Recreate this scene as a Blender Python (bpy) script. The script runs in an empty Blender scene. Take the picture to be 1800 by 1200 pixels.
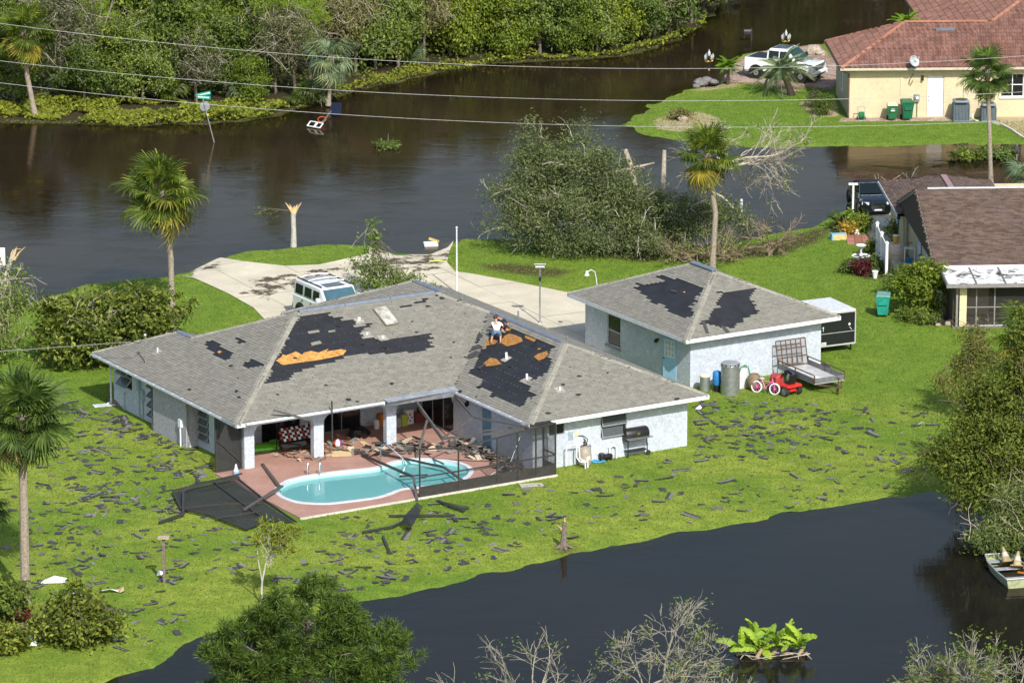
import bpy, math, random
import numpy as np
from mathutils import Vector, Matrix, Euler
from mathutils.geometry import tessellate_polygon
R = math.radians
random.seed(7); rng = np.random.default_rng(7)
scene = bpy.context.scene
col = scene.collection

# ------------------------------------------------------------------ camera
CAM_H, PITCH, FPX = 55.0, R(14.6), 8100.0
cam_d = bpy.data.cameras.new('camera'); cam = bpy.data.objects.new('camera', cam_d); col.objects.link(cam)
cam_d.sensor_width = 36; cam_d.lens = FPX / 1800 * 36; cam_d.clip_start = 1; cam_d.clip_end = 5000
cam.location = (0, -CAM_H / math.tan(PITCH), CAM_H); cam.rotation_euler = (R(90) - PITCH, 0, 0)
scene.camera = cam
# ------------------------------------------------------------------ sky and sun
SUN_DIR = Vector((.31, -.95, 0)).normalized()          # horizontal direction towards the sun
SUN_EL = R(40)
world = bpy.data.worlds.new('World'); scene.world = world; world.use_nodes = True
wn = world.node_tree; bg = wn.nodes['Background']
sky = wn.nodes.new('ShaderNodeTexSky'); sky.sky_type = 'NISHITA'; sky.sun_disc = False
sky.sun_elevation = SUN_EL; sky.sun_rotation = math.atan2(SUN_DIR.x, SUN_DIR.y); sky.air_density = 1.0; sky.dust_density = 2.2; sky.ozone_density = 1.5
wn.links.new(sky.outputs[0], bg.inputs[0]); bg.inputs[1].default_value = .14
sun_d = bpy.data.lights.new('sun', 'SUN'); sun_d.energy = 4.3; sun_d.angle = R(.55); sun_d.color = (1, .955, .88)
sun = bpy.data.objects.new('sun', sun_d); col.objects.link(sun); sun.location = (40, -120, 100)
_to = Vector((SUN_DIR.x * math.cos(SUN_EL), SUN_DIR.y * math.cos(SUN_EL), math.sin(SUN_EL)))
sun.rotation_euler = _to.to_track_quat('Z', 'Y').to_euler()
scene.view_settings.view_transform = 'Standard'; scene.view_settings.look = 'None'
scene.view_settings.exposure = .25; scene.view_settings.gamma = 1.0; scene.view_settings.use_curve_mapping = False
scene.cycles.max_bounces = 6; scene.cycles.transparent_max_bounces = 16
scene.cycles.caustics_reflective = False; scene.cycles.caustics_refractive = False

# ------------------------------------------------------------------ measuring: survey of the photograph -> points of the place
_fw = np.array([0, math.cos(PITCH), -math.sin(PITCH)]); _up = np.array([0, math.sin(PITCH), math.cos(PITCH)])
_C = np.array(cam.location)
def ray(px, py): return _fw + np.array([1., 0, 0]) * (px - 900) / FPX - _up * (py - 600) / FPX
def G(px, py, z=0.):
    d = ray(px, py); p = _C + d * ((z - CAM_H) / d[2]); return Vector(p)
def on_plane(px, py, p0, n):
    d = ray(px, py); n = np.array(n); t = ((np.array(p0) - _C) @ n) / (d @ n); return Vector(_C + d * t)
def at_y(px, py, y):
    d = ray(px, py); t = (y - _C[1]) / d[1]; return Vector(_C + d * t)
AZ = R(31); ca, sa = math.cos(AZ), math.sin(AZ)      # the storm-hit house and its garage stand at 31 degrees
def W(u, v, z=0.): return Vector((u * ca - v * sa, u * sa + v * ca, z))
def UV(p): return (p[0] * ca + p[1] * sa, -p[0] * sa + p[1] * ca)

# ------------------------------------------------------------------ node materials
def nmat(name):
    m = bpy.data.materials.new(name); m.use_nodes = True; nt = m.node_tree; nt.nodes.clear()
    out = nt.nodes.new('ShaderNodeOutputMaterial'); b = nt.nodes.new('ShaderNodeBsdfPrincipled')
    nt.links.new(b.outputs[0], out.inputs[0]); return m, nt, b, out
def N(nt, t, **kw):
    n = nt.nodes.new('ShaderNode' + t)
    for k, v in kw.items():
        if k.startswith('i_'): n.inputs[k[2:]].default_value = v
        else: setattr(n, k, v)
    return n
def c4(c): return (c[0], c[1], c[2], 1)
def coords(nt, kind='pos'):
    if kind == 'pos': return N(nt, 'NewGeometry').outputs['Position']
    return N(nt, 'TexCoord').outputs['Object']
def noise(nt, vec, scale, detail=4, rough=.55, dist=0):
    n = N(nt, 'TexNoise'); n.inputs['Scale'].default_value = scale; n.inputs['Detail'].default_value = detail
    n.inputs['Roughness'].default_value = rough; n.inputs['Distortion'].default_value = dist
    nt.links.new(vec, n.inputs['Vector']); return n.outputs['Fac']
def ramp(nt, fac, stops):
    r = N(nt, 'ValToRGB'); e = r.color_ramp.elements
    while len(e) > 1: e.remove(e[-1])
    e[0].position = stops[0][0]; e[0].color = c4(stops[0][1])
    for p, c in stops[1:]:
        k = e.new(p); k.color = c4(c)
    nt.links.new(fac, r.inputs[0]); return r.outputs[0]
def mixc(nt, fac, a, b, mode='MIX'):
    m = N(nt, 'Mix', data_type='RGBA', blend_type=mode)
    for s, v in ((0, fac), (6, a), (7, b)):
        if hasattr(v, 'links') or hasattr(v, 'is_linked'): nt.links.new(v, m.inputs[s])
        elif s == 0: m.inputs[0].default_value = v
        else: m.inputs[s].default_value = c4(v)
    return m.outputs[2]
def bump(nt, b, fac, strength=.3, dist=.02):
    k = N(nt, 'Bump'); k.inputs['Strength'].default_value = strength; k.inputs['Distance'].default_value = dist
    nt.links.new(fac, k.inputs['Height']); nt.links.new(k.outputs[0], b.inputs['Normal'])
MATS = {}
def mat(name, c, rough=.75, var=.18, scale=6, metal=0, bmp=0, bscale=60, c2=None, coat=0, detail=4, spec=None):
    """plain surface with uneven colour"""
    if name in MATS: return MATS[name]
    m, nt, b, o = nmat(name); v = coords(nt)
    f = noise(nt, v, scale, detail)
    lo = [x * (1 - var) for x in c]; hi = list(c2) if c2 else [min(1, x * (1 + var)) for x in c]
    nt.links.new(ramp(nt, f, [(.3, lo), (.7, hi)]), b.inputs['Base Color'])
    b.inputs['Roughness'].default_value = rough; b.inputs['Metallic'].default_value = metal
    if coat: b.inputs['Coat Weight'].default_value = coat
    if spec is not None: b.inputs['Specular IOR Level'].default_value = spec
    if bmp: bump(nt, b, noise(nt, v, bscale, 3), bmp, .02)
    MATS[name] = m; return m
def island_mat(name, stops, rough=.85, nvar=.25, nscale=3, bmp=0, spec=.3, trans=0, tcol=None, obj_rand=False):
    """each piece (leaf, shingle, tile) of a mesh takes its own shade from the ramp"""
    if name in MATS: return MATS[name]
    m, nt, b, o = nmat(name); g = N(nt, 'NewGeometry')
    f = g.outputs['Random Per Island']
    if obj_rand:
        oi = N(nt, 'ObjectInfo'); ad = N(nt, 'Math', operation='ADD'); fr = N(nt, 'Math', operation='FRACT')
        nt.links.new(f, ad.inputs[0]); nt.links.new(oi.outputs['Random'], ad.inputs[1]); nt.links.new(ad.outputs[0], fr.inputs[0]); f = fr.outputs[0]
    c = ramp(nt, f, stops)
    if trans:
        oi = N(nt, 'ObjectInfo'); c = mixc(nt, 1, c, ramp(nt, oi.outputs['Random'], [(0, (.72, .8, .8)), (.5, (1.05, 1.05, 1)), (1, (1.4, 1.28, 1.05))]), 'MULTIPLY')
    n = noise(nt, g.outputs['Position'], nscale, 3)
    c = mixc(nt, nvar, c, ramp(nt, n, [(.25, (.35, .35, .35)), (.75, (1.6, 1.6, 1.6))]), 'MULTIPLY')
    nt.links.new(c, b.inputs['Base Color']); b.inputs['Roughness'].default_value = rough; b.inputs['Specular IOR Level'].default_value = spec
    if bmp: bump(nt, b, noise(nt, g.outputs['Position'], 90, 2), bmp, .01)
    if trans:
        t = N(nt, 'BsdfTranslucent'); tc = mixc(nt, 1, c, tcol or (1.3, 1.35, .5), 'MULTIPLY'); nt.links.new(tc, t.inputs[0])
        mx = N(nt, 'MixShader'); mx.inputs[0].default_value = trans
        nt.links.new(b.outputs[0], mx.inputs[1]); nt.links.new(t.outputs[0], mx.inputs[2]); nt.links.new(mx.outputs[0], o.inputs[0])
    MATS[name] = m; return m

# ------------------------------------------------------------------ objects, labels
def tag(o, label=None, cat=None, group=None, kind=None):
    for k, v in (('label', label), ('category', cat), ('group', group), ('kind', kind)):
        if v: o[k] = v
    return o
def thing(name, label, cat, loc=(0, 0, 0), rz=0, group=None):
    o = bpy.data.objects.new(name, None); col.objects.link(o); o.empty_display_size = .2
    o.location = loc; o.rotation_euler = (0, 0, rz); return tag(o, label, cat, group)
def link(name, me, parent=None, loc=None, rot=None, sc=None):
    o = bpy.data.objects.new(name, me); col.objects.link(o)
    if parent: o.parent = parent
    if loc is not None: o.location = loc
    if rot is not None: o.rotation_euler = rot
    if sc is not None: o.scale = sc if hasattr(sc, '__len__') else (sc, sc, sc)
    return o
def copy_tree(o, parent=None):
    c = o.copy(); col.objects.link(c); c.parent = parent
    for k in list(o.children): copy_tree(k, c)
    return c
def as_list(m): return m if isinstance(m, (list, tuple)) else [m]
def np_mesh(name, V, F, mats, smooth=False, mi=None):
    """V (n,3), F (m,k) numpy arrays, all faces alike"""
    me = bpy.data.meshes.new(name); V = np.asarray(V, np.float32); F = np.asarray(F, np.int32); m, k = F.shape
    me.vertices.add(len(V)); me.vertices.foreach_set('co', V.ravel())
    me.loops.add(m * k); me.loops.foreach_set('vertex_index', F.ravel())
    me.polygons.add(m); me.polygons.foreach_set('loop_start', np.arange(0, m * k, k, dtype=np.int32))
    if mi is not None: me.polygons.foreach_set('material_index', np.asarray(mi, np.int32))
    me.polygons.foreach_set('use_smooth', np.full(m, smooth))
    for x in as_list(mats): me.materials.append(x)
    me.update(calc_edges=True); return me
class MB:
    """collects shapes that make up one part"""
    def __init__(s): s.v = []; s.f = []; s.m = []
    def add(s, V, F, m=0):
        b = len(s.v); s.v += [tuple(p) for p in V]; s.f += [tuple(i + b for i in f) for f in F]; s.m += [m] * len(F); return s
    def bb(s, x0, x1, y0, y1, z0, z1, m=0):
        return s.add([(x0, y0, z0), (x1, y0, z0), (x1, y1, z0), (x0, y1, z0), (x0, y0, z1), (x1, y0, z1), (x1, y1, z1), (x0, y1, z1)],
                     [(3, 2, 1, 0), (4, 5, 6, 7), (0, 1, 5, 4), (1, 2, 6, 5), (2, 3, 7, 6), (3, 0, 4, 7)], m)
    def bevel_box(s, x0, x1, y0, y1, z0, z1, r=.02, m=0):
        P = [(x0 + r, y0), (x1 - r, y0), (x1, y0 + r), (x1, y1 - r), (x1 - r, y1), (x0 + r, y1), (x0, y1 - r), (x0, y0 + r)]
        Pi = [(min(max(x, x0 + r), x1 - r), min(max(y, y0 + r), y1 - r)) for x, y in P]
        V = [(x, y, z0) for x, y in P] + [(x, y, z1 - r) for x, y in P] + [(x, y, z1) for x, y in Pi]
        F = [tuple(range(7, -1, -1)), tuple(range(16, 24))]
        for k in (0, 8):
            F += [(k + i, k + (i + 1) % 8, k + 8 + (i + 1) % 8, k + 8 + i) for i in range(8)]
        return s.add(V, F, m)
    def obox(s, c, half, M=None, m=0):
        M = M or Matrix.Identity(3); V = []
        for z in (-1, 1):
            for x, y in ((-1, -1), (1, -1), (1, 1), (-1, 1)): V.append(Vector(c) + M @ Vector((x * half[0], y * half[1], z * half[2])))
        return s.add(V, [(3, 2, 1, 0), (4, 5, 6, 7), (0, 1, 5, 4), (1, 2, 6, 5), (2, 3, 7, 6), (3, 0, 4, 7)], m)
    def bar(s, a, b, w=.05, h=None, m=0, up=(0, 0, 1)):
        """square bar from a to b"""
        a, b = Vector(a), Vector(b); h = h or w; d = b - a; L = d.length
        if L < 1e-6: return s
        d /= L; u = Vector(up)
        if abs(d.dot(u)) > .97: u = Vector((1, 0, 0))
        x = d.cross(u).normalized(); y = x.cross(d)
        M = Matrix((x, d, y)).transposed(); return s.obox((a + b) / 2, (w / 2, L / 2, h / 2), M, m)
    def tube(s, pts, r, n=6, m=0, cap=True):
        pts = [Vector(p) for p in pts]; k = len(pts); rr = r if hasattr(r, '__len__') else [r] * k
        V = []; x = None
        for i, p in enumerate(pts):
            d = (pts[min(i + 1, k - 1)] - pts[max(i - 1, 0)])
            if d.length < 1e-9: d = Vector((0, 0, 1))
            d.normalize()
            if x is None:
                u = Vector((0, 0, 1)) if abs(d.z) < .9 else Vector((1, 0, 0)); x = d.cross(u).normalized()
            else:
                x = (x - d * x.dot(d)); x = x.normalized() if x.length > 1e-6 else d.orthogonal().normalized()
            y = d.cross(x)
            for j in range(n):
                a = 2 * math.pi * j / n; V.append(p + (x * math.cos(a) + y * math.sin(a)) * rr[i])
        F = [(i * n + j, i * n + (j + 1) % n, (i + 1) * n + (j + 1) % n, (i + 1) * n + j) for i in range(k - 1) for j in range(n)]
        if cap: F += [tuple(range(n - 1, -1, -1)), tuple(range((k - 1) * n, k * n))]
        return s.add(V, F, m)
    def lathe(s, prof, n=16, c=(0, 0, 0), M=None, m=0, cap=True, sx=1, sy=1):
        V = []; c = Vector(c)
        for r, z in prof:
            for j in range(n):
                a = 2 * math.pi * j / n; p = Vector((r * math.cos(a) * sx, r * math.sin(a) * sy, z)); V.append(c + (M @ p if M else p))
        k = len(prof)
        F = [(i * n + j, i * n + (j + 1) % n, (i + 1) * n + (j + 1) % n, (i + 1) * n + j) for i in range(k - 1) for j in range(n)]
        if cap: F += [tuple(range(n - 1, -1, -1)), tuple(range((k - 1) * n, k * n))]
        return s.add(V, F, m)
    def prism(s, poly, z0, z1, m=0, M=None, c=(0, 0, 0)):
        """2-D outline pushed from z0 to z1 (concave outlines are triangulated)"""
        n = len(poly); c = Vector(c); f = lambda p: c + (M @ p if M else p)
        V = [f(Vector((x, y, z0))) for x, y in poly] + [f(Vector((x, y, z1))) for x, y in poly]
        tr = tessellate_polygon([[Vector((x, y, 0)) for x, y in poly]])
        F = [(t[2], t[1], t[0]) for t in tr] + [(t[0] + n, t[1] + n, t[2] + n) for t in tr]
        F += [(i, (i + 1) % n, n + (i + 1) % n, n + i) for i in range(n)]
        return s.add(V, F, m)
    def poly(s, pts, m=0):
        tr = tessellate_polygon([[Vector(p) for p in pts]]); return s.add(pts, [tuple(t) for t in tr], m)
    def slab(s, pts, th, nrm=(0, 0, 1), m=0):
        """flat outline in space with a thickness"""
        n = len(pts); d = Vector(nrm) * th; pts = [Vector(p) for p in pts]
        tr = tessellate_polygon([pts]); V = pts + [p + d for p in pts]
        F = [tuple(t) for t in tr] + [tuple(i + n for i in t) for t in tr] + [(i, (i + 1) % n, n + (i + 1) % n, n + i) for i in range(n)]
        return s.add(V, F, m)
    def ball(s, c, r, n=10, k=6, m=0, M=None):
        rx, ry, rz = r if hasattr(r, '__len__') else (r, r, r); V = []; c = Vector(c)
        for i in range(k + 1):
            t = math.pi * i / k
            for j in range(n):
                a = 2 * math.pi * j / n; p = Vector((rx * math.sin(t) * math.cos(a), ry * math.sin(t) * math.sin(a), -rz * math.cos(t))); V.append(c + (M @ p if M else p))
        return s.add(V, [(i * n + j, i * n + (j + 1) % n, (i + 1) * n + (j + 1) % n, (i + 1) * n + j) for i in range(k) for j in range(n)], m)
    def mesh(s, name, mats, smooth=False, ang=35):
        me = bpy.data.meshes.new(name); me.from_pydata([tuple(p) for p in s.v], [], s.f)
        for x in as_list(mats): me.materials.append(x)
        me.polygons.foreach_set('material_index', s.m)
        if smooth:
            me.polygons.foreach_set('use_smooth', [True] * len(s.f))
            try: me.set_sharp_from_angle(angle=R(ang))
            except Exception: pass
        me.update(); return me
    def build(s, name, mats, parent=None, smooth=False, ang=35, loc=None, rot=None):
        return link(name, s.mesh(name, mats, smooth, ang), parent, loc, rot)
def inside(poly, x, y):
    """points (arrays) inside a polygon"""
    poly = np.asarray(poly, float); x = np.asarray(x, float); y = np.asarray(y, float); r = np.zeros(x.shape, bool)
    j = len(poly) - 1
    for i in range(len(poly)):
        xi, yi = poly[i]; xj, yj = poly[j]
        c = ((yi > y) != (yj > y)) & (x < (xj - xi) * (y - yi) / (yj - yi + 1e-12) + xi); r ^= c; j = i
    return r
def poly_dist(poly, x, y):
    """unsigned distance to the outline"""
    poly = np.asarray(poly, float); d = np.full(np.shape(x), 1e9)
    for i in range(len(poly)):
        a = poly[i - 1]; b = poly[i]; ab = b - a; L = ab @ ab + 1e-12
        t = np.clip(((x - a[0]) * ab[0] + (y - a[1]) * ab[1]) / L, 0, 1)
        d = np.minimum(d, np.hypot(x - a[0] - t * ab[0], y - a[1] - t * ab[1]))
    return d
def sdist(poly, x, y): d = poly_dist(poly, x, y); return np.where(inside(poly, x, y), d, -d)
def vnoise(x, y, s, seed=0):
    """smooth value noise 0..1"""
    g = np.random.default_rng(1000 + seed).random((256, 256)); x = np.asarray(x) * s + 64; y = np.asarray(y) * s + 64
    i = np.floor(x).astype(int); j = np.floor(y).astype(int); fx = x - i; fy = y - j; fx = fx * fx * (3 - 2 * fx); fy = fy * fy * (3 - 2 * fy)
    h = lambda a, b: g[a % 256, b % 256]
    return (h(i, j) * (1 - fx) + h(i + 1, j) * fx) * (1 - fy) + (h(i, j + 1) * (1 - fx) + h(i + 1, j + 1) * fx) * fy
def px_poly(pts, z=0.): return [(p.x, p.y) for p in (G(a, b, z) for a, b in pts)]
def clip_poly(poly, nx, ny, c):
    """keep the part of a convex-ish polygon with nx*x+ny*y <= c"""
    out = []
    for i in range(len(poly)):
        a = poly[i - 1]; b = poly[i]; da = nx * a[0] + ny * a[1] - c; db = nx * b[0] + ny * b[1] - c
        if da <= 0: out.append(a)
        if (da < 0 < db) or (db < 0 < da):
            t = da / (da - db); out.append((a[0] + (b[0] - a[0]) * t, a[1] + (b[1] - a[1]) * t))
    return out
# ================================================================== ground, water, paving
WATER_Z = -.08
LOT = px_poly([(-300,640),(-60,562),(0,548),(80,517),(150,500),(230,487),(290,484),(330,480),(362,465),(386,453),(440,437),(520,433),(590,427),(640,430),
     (690,446),(760,446),(794,432),(806,417),(860,416),(920,420),(1000,425),(1100,432),(1180,434),(1300,420),(1420,398),(1480,371),(1500,352),(1530,340),
     (1600,336),(1700,331),(1800,326),(1950,318),(2300,300),(2700,520),(2500,900),(1950,1010),(1850,990),(1795,968),(1745,930),(1700,885),(1645,857),(1500,881),(1350,907),
     (1200,933),(1100,952),(1000,970),(900,996),(800,1021),(680,1047),(600,1065),(480,1087),(360,1108),(325,1130),(298,1150),(270,1170),
     (190,1194),(120,1216),(60,1262),(-100,1360),(-900,1300),(-900,700)])
ISLE = px_poly([(1098,219),(1112,202),(1148,181),(1190,163),(1225,152),(1262,147),(1276,140),(1284,122),(1292,104),(1320,90),(1400,80),(1445,74),
     (1520,66),(1620,60),(2300,40),(2500,200),(1950,243),(1800,250),(1730,252),(1600,254),(1450,257),(1350,258),(1250,252),(1180,244),(1125,236)])
BANK = px_poly([(-900,240),(0,214),(150,215),(225,223),(300,217),(400,214),(470,206),(510,197),(560,180),(620,159),(680,147),(750,133),(800,120),
     (900,108),(1000,105),(1090,98),(1150,84),(1200,66),(1240,38),(1262,10),(1285,-30),(1330,-55),(1500,-72),(2300,-90),(2300,-260),(-900,-260)])
DRIVE = px_poly([(285,470),(366,443),(420,459),(500,468),(560,466),(610,455),(650,446),(640,422),(800,414),(790,440),(786,462),(800,478),(830,482),(900,495),
     (1000,515),(1060,530),(1060,640),(900,600),(740,560),(600,545),(520,562),(465,562),(445,541),(400,516),(345,491)])
def land_h(x, y):
    w = (vnoise(x, y, .9, 1) - .5) * .7 + (vnoise(x, y, 2.6, 2) - .5) * .35
    h = np.full(np.shape(x), -1.4)
    for p in (LOT, ISLE, BANK):
        d = sdist(p, x, y) + w
        h = np.maximum(h, np.where(d > 0, np.minimum(0, WATER_Z + .07 * d), np.maximum(-1.4, WATER_Z + .16 * d)))
    return h
CELL = .4
gx = np.arange(-62, 62.01, CELL); gy = np.arange(-80, 150.01, CELL)
GX, GY = np.meshgrid(gx, gy); GH = land_h(GX, GY)
POOL = px_poly([(550,836),(600,829),(650,825),(670,820),(692,812),(717,808),(758,807.5),(800,812),(823,819),(834,828),(830,838),(817,847),(783,855),(733,861),
     (708,863),(688,872),(667,878),(640,882),(600,887),(567,890),(520,887),(493,878),(481,868),(483,859),(500,847),(525,840)])
_ps = sdist(POOL, GX, GY); GH = np.where(_ps > -.45, -1.9, GH)      # the pool is dug into the ground
_ny, _nx = GX.shape
idx = np.arange(_ny * _nx).reshape(_ny, _nx)
gf = np.stack([idx[:-1, :-1], idx[:-1, 1:], idx[1:, 1:], idx[1:, :-1]], -1).reshape(-1, 4)
gv = np.stack([GX, GY, GH], -1).reshape(-1, 3)
# outer skirt so that the land runs on to the horizon
ring = []
def skirt():
    b = np.concatenate([idx[0, :], idx[1:, -1], idx[-1, -2::-1], idx[-2:0:-1, 0]])
    V = []; F = []; n = len(b); base = len(gv)
    for k in b:
        x, y, z = gv[k]; s = 40.; V.append((x * s, y * s if abs(y) > 1 else y, -.6 if z < -.1 else -.02))
    for i in range(n): F.append((b[i], b[(i + 1) % n], base + (i + 1) % n, base + i))
    return V, F
sv, sf = skirt()
gm = nmat('lawn_ground'); m, nt, b, o = gm
pos = coords(nt)
def attr(nt, n): a = N(nt, 'Attribute'); a.attribute_name = n; return a.outputs['Fac']
n1 = noise(nt, pos, .22, 3); n2 = noise(nt, pos, 1.3, 4); n3 = noise(nt, pos, 9, 5, .75); n4 = noise(nt, pos, 30, 3, .7)
g1 = ramp(nt, n2, [(.25, (.148, .21, .027)), (.5, (.235, .3, .042)), (.8, (.335, .38, .066))])
g2 = ramp(nt, n2, [(.25, (.096, .178, .02)), (.75, (.175, .275, .032))])
gr = mixc(nt, ramp(nt, n1, [(.4, (0, 0, 0)), (.62, (1, 1, 1))]), g1, g2)
gr = mixc(nt, attr(nt, 'lush'), gr, g2); gr = mixc(nt, ramp(nt, noise(nt, pos, .7, 5, .65), [(.6, (0, 0, 0)), (.75, (.55, .55, .55))]), gr, (.2, .2, .06))
gr = mixc(nt, .75, gr, ramp(nt, n3, [(.25, (.42, .45, .4)), (.5, (1, 1, 1)), (.75, (1.5, 1.42, 1.3))]), 'MULTIPLY')
gr = mixc(nt, .5, gr, ramp(nt, n4, [(.3, (.5, .52, .5)), (.7, (1.4, 1.4, 1.3))]), 'MULTIPLY')
dirt = ramp(nt, n3, [(.3, (.035, .022, .012)), (.7, (.11, .075, .045))])
sand = ramp(nt, n4, [(.3, (.3, .22, .12)), (.7, (.58, .47, .3))])
lit = ramp(nt, n3, [(.3, (.02, .018, .01)), (.7, (.075, .06, .03))])
def soft(a, k=.55):
    s = N(nt, 'Math', operation='MULTIPLY_ADD'); nt.links.new(n3, s.inputs[0]); s.inputs[1].default_value = k; s.inputs[2].default_value = -k / 2
    t = N(nt, 'Math', operation='ADD'); nt.links.new(attr(nt, a), t.inputs[0]); nt.links.new(s.outputs[0], t.inputs[1])
    r = ramp(nt, t.outputs[0], [(.4, (0, 0, 0)), (.6, (1, 1, 1))]); return r
c = mixc(nt, soft('dirt', 1.1), gr, dirt); c = mixc(nt, soft('sand', .5), c, sand); c = mixc(nt, soft('litter', .6), c, lit); c = mixc(nt, soft('mud', .4), c, (.045, .034, .02))
nt.links.new(c, b.inputs['Base Color']); b.inputs['Roughness'].default_value = .9; b.inputs['Specular IOR Level'].default_value = .15
bump(nt, b, n3, .9, .06)
M_GROUND = m
allv = np.concatenate([gv, np.array(sv)]); allf = np.concatenate([gf, np.array(sf)])
gme = np_mesh('ground', allv, allf, M_GROUND, True)
ax, ay = allv[:, 0], allv[:, 1]
def zone(name, polys, soft_w=.8):
    a = np.zeros(len(ax))
    for p in polys:
        k = 1.
        if isinstance(p, tuple) and isinstance(p[0], (int, float)): k, p = p
        d = sdist(px_poly(p), ax, ay); a = np.maximum(a, k * np.clip(.5 + d / soft_w / 2, 0, 1))
    at = gme.attributes.new(name, 'FLOAT', 'POINT'); at.data.foreach_set('value', a.astype(np.float32)); return a
zone('dirt', [(.62, [(820,462),(900,458),(1000,470),(1030,478),(980,492),(900,486),(840,476)]), (.75, [(1000,430),(1120,436),(1230,445),(1330,425),(1440,398),(1480,392),(1450,425),(1380,450),(1250,462),(1120,462),(1010,448)]),
    (.8, [(560,478),(640,462),(720,455),(790,452),(800,478),(740,486),(640,490)]), (.75, [(440,512),(480,498),(540,486),(600,470),(660,470),(600,486),(520,520),(460,526)]),
    (.3, [(100,735),(200,715),(300,760),(372,805),(360,835),(250,800),(150,760)]), (.35, [(1230,705),(1320,690),(1400,692),(1390,715),(1260,722)]), (.9, [(1500,455),(1560,452),(1570,488),(1520,492),(1490,478)]),
    (.5, [(320,505),(390,505),(400,514),(350,520)]), (.7, [(960,955),(1020,950),(1030,970),(975,975)]), (.5, [(490,462),(600,452),(640,456),(560,470)])], .9)
zone('sand', [[(1148,212),(1180,200),(1230,197),(1262,206),(1258,222),(1200,232),(1158,228)], [(1212,158),(1250,148),(1298,146),(1300,152),(1240,160)], [(1405,182),(1432,170),(1470,180),(1475,205),(1430,206)],
    [(1745,198),(1830,190),(1900,240),(1790,238),(1755,215)], [(30,1095),(75,1085),(85,1115),(50,1128),(20,1120)], [(1365,158),(1410,152),(1412,160),(1370,164)]], .5)
zone('litter', [[(-900,246),(0,222),(225,232),(400,222),(510,206),(620,168),(800,130),(1000,115),(1150,94),(1205,76),(1275,10),(1320,-130),(1500,-250),(-900,-260)]], 1.5)
LUSH = [[(-60,560),(300,470),(640,420),(1000,420),(1480,370),(1800,330),(2200,300),(2300,560),(1660,720),(1250,660),(1030,600),(1000,500),(640,480),(470,570),(300,690),(100,740),(-100,700)], [(1090,240),(1100,200),(1300,130),(1700,0),(2300,0),(2300,260),(1300,262)]]
zone('lush', [(.8, LUSH[0]), LUSH[1]], 3)
_m = np.clip((-.02 - allv[:, 2]) / .35, 0, 1); at_ = gme.attributes.new('mud', 'FLOAT', 'POINT'); at_.data.foreach_set('value', _m.astype(np.float32))
tag(link('ground', gme), kind='structure')

# ---- flood water and pond: murky water, clearer where it is shallow
def water_mat(name, d0, d1, bs, gc):
  wm, nt, b, o = nmat(name)
  pos = coords(nt)
  mp = N(nt, 'Mapping'); mp.inputs['Scale'].default_value = (1, 1.9, 1); nt.links.new(pos, mp.inputs[0])
  wv = noise(nt, mp.outputs[0], 2.6, 4, .6, .6); w2 = noise(nt, mp.outputs[0], .35, 3, .5, .8)
  wb = N(nt, 'Math', operation='MULTIPLY'); nt.links.new(wv, wb.inputs[0]); nt.links.new(ramp(nt, w2, [(.35, (.15, .15, .15)), (.65, (1, 1, 1))]), wb.inputs[1])
  bp = N(nt, 'Bump'); bp.inputs['Strength'].default_value = bs; bp.inputs['Distance'].default_value = .03; nt.links.new(wb.outputs[0], bp.inputs['Height'])
  gl = N(nt, 'BsdfGlossy'); gl.inputs['Roughness'].default_value = .03; gl.inputs[0].default_value = c4(gc); nt.links.new(bp.outputs[0], gl.inputs['Normal'])
  df = N(nt, 'BsdfDiffuse'); nt.links.new(ramp(nt, noise(nt, pos, .09, 3), [(.35, d0), (.65, d1)]), df.inputs[0])
  tr = N(nt, 'BsdfTransparent'); tr.inputs[0].default_value = (.75, .62, .42, 1)
  dp = N(nt, 'Attribute'); dp.attribute_name = 'murk'
  m1 = N(nt, 'MixShader'); nt.links.new(dp.outputs['Fac'], m1.inputs[0]); nt.links.new(tr.outputs[0], m1.inputs[1]); nt.links.new(df.outputs[0], m1.inputs[2])
  fr = N(nt, 'Fresnel'); fr.inputs['IOR'].default_value = 1.33; nt.links.new(bp.outputs[0], fr.inputs['Normal'])
  m2 = N(nt, 'MixShader'); nt.links.new(fr.outputs[0], m2.inputs[0]); nt.links.new(m1.outputs[0], m2.inputs[1]); nt.links.new(gl.outputs[0], m2.inputs[2]); nt.links.new(m2.outputs[0], o.inputs[0])
  return wm
_wf = gf[(GH.reshape(-1)[gf] < WATER_Z + .03).any(1) & (_ps.reshape(-1)[gf] < -.6).all(1)]
_pond = gv[_wf].mean(1)[:, 1] < -18
for nm, sel, wm in (('flood_water', ~_pond, water_mat('flood_water', (.017, .0125, .0085), (.03, .0195, .0115), .3, (.7, .61, .5))), ('pond', _pond, water_mat('pond_water', (.0095, .009, .0085), (.014, .0125, .011), .2, (.64, .58, .5)))):
    f_ = _wf[sel]; _used = np.unique(f_); _re = np.full(len(gv), -1); _re[_used] = np.arange(len(_used))
    wme = np_mesh(nm, np.stack([gv[_used, 0], gv[_used, 1], np.full(len(_used), WATER_Z)], -1), _re[f_], wm, True); dep = WATER_Z - gv[_used, 2]
    a_ = wme.attributes.new('murk', 'FLOAT', 'POINT'); a_.data.foreach_set('value', np.clip(1 - np.exp(-np.maximum(dep, 0) * 7), 0, 1).astype(np.float32)); tag(link(nm, wme), kind='structure')

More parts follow.
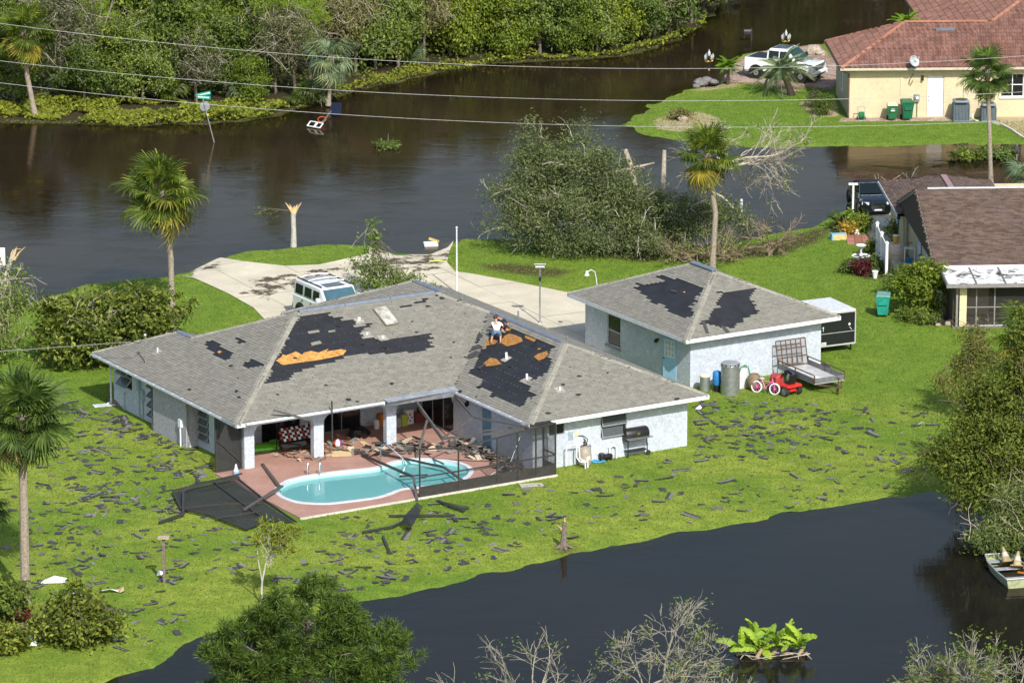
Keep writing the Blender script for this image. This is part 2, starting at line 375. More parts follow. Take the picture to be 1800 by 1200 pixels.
# ---- concrete driveway in cast slabs, its two mouths under water
conc = nmat('concrete_paving'); m, nt, b, o = conc; pos = coords(nt)
c1 = ramp(nt, noise(nt, pos, .5, 5, .6), [(.3, (.52, .475, .36)), (.7, (.68, .63, .49))])
c1 = mixc(nt, .5, c1, ramp(nt, noise(nt, pos, 14, 4), [(.3, (.75, .74, .72)), (.7, (1.12, 1.1, 1.05))]), 'MULTIPLY')
dm = N(nt, 'Attribute'); dm.attribute_name = 'silt'
sm = N(nt, 'Math', operation='ADD'); s2 = N(nt, 'Math', operation='MULTIPLY_ADD'); nt.links.new(noise(nt, pos, 1.1, 5, .7), s2.inputs[0]); s2.inputs[1].default_value = 2.4; s2.inputs[2].default_value = -1.25
nt.links.new(dm.outputs['Fac'], sm.inputs[0]); nt.links.new(s2.outputs[0], sm.inputs[1])
c1 = mixc(nt, ramp(nt, sm.outputs[0], [(.45, (0, 0, 0)), (.62, (1, 1, 1))]), c1, ramp(nt, noise(nt, pos, 9, 4), [(.3, (.045, .03, .018)), (.7, (.13, .09, .055))]))
nt.links.new(c1, b.inputs['Base Color']); b.inputs['Roughness'].default_value = .85; bump(nt, b, noise(nt, pos, 40, 3), .2, .01)
M_CONC = m
drive = tag(bpy.data.objects.new('driveway', None), kind='structure'); col.objects.link(drive)
silt = [px_poly(p) for p in ([(425,492),(500,480),(560,472),(640,462),(790,444),(800,470),(700,474),(600,478),(540,505),(470,530),(430,525)], [(640,455),(800,435),(795,475),(680,484)], [(300,468),(380,456),(400,470),(330,486)])]
du = [W(0, 0), ]
def drive_slabs():
    a = R(31 - 4); cx, sx = math.cos(a), math.sin(a)
    P = [(x * cx + y * sx, -x * sx + y * cx) for x, y in DRIVE]
    xs = [p[0] for p in P]; ys = [p[1] for p in P]; S = 3.4
    for i in range(int(min(xs) // S), int(max(xs) // S) + 1):
        for j in range(int(min(ys) // S), int(max(ys) // S) + 1):
            g = .012
            q = clip_poly(P, 1, 0, (i + 1) * S - g); q = clip_poly(q, -1, 0, -(i * S + g)) if len(q) > 2 else q
            q = clip_poly(q, 0, 1, (j + 1) * S - g) if len(q) > 2 else q; q = clip_poly(q, 0, -1, -(j * S + g)) if len(q) > 2 else q
            if len(q) < 3: continue
            ar = abs(sum(q[k - 1][0] * q[k][1] - q[k][0] * q[k - 1][1] for k in range(len(q)))) / 2
            if ar < .15: continue
            r2 = [q[0]]
            for p in q[1:]:
                if math.hypot(p[0] - r2[-1][0], p[1] - r2[-1][1]) > .02: r2.append(p)
            # refine so that the slab can follow the ramp into the water
            n = 10; cxs = []; V = {}; F = []; VL = []
            x0, x1 = min(p[0] for p in r2), max(p[0] for p in r2); y0, y1 = min(p[1] for p in r2), max(p[1] for p in r2)
            for ii in range(n):
                qq = clip_poly(r2, 1, 0, x0 + (x1 - x0) * (ii + 1) / n); qq = clip_poly(qq, -1, 0, -(x0 + (x1 - x0) * ii / n)) if len(qq) > 2 else qq
                for jj in range(n):
                    k = clip_poly(qq, 0, 1, y0 + (y1 - y0) * (jj + 1) / n) if len(qq) > 2 else []
                    k = clip_poly(k, 0, -1, -(y0 + (y1 - y0) * jj / n)) if len(k) > 2 else []
                    if len(k) < 3: continue
                    f = []
                    for p in k:
                        key = (round(p[0], 3), round(p[1], 3))
                        if key not in V: V[key] = len(VL); VL.append(key)
                        if not f or f[-1] != V[key]: f.append(V[key])
                    if len(f) > 2 and f[0] == f[-1]: f.pop()
                    if len(set(f)) == len(f) >= 3: F.append(f)
            if not F: continue
            X = np.array([p[0] * cx - p[1] * sx for p in VL]); Y = np.array([p[0] * sx + p[1] * cx for p in VL])
            d = sdist(LOT, X, Y); Z = np.where(d > 0, np.minimum(.035, WATER_Z + .012 + .09 * d), WATER_Z + .012 + .06 * d) + random.uniform(-.004, .004)
            me = bpy.data.meshes.new('concrete_slab'); me.from_pydata(list(zip(X, Y, Z)), [], F); me.materials.append(M_CONC)
            s = np.zeros(len(X))
            for sp in silt: s = np.maximum(s, np.clip(.5 + sdist(sp, X, Y) * .6, 0, 1))
            A = me.attributes.new('silt', 'FLOAT', 'POINT'); A.data.foreach_set('value', (s * .62).astype(np.float32))
            link('concrete_slab', me, drive)
drive_slabs()
# ================================================================== hip roofs covered piece by piece
class Hips:
    """a roof made of overlapping hipped rectangles of one pitch: rects are (x0,x1,y0,y1) in the building's own axes"""
    def __init__(s, rects, he, t, gable=()): s.r = rects; s.he = he; s.t = t; s.g = set(gable)
    def plane(s, k, side):
        """height function coefficients a*x+b*y+c"""
        x0, x1, y0, y1 = s.r[k]; t = s.t
        return {'x0': (t, 0, s.he - t * x0), 'x1': (-t, 0, s.he + t * x1), 'y0': (0, t, s.he - t * y0), 'y1': (0, -t, s.he + t * y1)}[side]
    def sides(s, k): return [d for d in ('x0', 'x1', 'y0', 'y1') if (k, d) not in s.g]
    def hk(s, k, x, y):
        x0, x1, y0, y1 = s.r[k]; h = np.full(np.shape(x), 1e9)
        for d in s.sides(k):
            a, b, c = s.plane(k, d); h = np.minimum(h, a * x + b * y + c)
        return np.where((x >= x0 - .06) & (x <= x1 + .06) & (y >= y0 - .06) & (y <= y1 + .06), h, -1e9)
    def h(s, x, y): return np.max([s.hk(k, x, y) for k in range(len(s.r))], axis=0)
    def covers(s, k, side, x, y):
        a, b, c = s.plane(k, side); z = a * x + b * y + c
        return (z <= s.hk(k, x, y) + 1e-4) & (z >= s.h(x, y) - 1e-4)
    def deck(s, mb, drop=.0, m=0, o=0.):
        """solid hipped bodies under the covering"""
        for k, (x0, x1, y0, y1) in enumerate(s.r):
            dz = drop + .004 * k; z = s.he - dz; t = s.t; w, d = x1 - x0, y1 - y0
            gx = (k, 'x0') in s.g; gx1 = (k, 'x1') in s.g; gy = (k, 'y0') in s.g; gy1 = (k, 'y1') in s.g
            if (w >= d and not gy and not gy1) or (gx or gx1): hf = d / 2; a = (x0 + (0 if gx else hf), (y0 + y1) / 2); b_ = (x1 - (0 if gx1 else hf), (y0 + y1) / 2)
            else: hf = w / 2; a = ((x0 + x1) / 2, y0 + (0 if gy else hf)); b_ = ((x0 + x1) / 2, y1 - (0 if gy1 else hf))
            zr = z + hf * t; V = [(x0, y0, z), (x1, y0, z), (x1, y1, z), (x0, y1, z), (a[0], a[1], zr), (b_[0], b_[1], zr)]
            if (w >= d and not gy and not gy1) or (gx or gx1): F = [(0, 1, 5, 4), (2, 3, 4, 5), (3, 0, 4), (1, 2, 5)]
            else: F = [(0, 1, 4), (1, 2, 5, 4), (2, 3, 5), (3, 0, 4, 5)]
            mb.add(V, F, m)
    def pieces(s, k, side, width, expo, holes=(), stagger=.5, jitter=.0, seed=0, lift=.018, over=1.15, base=.004, gap=.006):
        """pieces laid in courses on one slope; returns centres/axes arrays and the mesh arrays"""
        rg = np.random.default_rng(seed); x0, x1, y0, y1 = s.r[k]; a, b, c = s.plane(k, side); cs = 1 / math.sqrt(1 + s.t ** 2)
        L, D = ((x1 - x0), (y1 - y0)) if side[0] == 'y' else ((y1 - y0), (x1 - x0))
        rows = int(D / cs / expo) + 2; nn = int(L / width) + 3
        q = (np.arange(rows) * expo)[:, None] + np.zeros((1, nn)); off = (np.arange(rows) % 2 * stagger + (np.arange(rows) % 5) * .07)[:, None]
        e = (np.arange(nn)[None, :] - 1 + off) * width + np.zeros((rows, 1)) + width / 2
        row = (np.arange(rows)[:, None] + np.zeros((1, nn))).ravel(); q = q.ravel(); e = e.ravel()
        ql = (q + expo * .5) * cs
        if side == 'y0': X, Y = x0 + e, y0 + ql; E = (1, 0); U = (0, 1)
        elif side == 'y1': X, Y = x1 - e, y1 - ql; E = (-1, 0); U = (0, -1)
        elif side == 'x0': X, Y = x0 + ql, y1 - e; E = (0, -1); U = (1, 0)
        else: X, Y = x1 - ql, y0 + e; E = (0, 1); U = (-1, 0)
        ok = s.covers(k, side, X, Y)
        for h in holes: ok &= ~inside(h, X, Y)
        X, Y, row = X[ok], Y[ok], row[ok]; n = len(X)
        E3 = np.array([E[0], E[1], 0.]); U3 = np.array([U[0] * cs, U[1] * cs, s.t * cs]); N3 = np.cross(E3, U3); N3 *= np.sign(N3[2])
        C = np.stack([X, Y, a * X + b * Y + c], -1) + N3 * base
        return dict(C=C, E=E3, U=U3, N=N3, row=row, w=width - gap, ex=expo, over=over, lift=lift, jit=rg.normal(0, 1, (n, 3)) * jitter)
def piece_mesh(p, sel=None):
    """tab with a raised lower edge: 6 corners, top + butt"""
    C = p['C'] + p['jit'][:, :1] * p['E'] + np.abs(p['jit'][:, 1:2]) * p['N']
    if sel is not None: C = C[sel]
    E, U, Nn = p['E'], p['U'], p['N']; w = p['w'] / 2; lo = -p['ex'] * .5; hi = p['ex'] * (p['over'] - .5); l = p['lift']
    off = np.stack([-w * E + lo * U, w * E + lo * U, w * E + lo * U + l * Nn, -w * E + lo * U + l * Nn, w * E + hi * U + .002 * Nn, -w * E + hi * U + .002 * Nn])
    V = (C[:, None, :] + off[None]).reshape(-1, 3); n = len(C); b = np.arange(n)[:, None] * 6
    F = np.concatenate([b + [0, 1, 2, 3], b + [3, 2, 4, 5]]).reshape(-1, 4); return V, F
def tile_mesh(p, sel=None, amp=.05):
    """curved roof tile: a rolled profile across its width"""
    C = p['C'] + np.abs(p['jit'][:, 1:2]) * p['N']
    if sel is not None: C = C[sel]
    E, U, Nn = p['E'], p['U'], p['N']; w = p['w']; lo = -p['ex'] * .5; hi = p['ex'] * (p['over'] - .5); l = p['lift']; K = 7
    xs = np.linspace(-.5, .5, K); prof = amp * np.maximum(np.cos((xs - .22) * 2 * math.pi * .95), -.35); off = []
    for x, z in zip(xs, prof): off.append(x * w * E + lo * U + (l + z - .03) * Nn)
    for x, z in zip(xs, prof): off.append(x * w * E + lo * U + (l + z) * Nn)
    for x, z in zip(xs, prof): off.append(x * w * E + hi * U + (z * .9 + .004) * Nn)
    V = (C[:, None, :] + np.stack(off)[None]).reshape(-1, 3); b = np.arange(len(C))[:, None] * (3 * K); F = []
    for r in (0, 1):
        for j in range(K - 1): F.append(b + [r * K + j, r * K + j + 1, (r + 1) * K + j + 1, (r + 1) * K + j])
    return V, np.concatenate(F)
def lay(parent, name, ps, mesher, material, singles, joined_name, score, base):
    """nearest pieces become parts of their own (sharing mesh data per slope), the rest one joined part"""
    allsc = np.concatenate([score(p['C']) for p in ps]); order = np.argsort(-allsc); pick = np.zeros(len(allsc), bool); pick[order[:singles]] = True
    VV, FF, nb, k = [], [], 0, 0
    base = np.array(base)
    for p in ps:
        n = len(p['C']); s = pick[k:k + n]; k += n
        V, F = mesher(p, ~s)
        if len(V): VV.append(V - base); FF.append(F + nb); nb += len(V)
        if s.any():
            q = dict(p); q['C'] = np.zeros((1, 3)); q['jit'] = np.zeros((1, 3)); v, f = mesher(q); me = np_mesh(name, v, f, material)
            P = p['C'] + p['jit'][:, :1] * p['E'] + np.abs(p['jit'][:, 1:2]) * p['N']
            for c in P[s]: link(name, me, parent, c - base)
    o = link(joined_name, np_mesh(joined_name, np.concatenate(VV), np.concatenate(FF), material), parent); o['kind'] = 'stuff'; return o
def caps(parent, name, a, b, material, w=.32, expo=.15, base=(0, 0, 0), th=.02, arch=.05):
    """overlapping cap pieces along a hip or ridge"""
    a, b = Vector(a) - Vector(base), Vector(b) - Vector(base); d = b - a; L = d.length; d.normalize(); s = d.cross(Vector((0, 0, 1))).normalized(); n = s.cross(d)
    k = int(L / expo); m = MB()
    for i in range(k):
        p = a + d * (i * expo); q = a + d * ((i + 1.25) * expo); j = random.uniform(-.008, .008)
        V = []
        for pt, zz in ((p, th + .012), (q, th)):
            V += [pt - s * (w / 2 + j) + n * (zz - arch), pt + n * (zz + .012), pt + s * (w / 2 - j) + n * (zz - arch)]
        V += [p - s * w / 2 - n * (arch), p + s * w / 2 - n * arch]
        m.add(V, [(0, 1, 4, 3), (1, 2, 5, 4), (6, 7, 2, 1, 0)])
    o = m.build(name, material, parent); o['kind'] = 'stuff'; return o
def wall(mb, a, b, z0, z1, th=.18, holes=(), m=0):
    """wall from a to b (plan points, outer face on the right-hand side of a->b) with openings (s0,s1,h0,h1) left open"""
    a, b = Vector((a[0], a[1], 0)), Vector((b[0], b[1], 0)); d = b - a; L = d.length; d.normalize(); n = Vector((-d.y, d.x, 0))
    xs = sorted({0, L, *[h[0] for h in holes], *[h[1] for h in holes]}); zs = sorted({z0, z1, *[h[2] for h in holes], *[h[3] for h in holes]})
    M3 = Matrix((d, n, Vector((0, 0, 1)))).transposed()
    for i in range(len(xs) - 1):
        run = None
        for j in range(len(zs) - 1):
            cx, cz = (xs[i] + xs[i + 1]) / 2, (zs[j] + zs[j + 1]) / 2
            open_ = any(h[0] < cx < h[1] and h[2] < cz < h[3] for h in holes)
            if not open_: run = (run[0], zs[j + 1]) if run else (zs[j], zs[j + 1])
            if run and (open_ or j == len(zs) - 2):
                c = a + d * cx + n * (th / 2) + Vector((0, 0, (run[0] + run[1]) / 2))
                mb.obox(c, ((xs[i + 1] - xs[i]) / 2, th / 2, (run[1] - run[0]) / 2), M3, m); run = None
    return d, n

# ------------------------------------------------------------------ shared surfaces
def stucco(name, lo, mid, hi, sc=5.5):
    m, nt, b, o = nmat(name); v = coords(nt)
    f = noise(nt, v, sc, 5, .62, 1.6); c = ramp(nt, f, [(.38, lo), (.5, mid), (.58, mid), (.66, hi)])
    c = mixc(nt, .5, c, ramp(nt, noise(nt, v, 1.1, 4), [(.3, (.82, .82, .84)), (.7, (1.06, 1.06, 1.05))]), 'MULTIPLY')
    nt.links.new(c, b.inputs['Base Color']); b.inputs['Roughness'].default_value = .9; bump(nt, b, f, .5, .015); return m
STUC = stucco('blue_grey_stucco', (.4, .45, .52), (.495, .55, .615), (.72, .75, .78))
STUC2 = stucco('patched_grey_stucco', (.28, .28, .31), (.40, .40, .43), (.58, .58, .6), 8)
SHING = island_mat('grey_shingle', [(0, (.19, .184, .157)), (.3, (.21, .204, .173)), (.7, (.226, .219, .187)), (1, (.245, .236, .203))], .9, .18, 4, bmp=.4, obj_rand=True)
CAPM = island_mat('pale_cap_shingle', [(0, (.25, .242, .2)), (1, (.31, .3, .25))], .9, .25, 2)
FELT = mat('black_roof_felt', (.017, .018, .021), .65, .3, 2.2)
PLY = mat('bare_plywood', (.46, .2, .045), .7, .3, 7, c2=(.68, .36, .1), detail=6)
PLY2 = mat('weathered_plywood', (.3, .13, .025), .75, .35, 9, c2=(.5, .24, .06), detail=6)
RIDGE = mat('blue_grey_metal', (.3, .34, .4), .4, .15, 3, metal=.6)
WHITE = mat('white_paint', (.78, .79, .8), .5, .05, 4)
WHITE2 = mat('weathered_white_paint', (.58, .6, .63), .6, .15, 5)
GUTTER = mat('grey_gutter', (.36, .42, .46), .45, .15, 3)
BRONZE = mat('dark_bronze_aluminium', (.055, .052, .05), .45, .2, 5, metal=.3)
DARKGLASS = mat('dark_window_glass', (.012, .014, .016), .08, .2, 1)
BLACK = mat('black_paint', (.012, .012, .013), .45, .2, 6)
RUBBER = mat('black_rubber', (.02, .02, .021), .8, .2, 8)
STEEL = mat('galvanised_steel', (.42, .44, .46), .38, .2, 6, metal=.75)
CHROME = mat('polished_steel', (.7, .72, .74), .15, .05, 5, metal=1)
WOODG = mat('grey_weathered_wood', (.16, .13, .105), .85, .35, 9)
WOOD = mat('brown_wood', (.2, .13, .07), .8, .3, 9)
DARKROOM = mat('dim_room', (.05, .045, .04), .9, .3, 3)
def screen_mat(name, op, c=(.02, .021, .023)):
    m, nt, b, o = nmat(name); b.inputs['Base Color'].default_value = c4(c); b.inputs['Roughness'].default_value = .7
    t = N(nt, 'BsdfTransparent'); mx = N(nt, 'MixShader')
    f = ramp(nt, noise(nt, coords(nt), 1.5, 3), [(.3, (op - .12,) * 3), (.7, (op + .1,) * 3)]); nt.links.new(f, mx.inputs[0])
    nt.links.new(t.outputs[0], mx.inputs[1]); nt.links.new(b.outputs[0], mx.inputs[2]); nt.links.new(mx.outputs[0], o.inputs[0]); return m
SCREEN = screen_mat('insect_screen', .45); SCREEN2 = screen_mat('fallen_insect_screen', .8, (.028, .03, .031))
def glass_mat(name, c, rough=.04, op=.75):
    m, nt, b, o = nmat(name); b.inputs['Base Color'].default_value = c4(c); b.inputs['Roughness'].default_value = rough
    t = N(nt, 'BsdfTransparent'); mx = N(nt, 'MixShader'); mx.inputs[0].default_value = op
    nt.links.new(t.outputs[0], mx.inputs[1]); nt.links.new(b.outputs[0], mx.inputs[2]); nt.links.new(mx.outputs[0], o.inputs[0]); return m
PANE = glass_mat('window_pane', (.03, .04, .045)); CARGLASS = glass_mat('car_glass', (.01, .016, .018), .03, .9)
# ================================================================== the storm-hit ranch house
U0, V0 = -12., -10.
house = thing('ranch_house', 'pale blue stucco ranch house with torn grey shingle roof beside the pool', 'house', W(U0, V0), AZ)
def hp(mb, name, mats, parent=None, smooth=False, root=None, base=None):
    root = root or house; base = base or (U0, V0)
    if parent is None or parent is root: return mb.build(name, mats, root, smooth, loc=(-base[0], -base[1], 0))
    return mb.build(name, mats, parent, smooth)
RF = Hips([(-21.8, -2.08, -13.62, -.98), (-11.12, -2.08, -20.0, 2.3), (-21.8, -16.06, -8.0, .3)], 2.35, .425)
d = MB(); RF.deck(d, .012); roof = hp(d, 'roof_felt', FELT)
def roof_uv(k, side, pts, roof_=None):
    """outline read on the photo, carried onto a roof slope"""
    r = roof_ or RF; a, b_, c = r.plane(k, side); n = Vector((-a, -b_, 1)); nw = Vector((n.x * ca - n.y * sa, n.x * sa + n.y * ca, 1)); p0 = Vector((0, 0, c))
    return [UV(on_plane(x, y, p0, nw)) for x, y in pts]
holes_front = [roof_uv(0, 'y0', p) for p in (
  [(524,557),(581,550),(580,554),(587,557),(599,556),(604,563),(624,560),(624,566),(620,575),(650,570),(645,577),(639,585),(635,590),(631,598),(663,594),(661,600),(762,587),(756,598),(760,609),(747,617),(700,621),(653,624),(643,619),(600,631),(580,638),(540,648),(513,658),(500,671),(463,675),(477,650),(483,630),(497,607),(513,580)],
  [(708,538),(741,530),(743,523),(751,523),(748,530),(708,541)])]
holes_left = [roof_uv(0, 'x0', p) for p in (
  [(354,605),(372,599),(390,608),(387,611),(407,621),(400,632),(393,635),(375,626),(379,622),(364,615),(368,611)], [(408,596),(420,592),(438,601),(425,605)], [(419,643),(443,632),(463,642),(437,650)])]
holes_wing = [roof_uv(1, 'x0', p) for p in (
  [(878,572),(900,577),(947,598),(972,608),(978,613),(965,615),(967,628),(974,633),(967,637),(962,652),(950,662),(938,667),(917,670),(937,681),(932,687),(942,693),(928,702),(920,716),(900,710),(860,696),(865,690),(840,682),(848,668),(826,658),(833,640),(840,627),(852,610),(858,592),(870,583)],)]
ps = []
SW, SE = .31, .145
for k, side, hs in ((0, 'y0', holes_front), (0, 'x0', holes_left), (0, 'x1', []), (0, 'y1', []), (1, 'x0', holes_wing), (1, 'y0', []), (1, 'x1', []), (1, 'y1', []), (2, 'x0', []), (2, 'x1', []), (2, 'y1', [])):
    ps.append(RF.pieces(k, side, SW, SE, hs, jitter=.004, seed=k * 10 + ord(side[0]) + int(side[1])))
def near_score(C): return -(C[:, 0] * sa + C[:, 1] * ca)      # nearest to the camera
lay(house, 'shingle', ps, piece_mesh, SHING, 300, 'shingle_field', near_score, (U0, V0, 0))
# hip and ridge caps
cp = lambda a, b, w=.33: caps(house, 'hip_cap', a, b, CAPM, w, .16, (U0, V0, 0))
zr = 2.35 + 6.32 * .425; zw = 2.35 + 4.52 * .425; zl = 2.35 + 2.87 * .425
cp((-21.8, -13.62, 2.35), (-15.48, -7.3, zr), .36); cp((-11.12, -20, 2.35), (-6.6, -15.48, zw), .36); cp((-2.08, -20, 2.35), (-6.6, -15.48, zw))
cp((-6.6, -9.1, zw), (-8.4, -7.3, zr)); cp((-18.93, -3.85, zl), (-15.48, -7.3, zr)); cp((-21.8, .3, 2.35), (-18.93, -2.57, zl)); cp((-11.12, 2.3, 2.35), (-6.6, -2.22, zw))
# ridge vents in blue-grey sheet metal
def vent(a, b):
    m = MB(); a, b = Vector(a), Vector(b); dd = (b - a).normalized(); s = dd.cross(Vector((0, 0, 1)))
    V = []
    for p in (a, b): V += [p - s * .11 + Vector((0, 0, -.045)), p - s * .11 + Vector((0, 0, .015)), p - s * .05 + Vector((0, 0, .075)), p + s * .05 + Vector((0, 0, .075)), p + s * .11 + Vector((0, 0, .015)), p + s * .11 + Vector((0, 0, -.045))]
    m.add(V, [(i, i + 1, i + 7, i + 6) for i in range(5)] + [(0, 1, 2, 3, 4, 5), (6, 7, 8, 9, 10, 11)]); return hp(m, 'ridge_vent', RIDGE)
n = 3
for i in range(n): vent((-15.35 + i * 2.3, -7.3, zr), (-15.35 + (i + 1) * 2.3 - .03, -7.3, zr))
vent((-6.6, -2.3, zw), (-6.6, -4.9, zw)); vent((-6.6, -9.2, zw), (-6.6, -12.2, zw)); vent((-6.6, -12.24, zw), (-6.6, -15.3, zw)); vent((-18.93, -2.6, zl), (-18.93, -3.7, zl))
# bare sheathing, loose flaps
def on_roof(k, side, pts, lift, mats, name, th=.004, roof_=None, root=None, base=None):
    r = roof_ or RF; a, b_, c = r.plane(k, side); m = MB(); uvs = roof_uv(k, side, pts, r); nn = Vector((-a, -b_, 1)).normalized()
    m.slab([Vector((u, v, a * u + b_ * v + c)) + nn * lift for u, v in uvs], th, nn); return hp(m, name, mats, None, False, root, base)
on_roof(0, 'y0', [(485,634),(494,628),(497,623),(503,625),(520,618),(531,624),(534,620),(547,617),(560,620),(577,613),(574,618),(600,614),(609,616),(603,624),(585,628),(560,633),(530,637),(497,642)], .012, PLY, 'bare_sheathing')
for q in ([(382,619),(386,616),(391,619),(386,620),(388,623)],): on_roof(0, 'x0', q, .012, PLY, 'bare_sheathing')
for q in ([(852,611),(854,600),(860,592),(866,596),(875,600),(870,605),(855,608),(854,614)], [(882,597),(888,590),(895,586.5),(905,589),(917,594),(919,600),(907,605),(892,609),(882,604)], [(923,589.5),(943,597),(938,601),(923,594)], [(938,627),(946,622),(962,617),(964,623),(957,630),(947,634)], [(850,639),(862,629),(873,631),(882,640),(867,643),(855,644)], [(886,578),(900,577),(895,582)], [(945,613),(950,612),(951,614),(946,615)]):
    on_roof(1, 'x0', q, .012, PLY2, 'bare_sheathing')
def nail_caps(k, side, hole, n, parent_name='nail_cap_rows'):
    xs = np.array(hole); x0, y0 = xs.min(0); x1, y1 = xs.max(0); a, b_, c = RF.plane(k, side) ; m = MB(); nn = Vector((-a, -b_, 1)).normalized()
    rr = random.Random(5); rows = 9
    for i in range(rows):
        for j in range(n):
            f = (i + .5) / rows; g = (j + .5 + rr.uniform(-.2, .2)) / n
            u, v = (x0 + (x1 - x0) * f, y0 + (y1 - y0) * g) if side[0] == 'x' else (x0 + (x1 - x0) * g, y0 + (y1 - y0) * f)
            if rr.random() < .4 or not inside(hole, np.array([u]), np.array([v]))[0]: continue
            p = Vector((u, v, a * u + b_ * v + c)) + nn * .004; m.obox(p, (.016, .016, .006))
    o = hp(m, parent_name, STEEL); o['kind'] = 'stuff'
nail_caps(0, 'y0', holes_front[0], 34); nail_caps(1, 'x0', holes_wing[0], 26)
for q in ([(824,589),(843,584),(850,592),(840,599),(824,602)], [(826,612),(843,607),(850,612),(838,615),(828,618)], [(820,626),(838,618),(848,622),(830,631),(821,632)], [(855,640),(845,650),(838,648)]):
    on_roof(1, 'x0', q, .05, mat('torn_shingle_back', (.05, .05, .052), .85, .3, 8), 'loose_flap', .012)
for q in ([(540,583),(560,580),(562,584),(543,587)], [(576,582),(588,580),(590,583),(578,585)], [(546,603),(562,599),(566,604),(548,608)]): on_roof(0, 'y0', q, .012, SHING, 'loose_flap', .008)
rr = random.Random(3)
for k, side, n in ((0, 'y0', 26), (1, 'x0', 8), (1, 'y0', 8), (0, 'x0', 5)):
    x0, x1, y0, y1 = RF.r[k]; made = 0
    while made < n:
        u, v = rr.uniform(x0, x1), rr.uniform(y0, y0 + 6.3)
        if not RF.covers(k, side, np.array([u]), np.array([v]))[0]: continue
        a, b_, c = RF.plane(k, side); z = a * u + b_ * v + c; m = MB(); an = rr.uniform(0, 6.3); L = rr.uniform(.06, .2)
        nn = Vector((-a, -b_, 1)).normalized(); q0 = nn.to_track_quat('Z', 'Y').to_matrix()
        pts = [Vector((u, v, z)) + nn * .02 + q0 @ Vector((math.cos(an + t) * L * s_, math.sin(an + t) * L * s_ * .6, 0)) for t, s_ in ((0, 1), (1.3, .7), (2.6, .9), (3.6, .6), (5, .8))]
        m.slab(pts, .012, nn); hp(m, 'shingle_scrap', FELT); made += 1
# pipes, skylight, mast
def roof_pt(k, side, px, py, r=None):
    (u, v), = roof_uv(k, side, [(px, py)], r); a, b_, c = (r or RF).plane(k, side); return Vector((u, v, a * u + b_ * v + c))
for k, side, px, py, h, rad in ((1, 'x0', 890, 631, .3, .055), (1, 'x0', 926, 667, .26, .05), (0, 'x0', 277, 619, .2, .04), (0, 'y0', 631, 563, .14, .07), (0, 'y0', 673, 594, .1, .06), (1, 'y0', 984, 686, .16, .04), (0, 'y0', 645, 588, .1, .04)):
    p = roof_pt(k, side, px, py); m = MB(); m.tube([p, p + Vector((0, 0, h))], rad, 8); o = hp(m, 'vent_pipe', WHITE, None, True)
    a, b_, c = RF.plane(k, side); nn = Vector((-a, -b_, 1)).normalized(); q0 = nn.to_track_quat('Z', 'Y').to_matrix(); f = MB(); f.obox(p + nn * .016, (.2, .2, .004), q0); hp(f, 'flashing', mat('grey_flashing', (.36, .34, .3), .6), o)
for p_ in ((808, 0), (822, 0)): pass
for u, v, h in ((-4.6, -8.2, .45), (-4.3, -9.8, .2), (-3.9, -11.3, .2)):
    p = Vector((u, v, 2.35 + .425 * (-2.08 - u))); m = MB(); m.tube([p, p + Vector((0, 0, h))], .04, 8); hp(m, 'vent_pipe', STEEL, None, True)
def skylight():
    pts = [roof_pt(0, 'y0', x, y) for x, y in ((656, 545), (677.5, 541), (700, 570), (679, 574))]; nn = Vector((0, -.425, 1)).normalized()
    m = MB(); P_ = [p + nn * .09 for p in pts]
    for i in range(4): m.bar(pts[i] + nn * .045, pts[(i + 1) % 4] + nn * .045, .09, .12, up=nn)
    fr = hp(m, 'skylight', mat('tan_skylight_frame', (.2, .17, .12), .6))
    g = MB(); g.slab(P_, .02, nn); hp(g, 'dome', mat('cloudy_acrylic', (.36, .35, .26), .25, .4, 3, c2=(.6, .6, .55)), fr)
skylight()
m = MB(); p = roof_pt(0, 'x0', 256, 639); m.tube([p, p + Vector((0, 0, 1.28))], .028, 8); m.lathe([(.02, 0), (.07, .02), (.08, .08), (.05, .13), (.01, .15)], 8, p + Vector((0, 0, 1.24))); mast = hp(m, 'service_mast', STEEL, None, True)
m = MB(); m.tube([p + Vector((0, 0, 1.2)), p + Vector((-.25, .1, .95)), p + Vector((-.55, .35, 1.0))], .018, 5); hp(m, 'weatherhead_loop', BLACK, mast)
MAST_TOP = W(p.x - .55, p.y + .35, p.z + 1.0)
# fascia, soffit, gutters
def edge(a, b, out, mats=WHITE, z0=2.165, z1=2.34, th=.035, name='fascia'):
    m = MB(); a, b = Vector((*a, 0)), Vector((*b, 0)); o_ = Vector((*out, 0)) * (th / 2 + .002)
    m.bar(a + o_ + Vector((0, 0, (z0 + z1) / 2)), b + o_ + Vector((0, 0, (z0 + z1) / 2)), th, z1 - z0); return hp(m, name, mats)
edge((-10.1, -20), (-2.045, -20), (0, -1)); edge((-2.08, -20), (-2.08, 2.3), (1, 0)); edge((-11.12, -20), (-10.14, -20), (0, -1), BRONZE); edge((-11.12, -19.96), (-11.12, -13.66), (-1, 0), WHITE2)
edge((-21.8, -13.62), (-14.6, -13.62), (0, -1), WHITE2); edge((-14.56, -13.62), (-11.16, -13.62), (0, -1), GUTTER, 2.15, 2.34); edge((-21.8, -13.6), (-21.8, .3), (-1, 0), GUTTER)
edge((-21.8, .3), (-16.06, .3), (0, 1)); edge((-16.06, -.98), (-11.12, -.98), (0, 1)); edge((-11.12, 2.3), (-2.08, 2.3), (0, 1)); edge((-11.12, -.9), (-11.12, 2.3), (-1, 0)); edge((-16.06, -.9), (-16.06, .3), (1, 0))
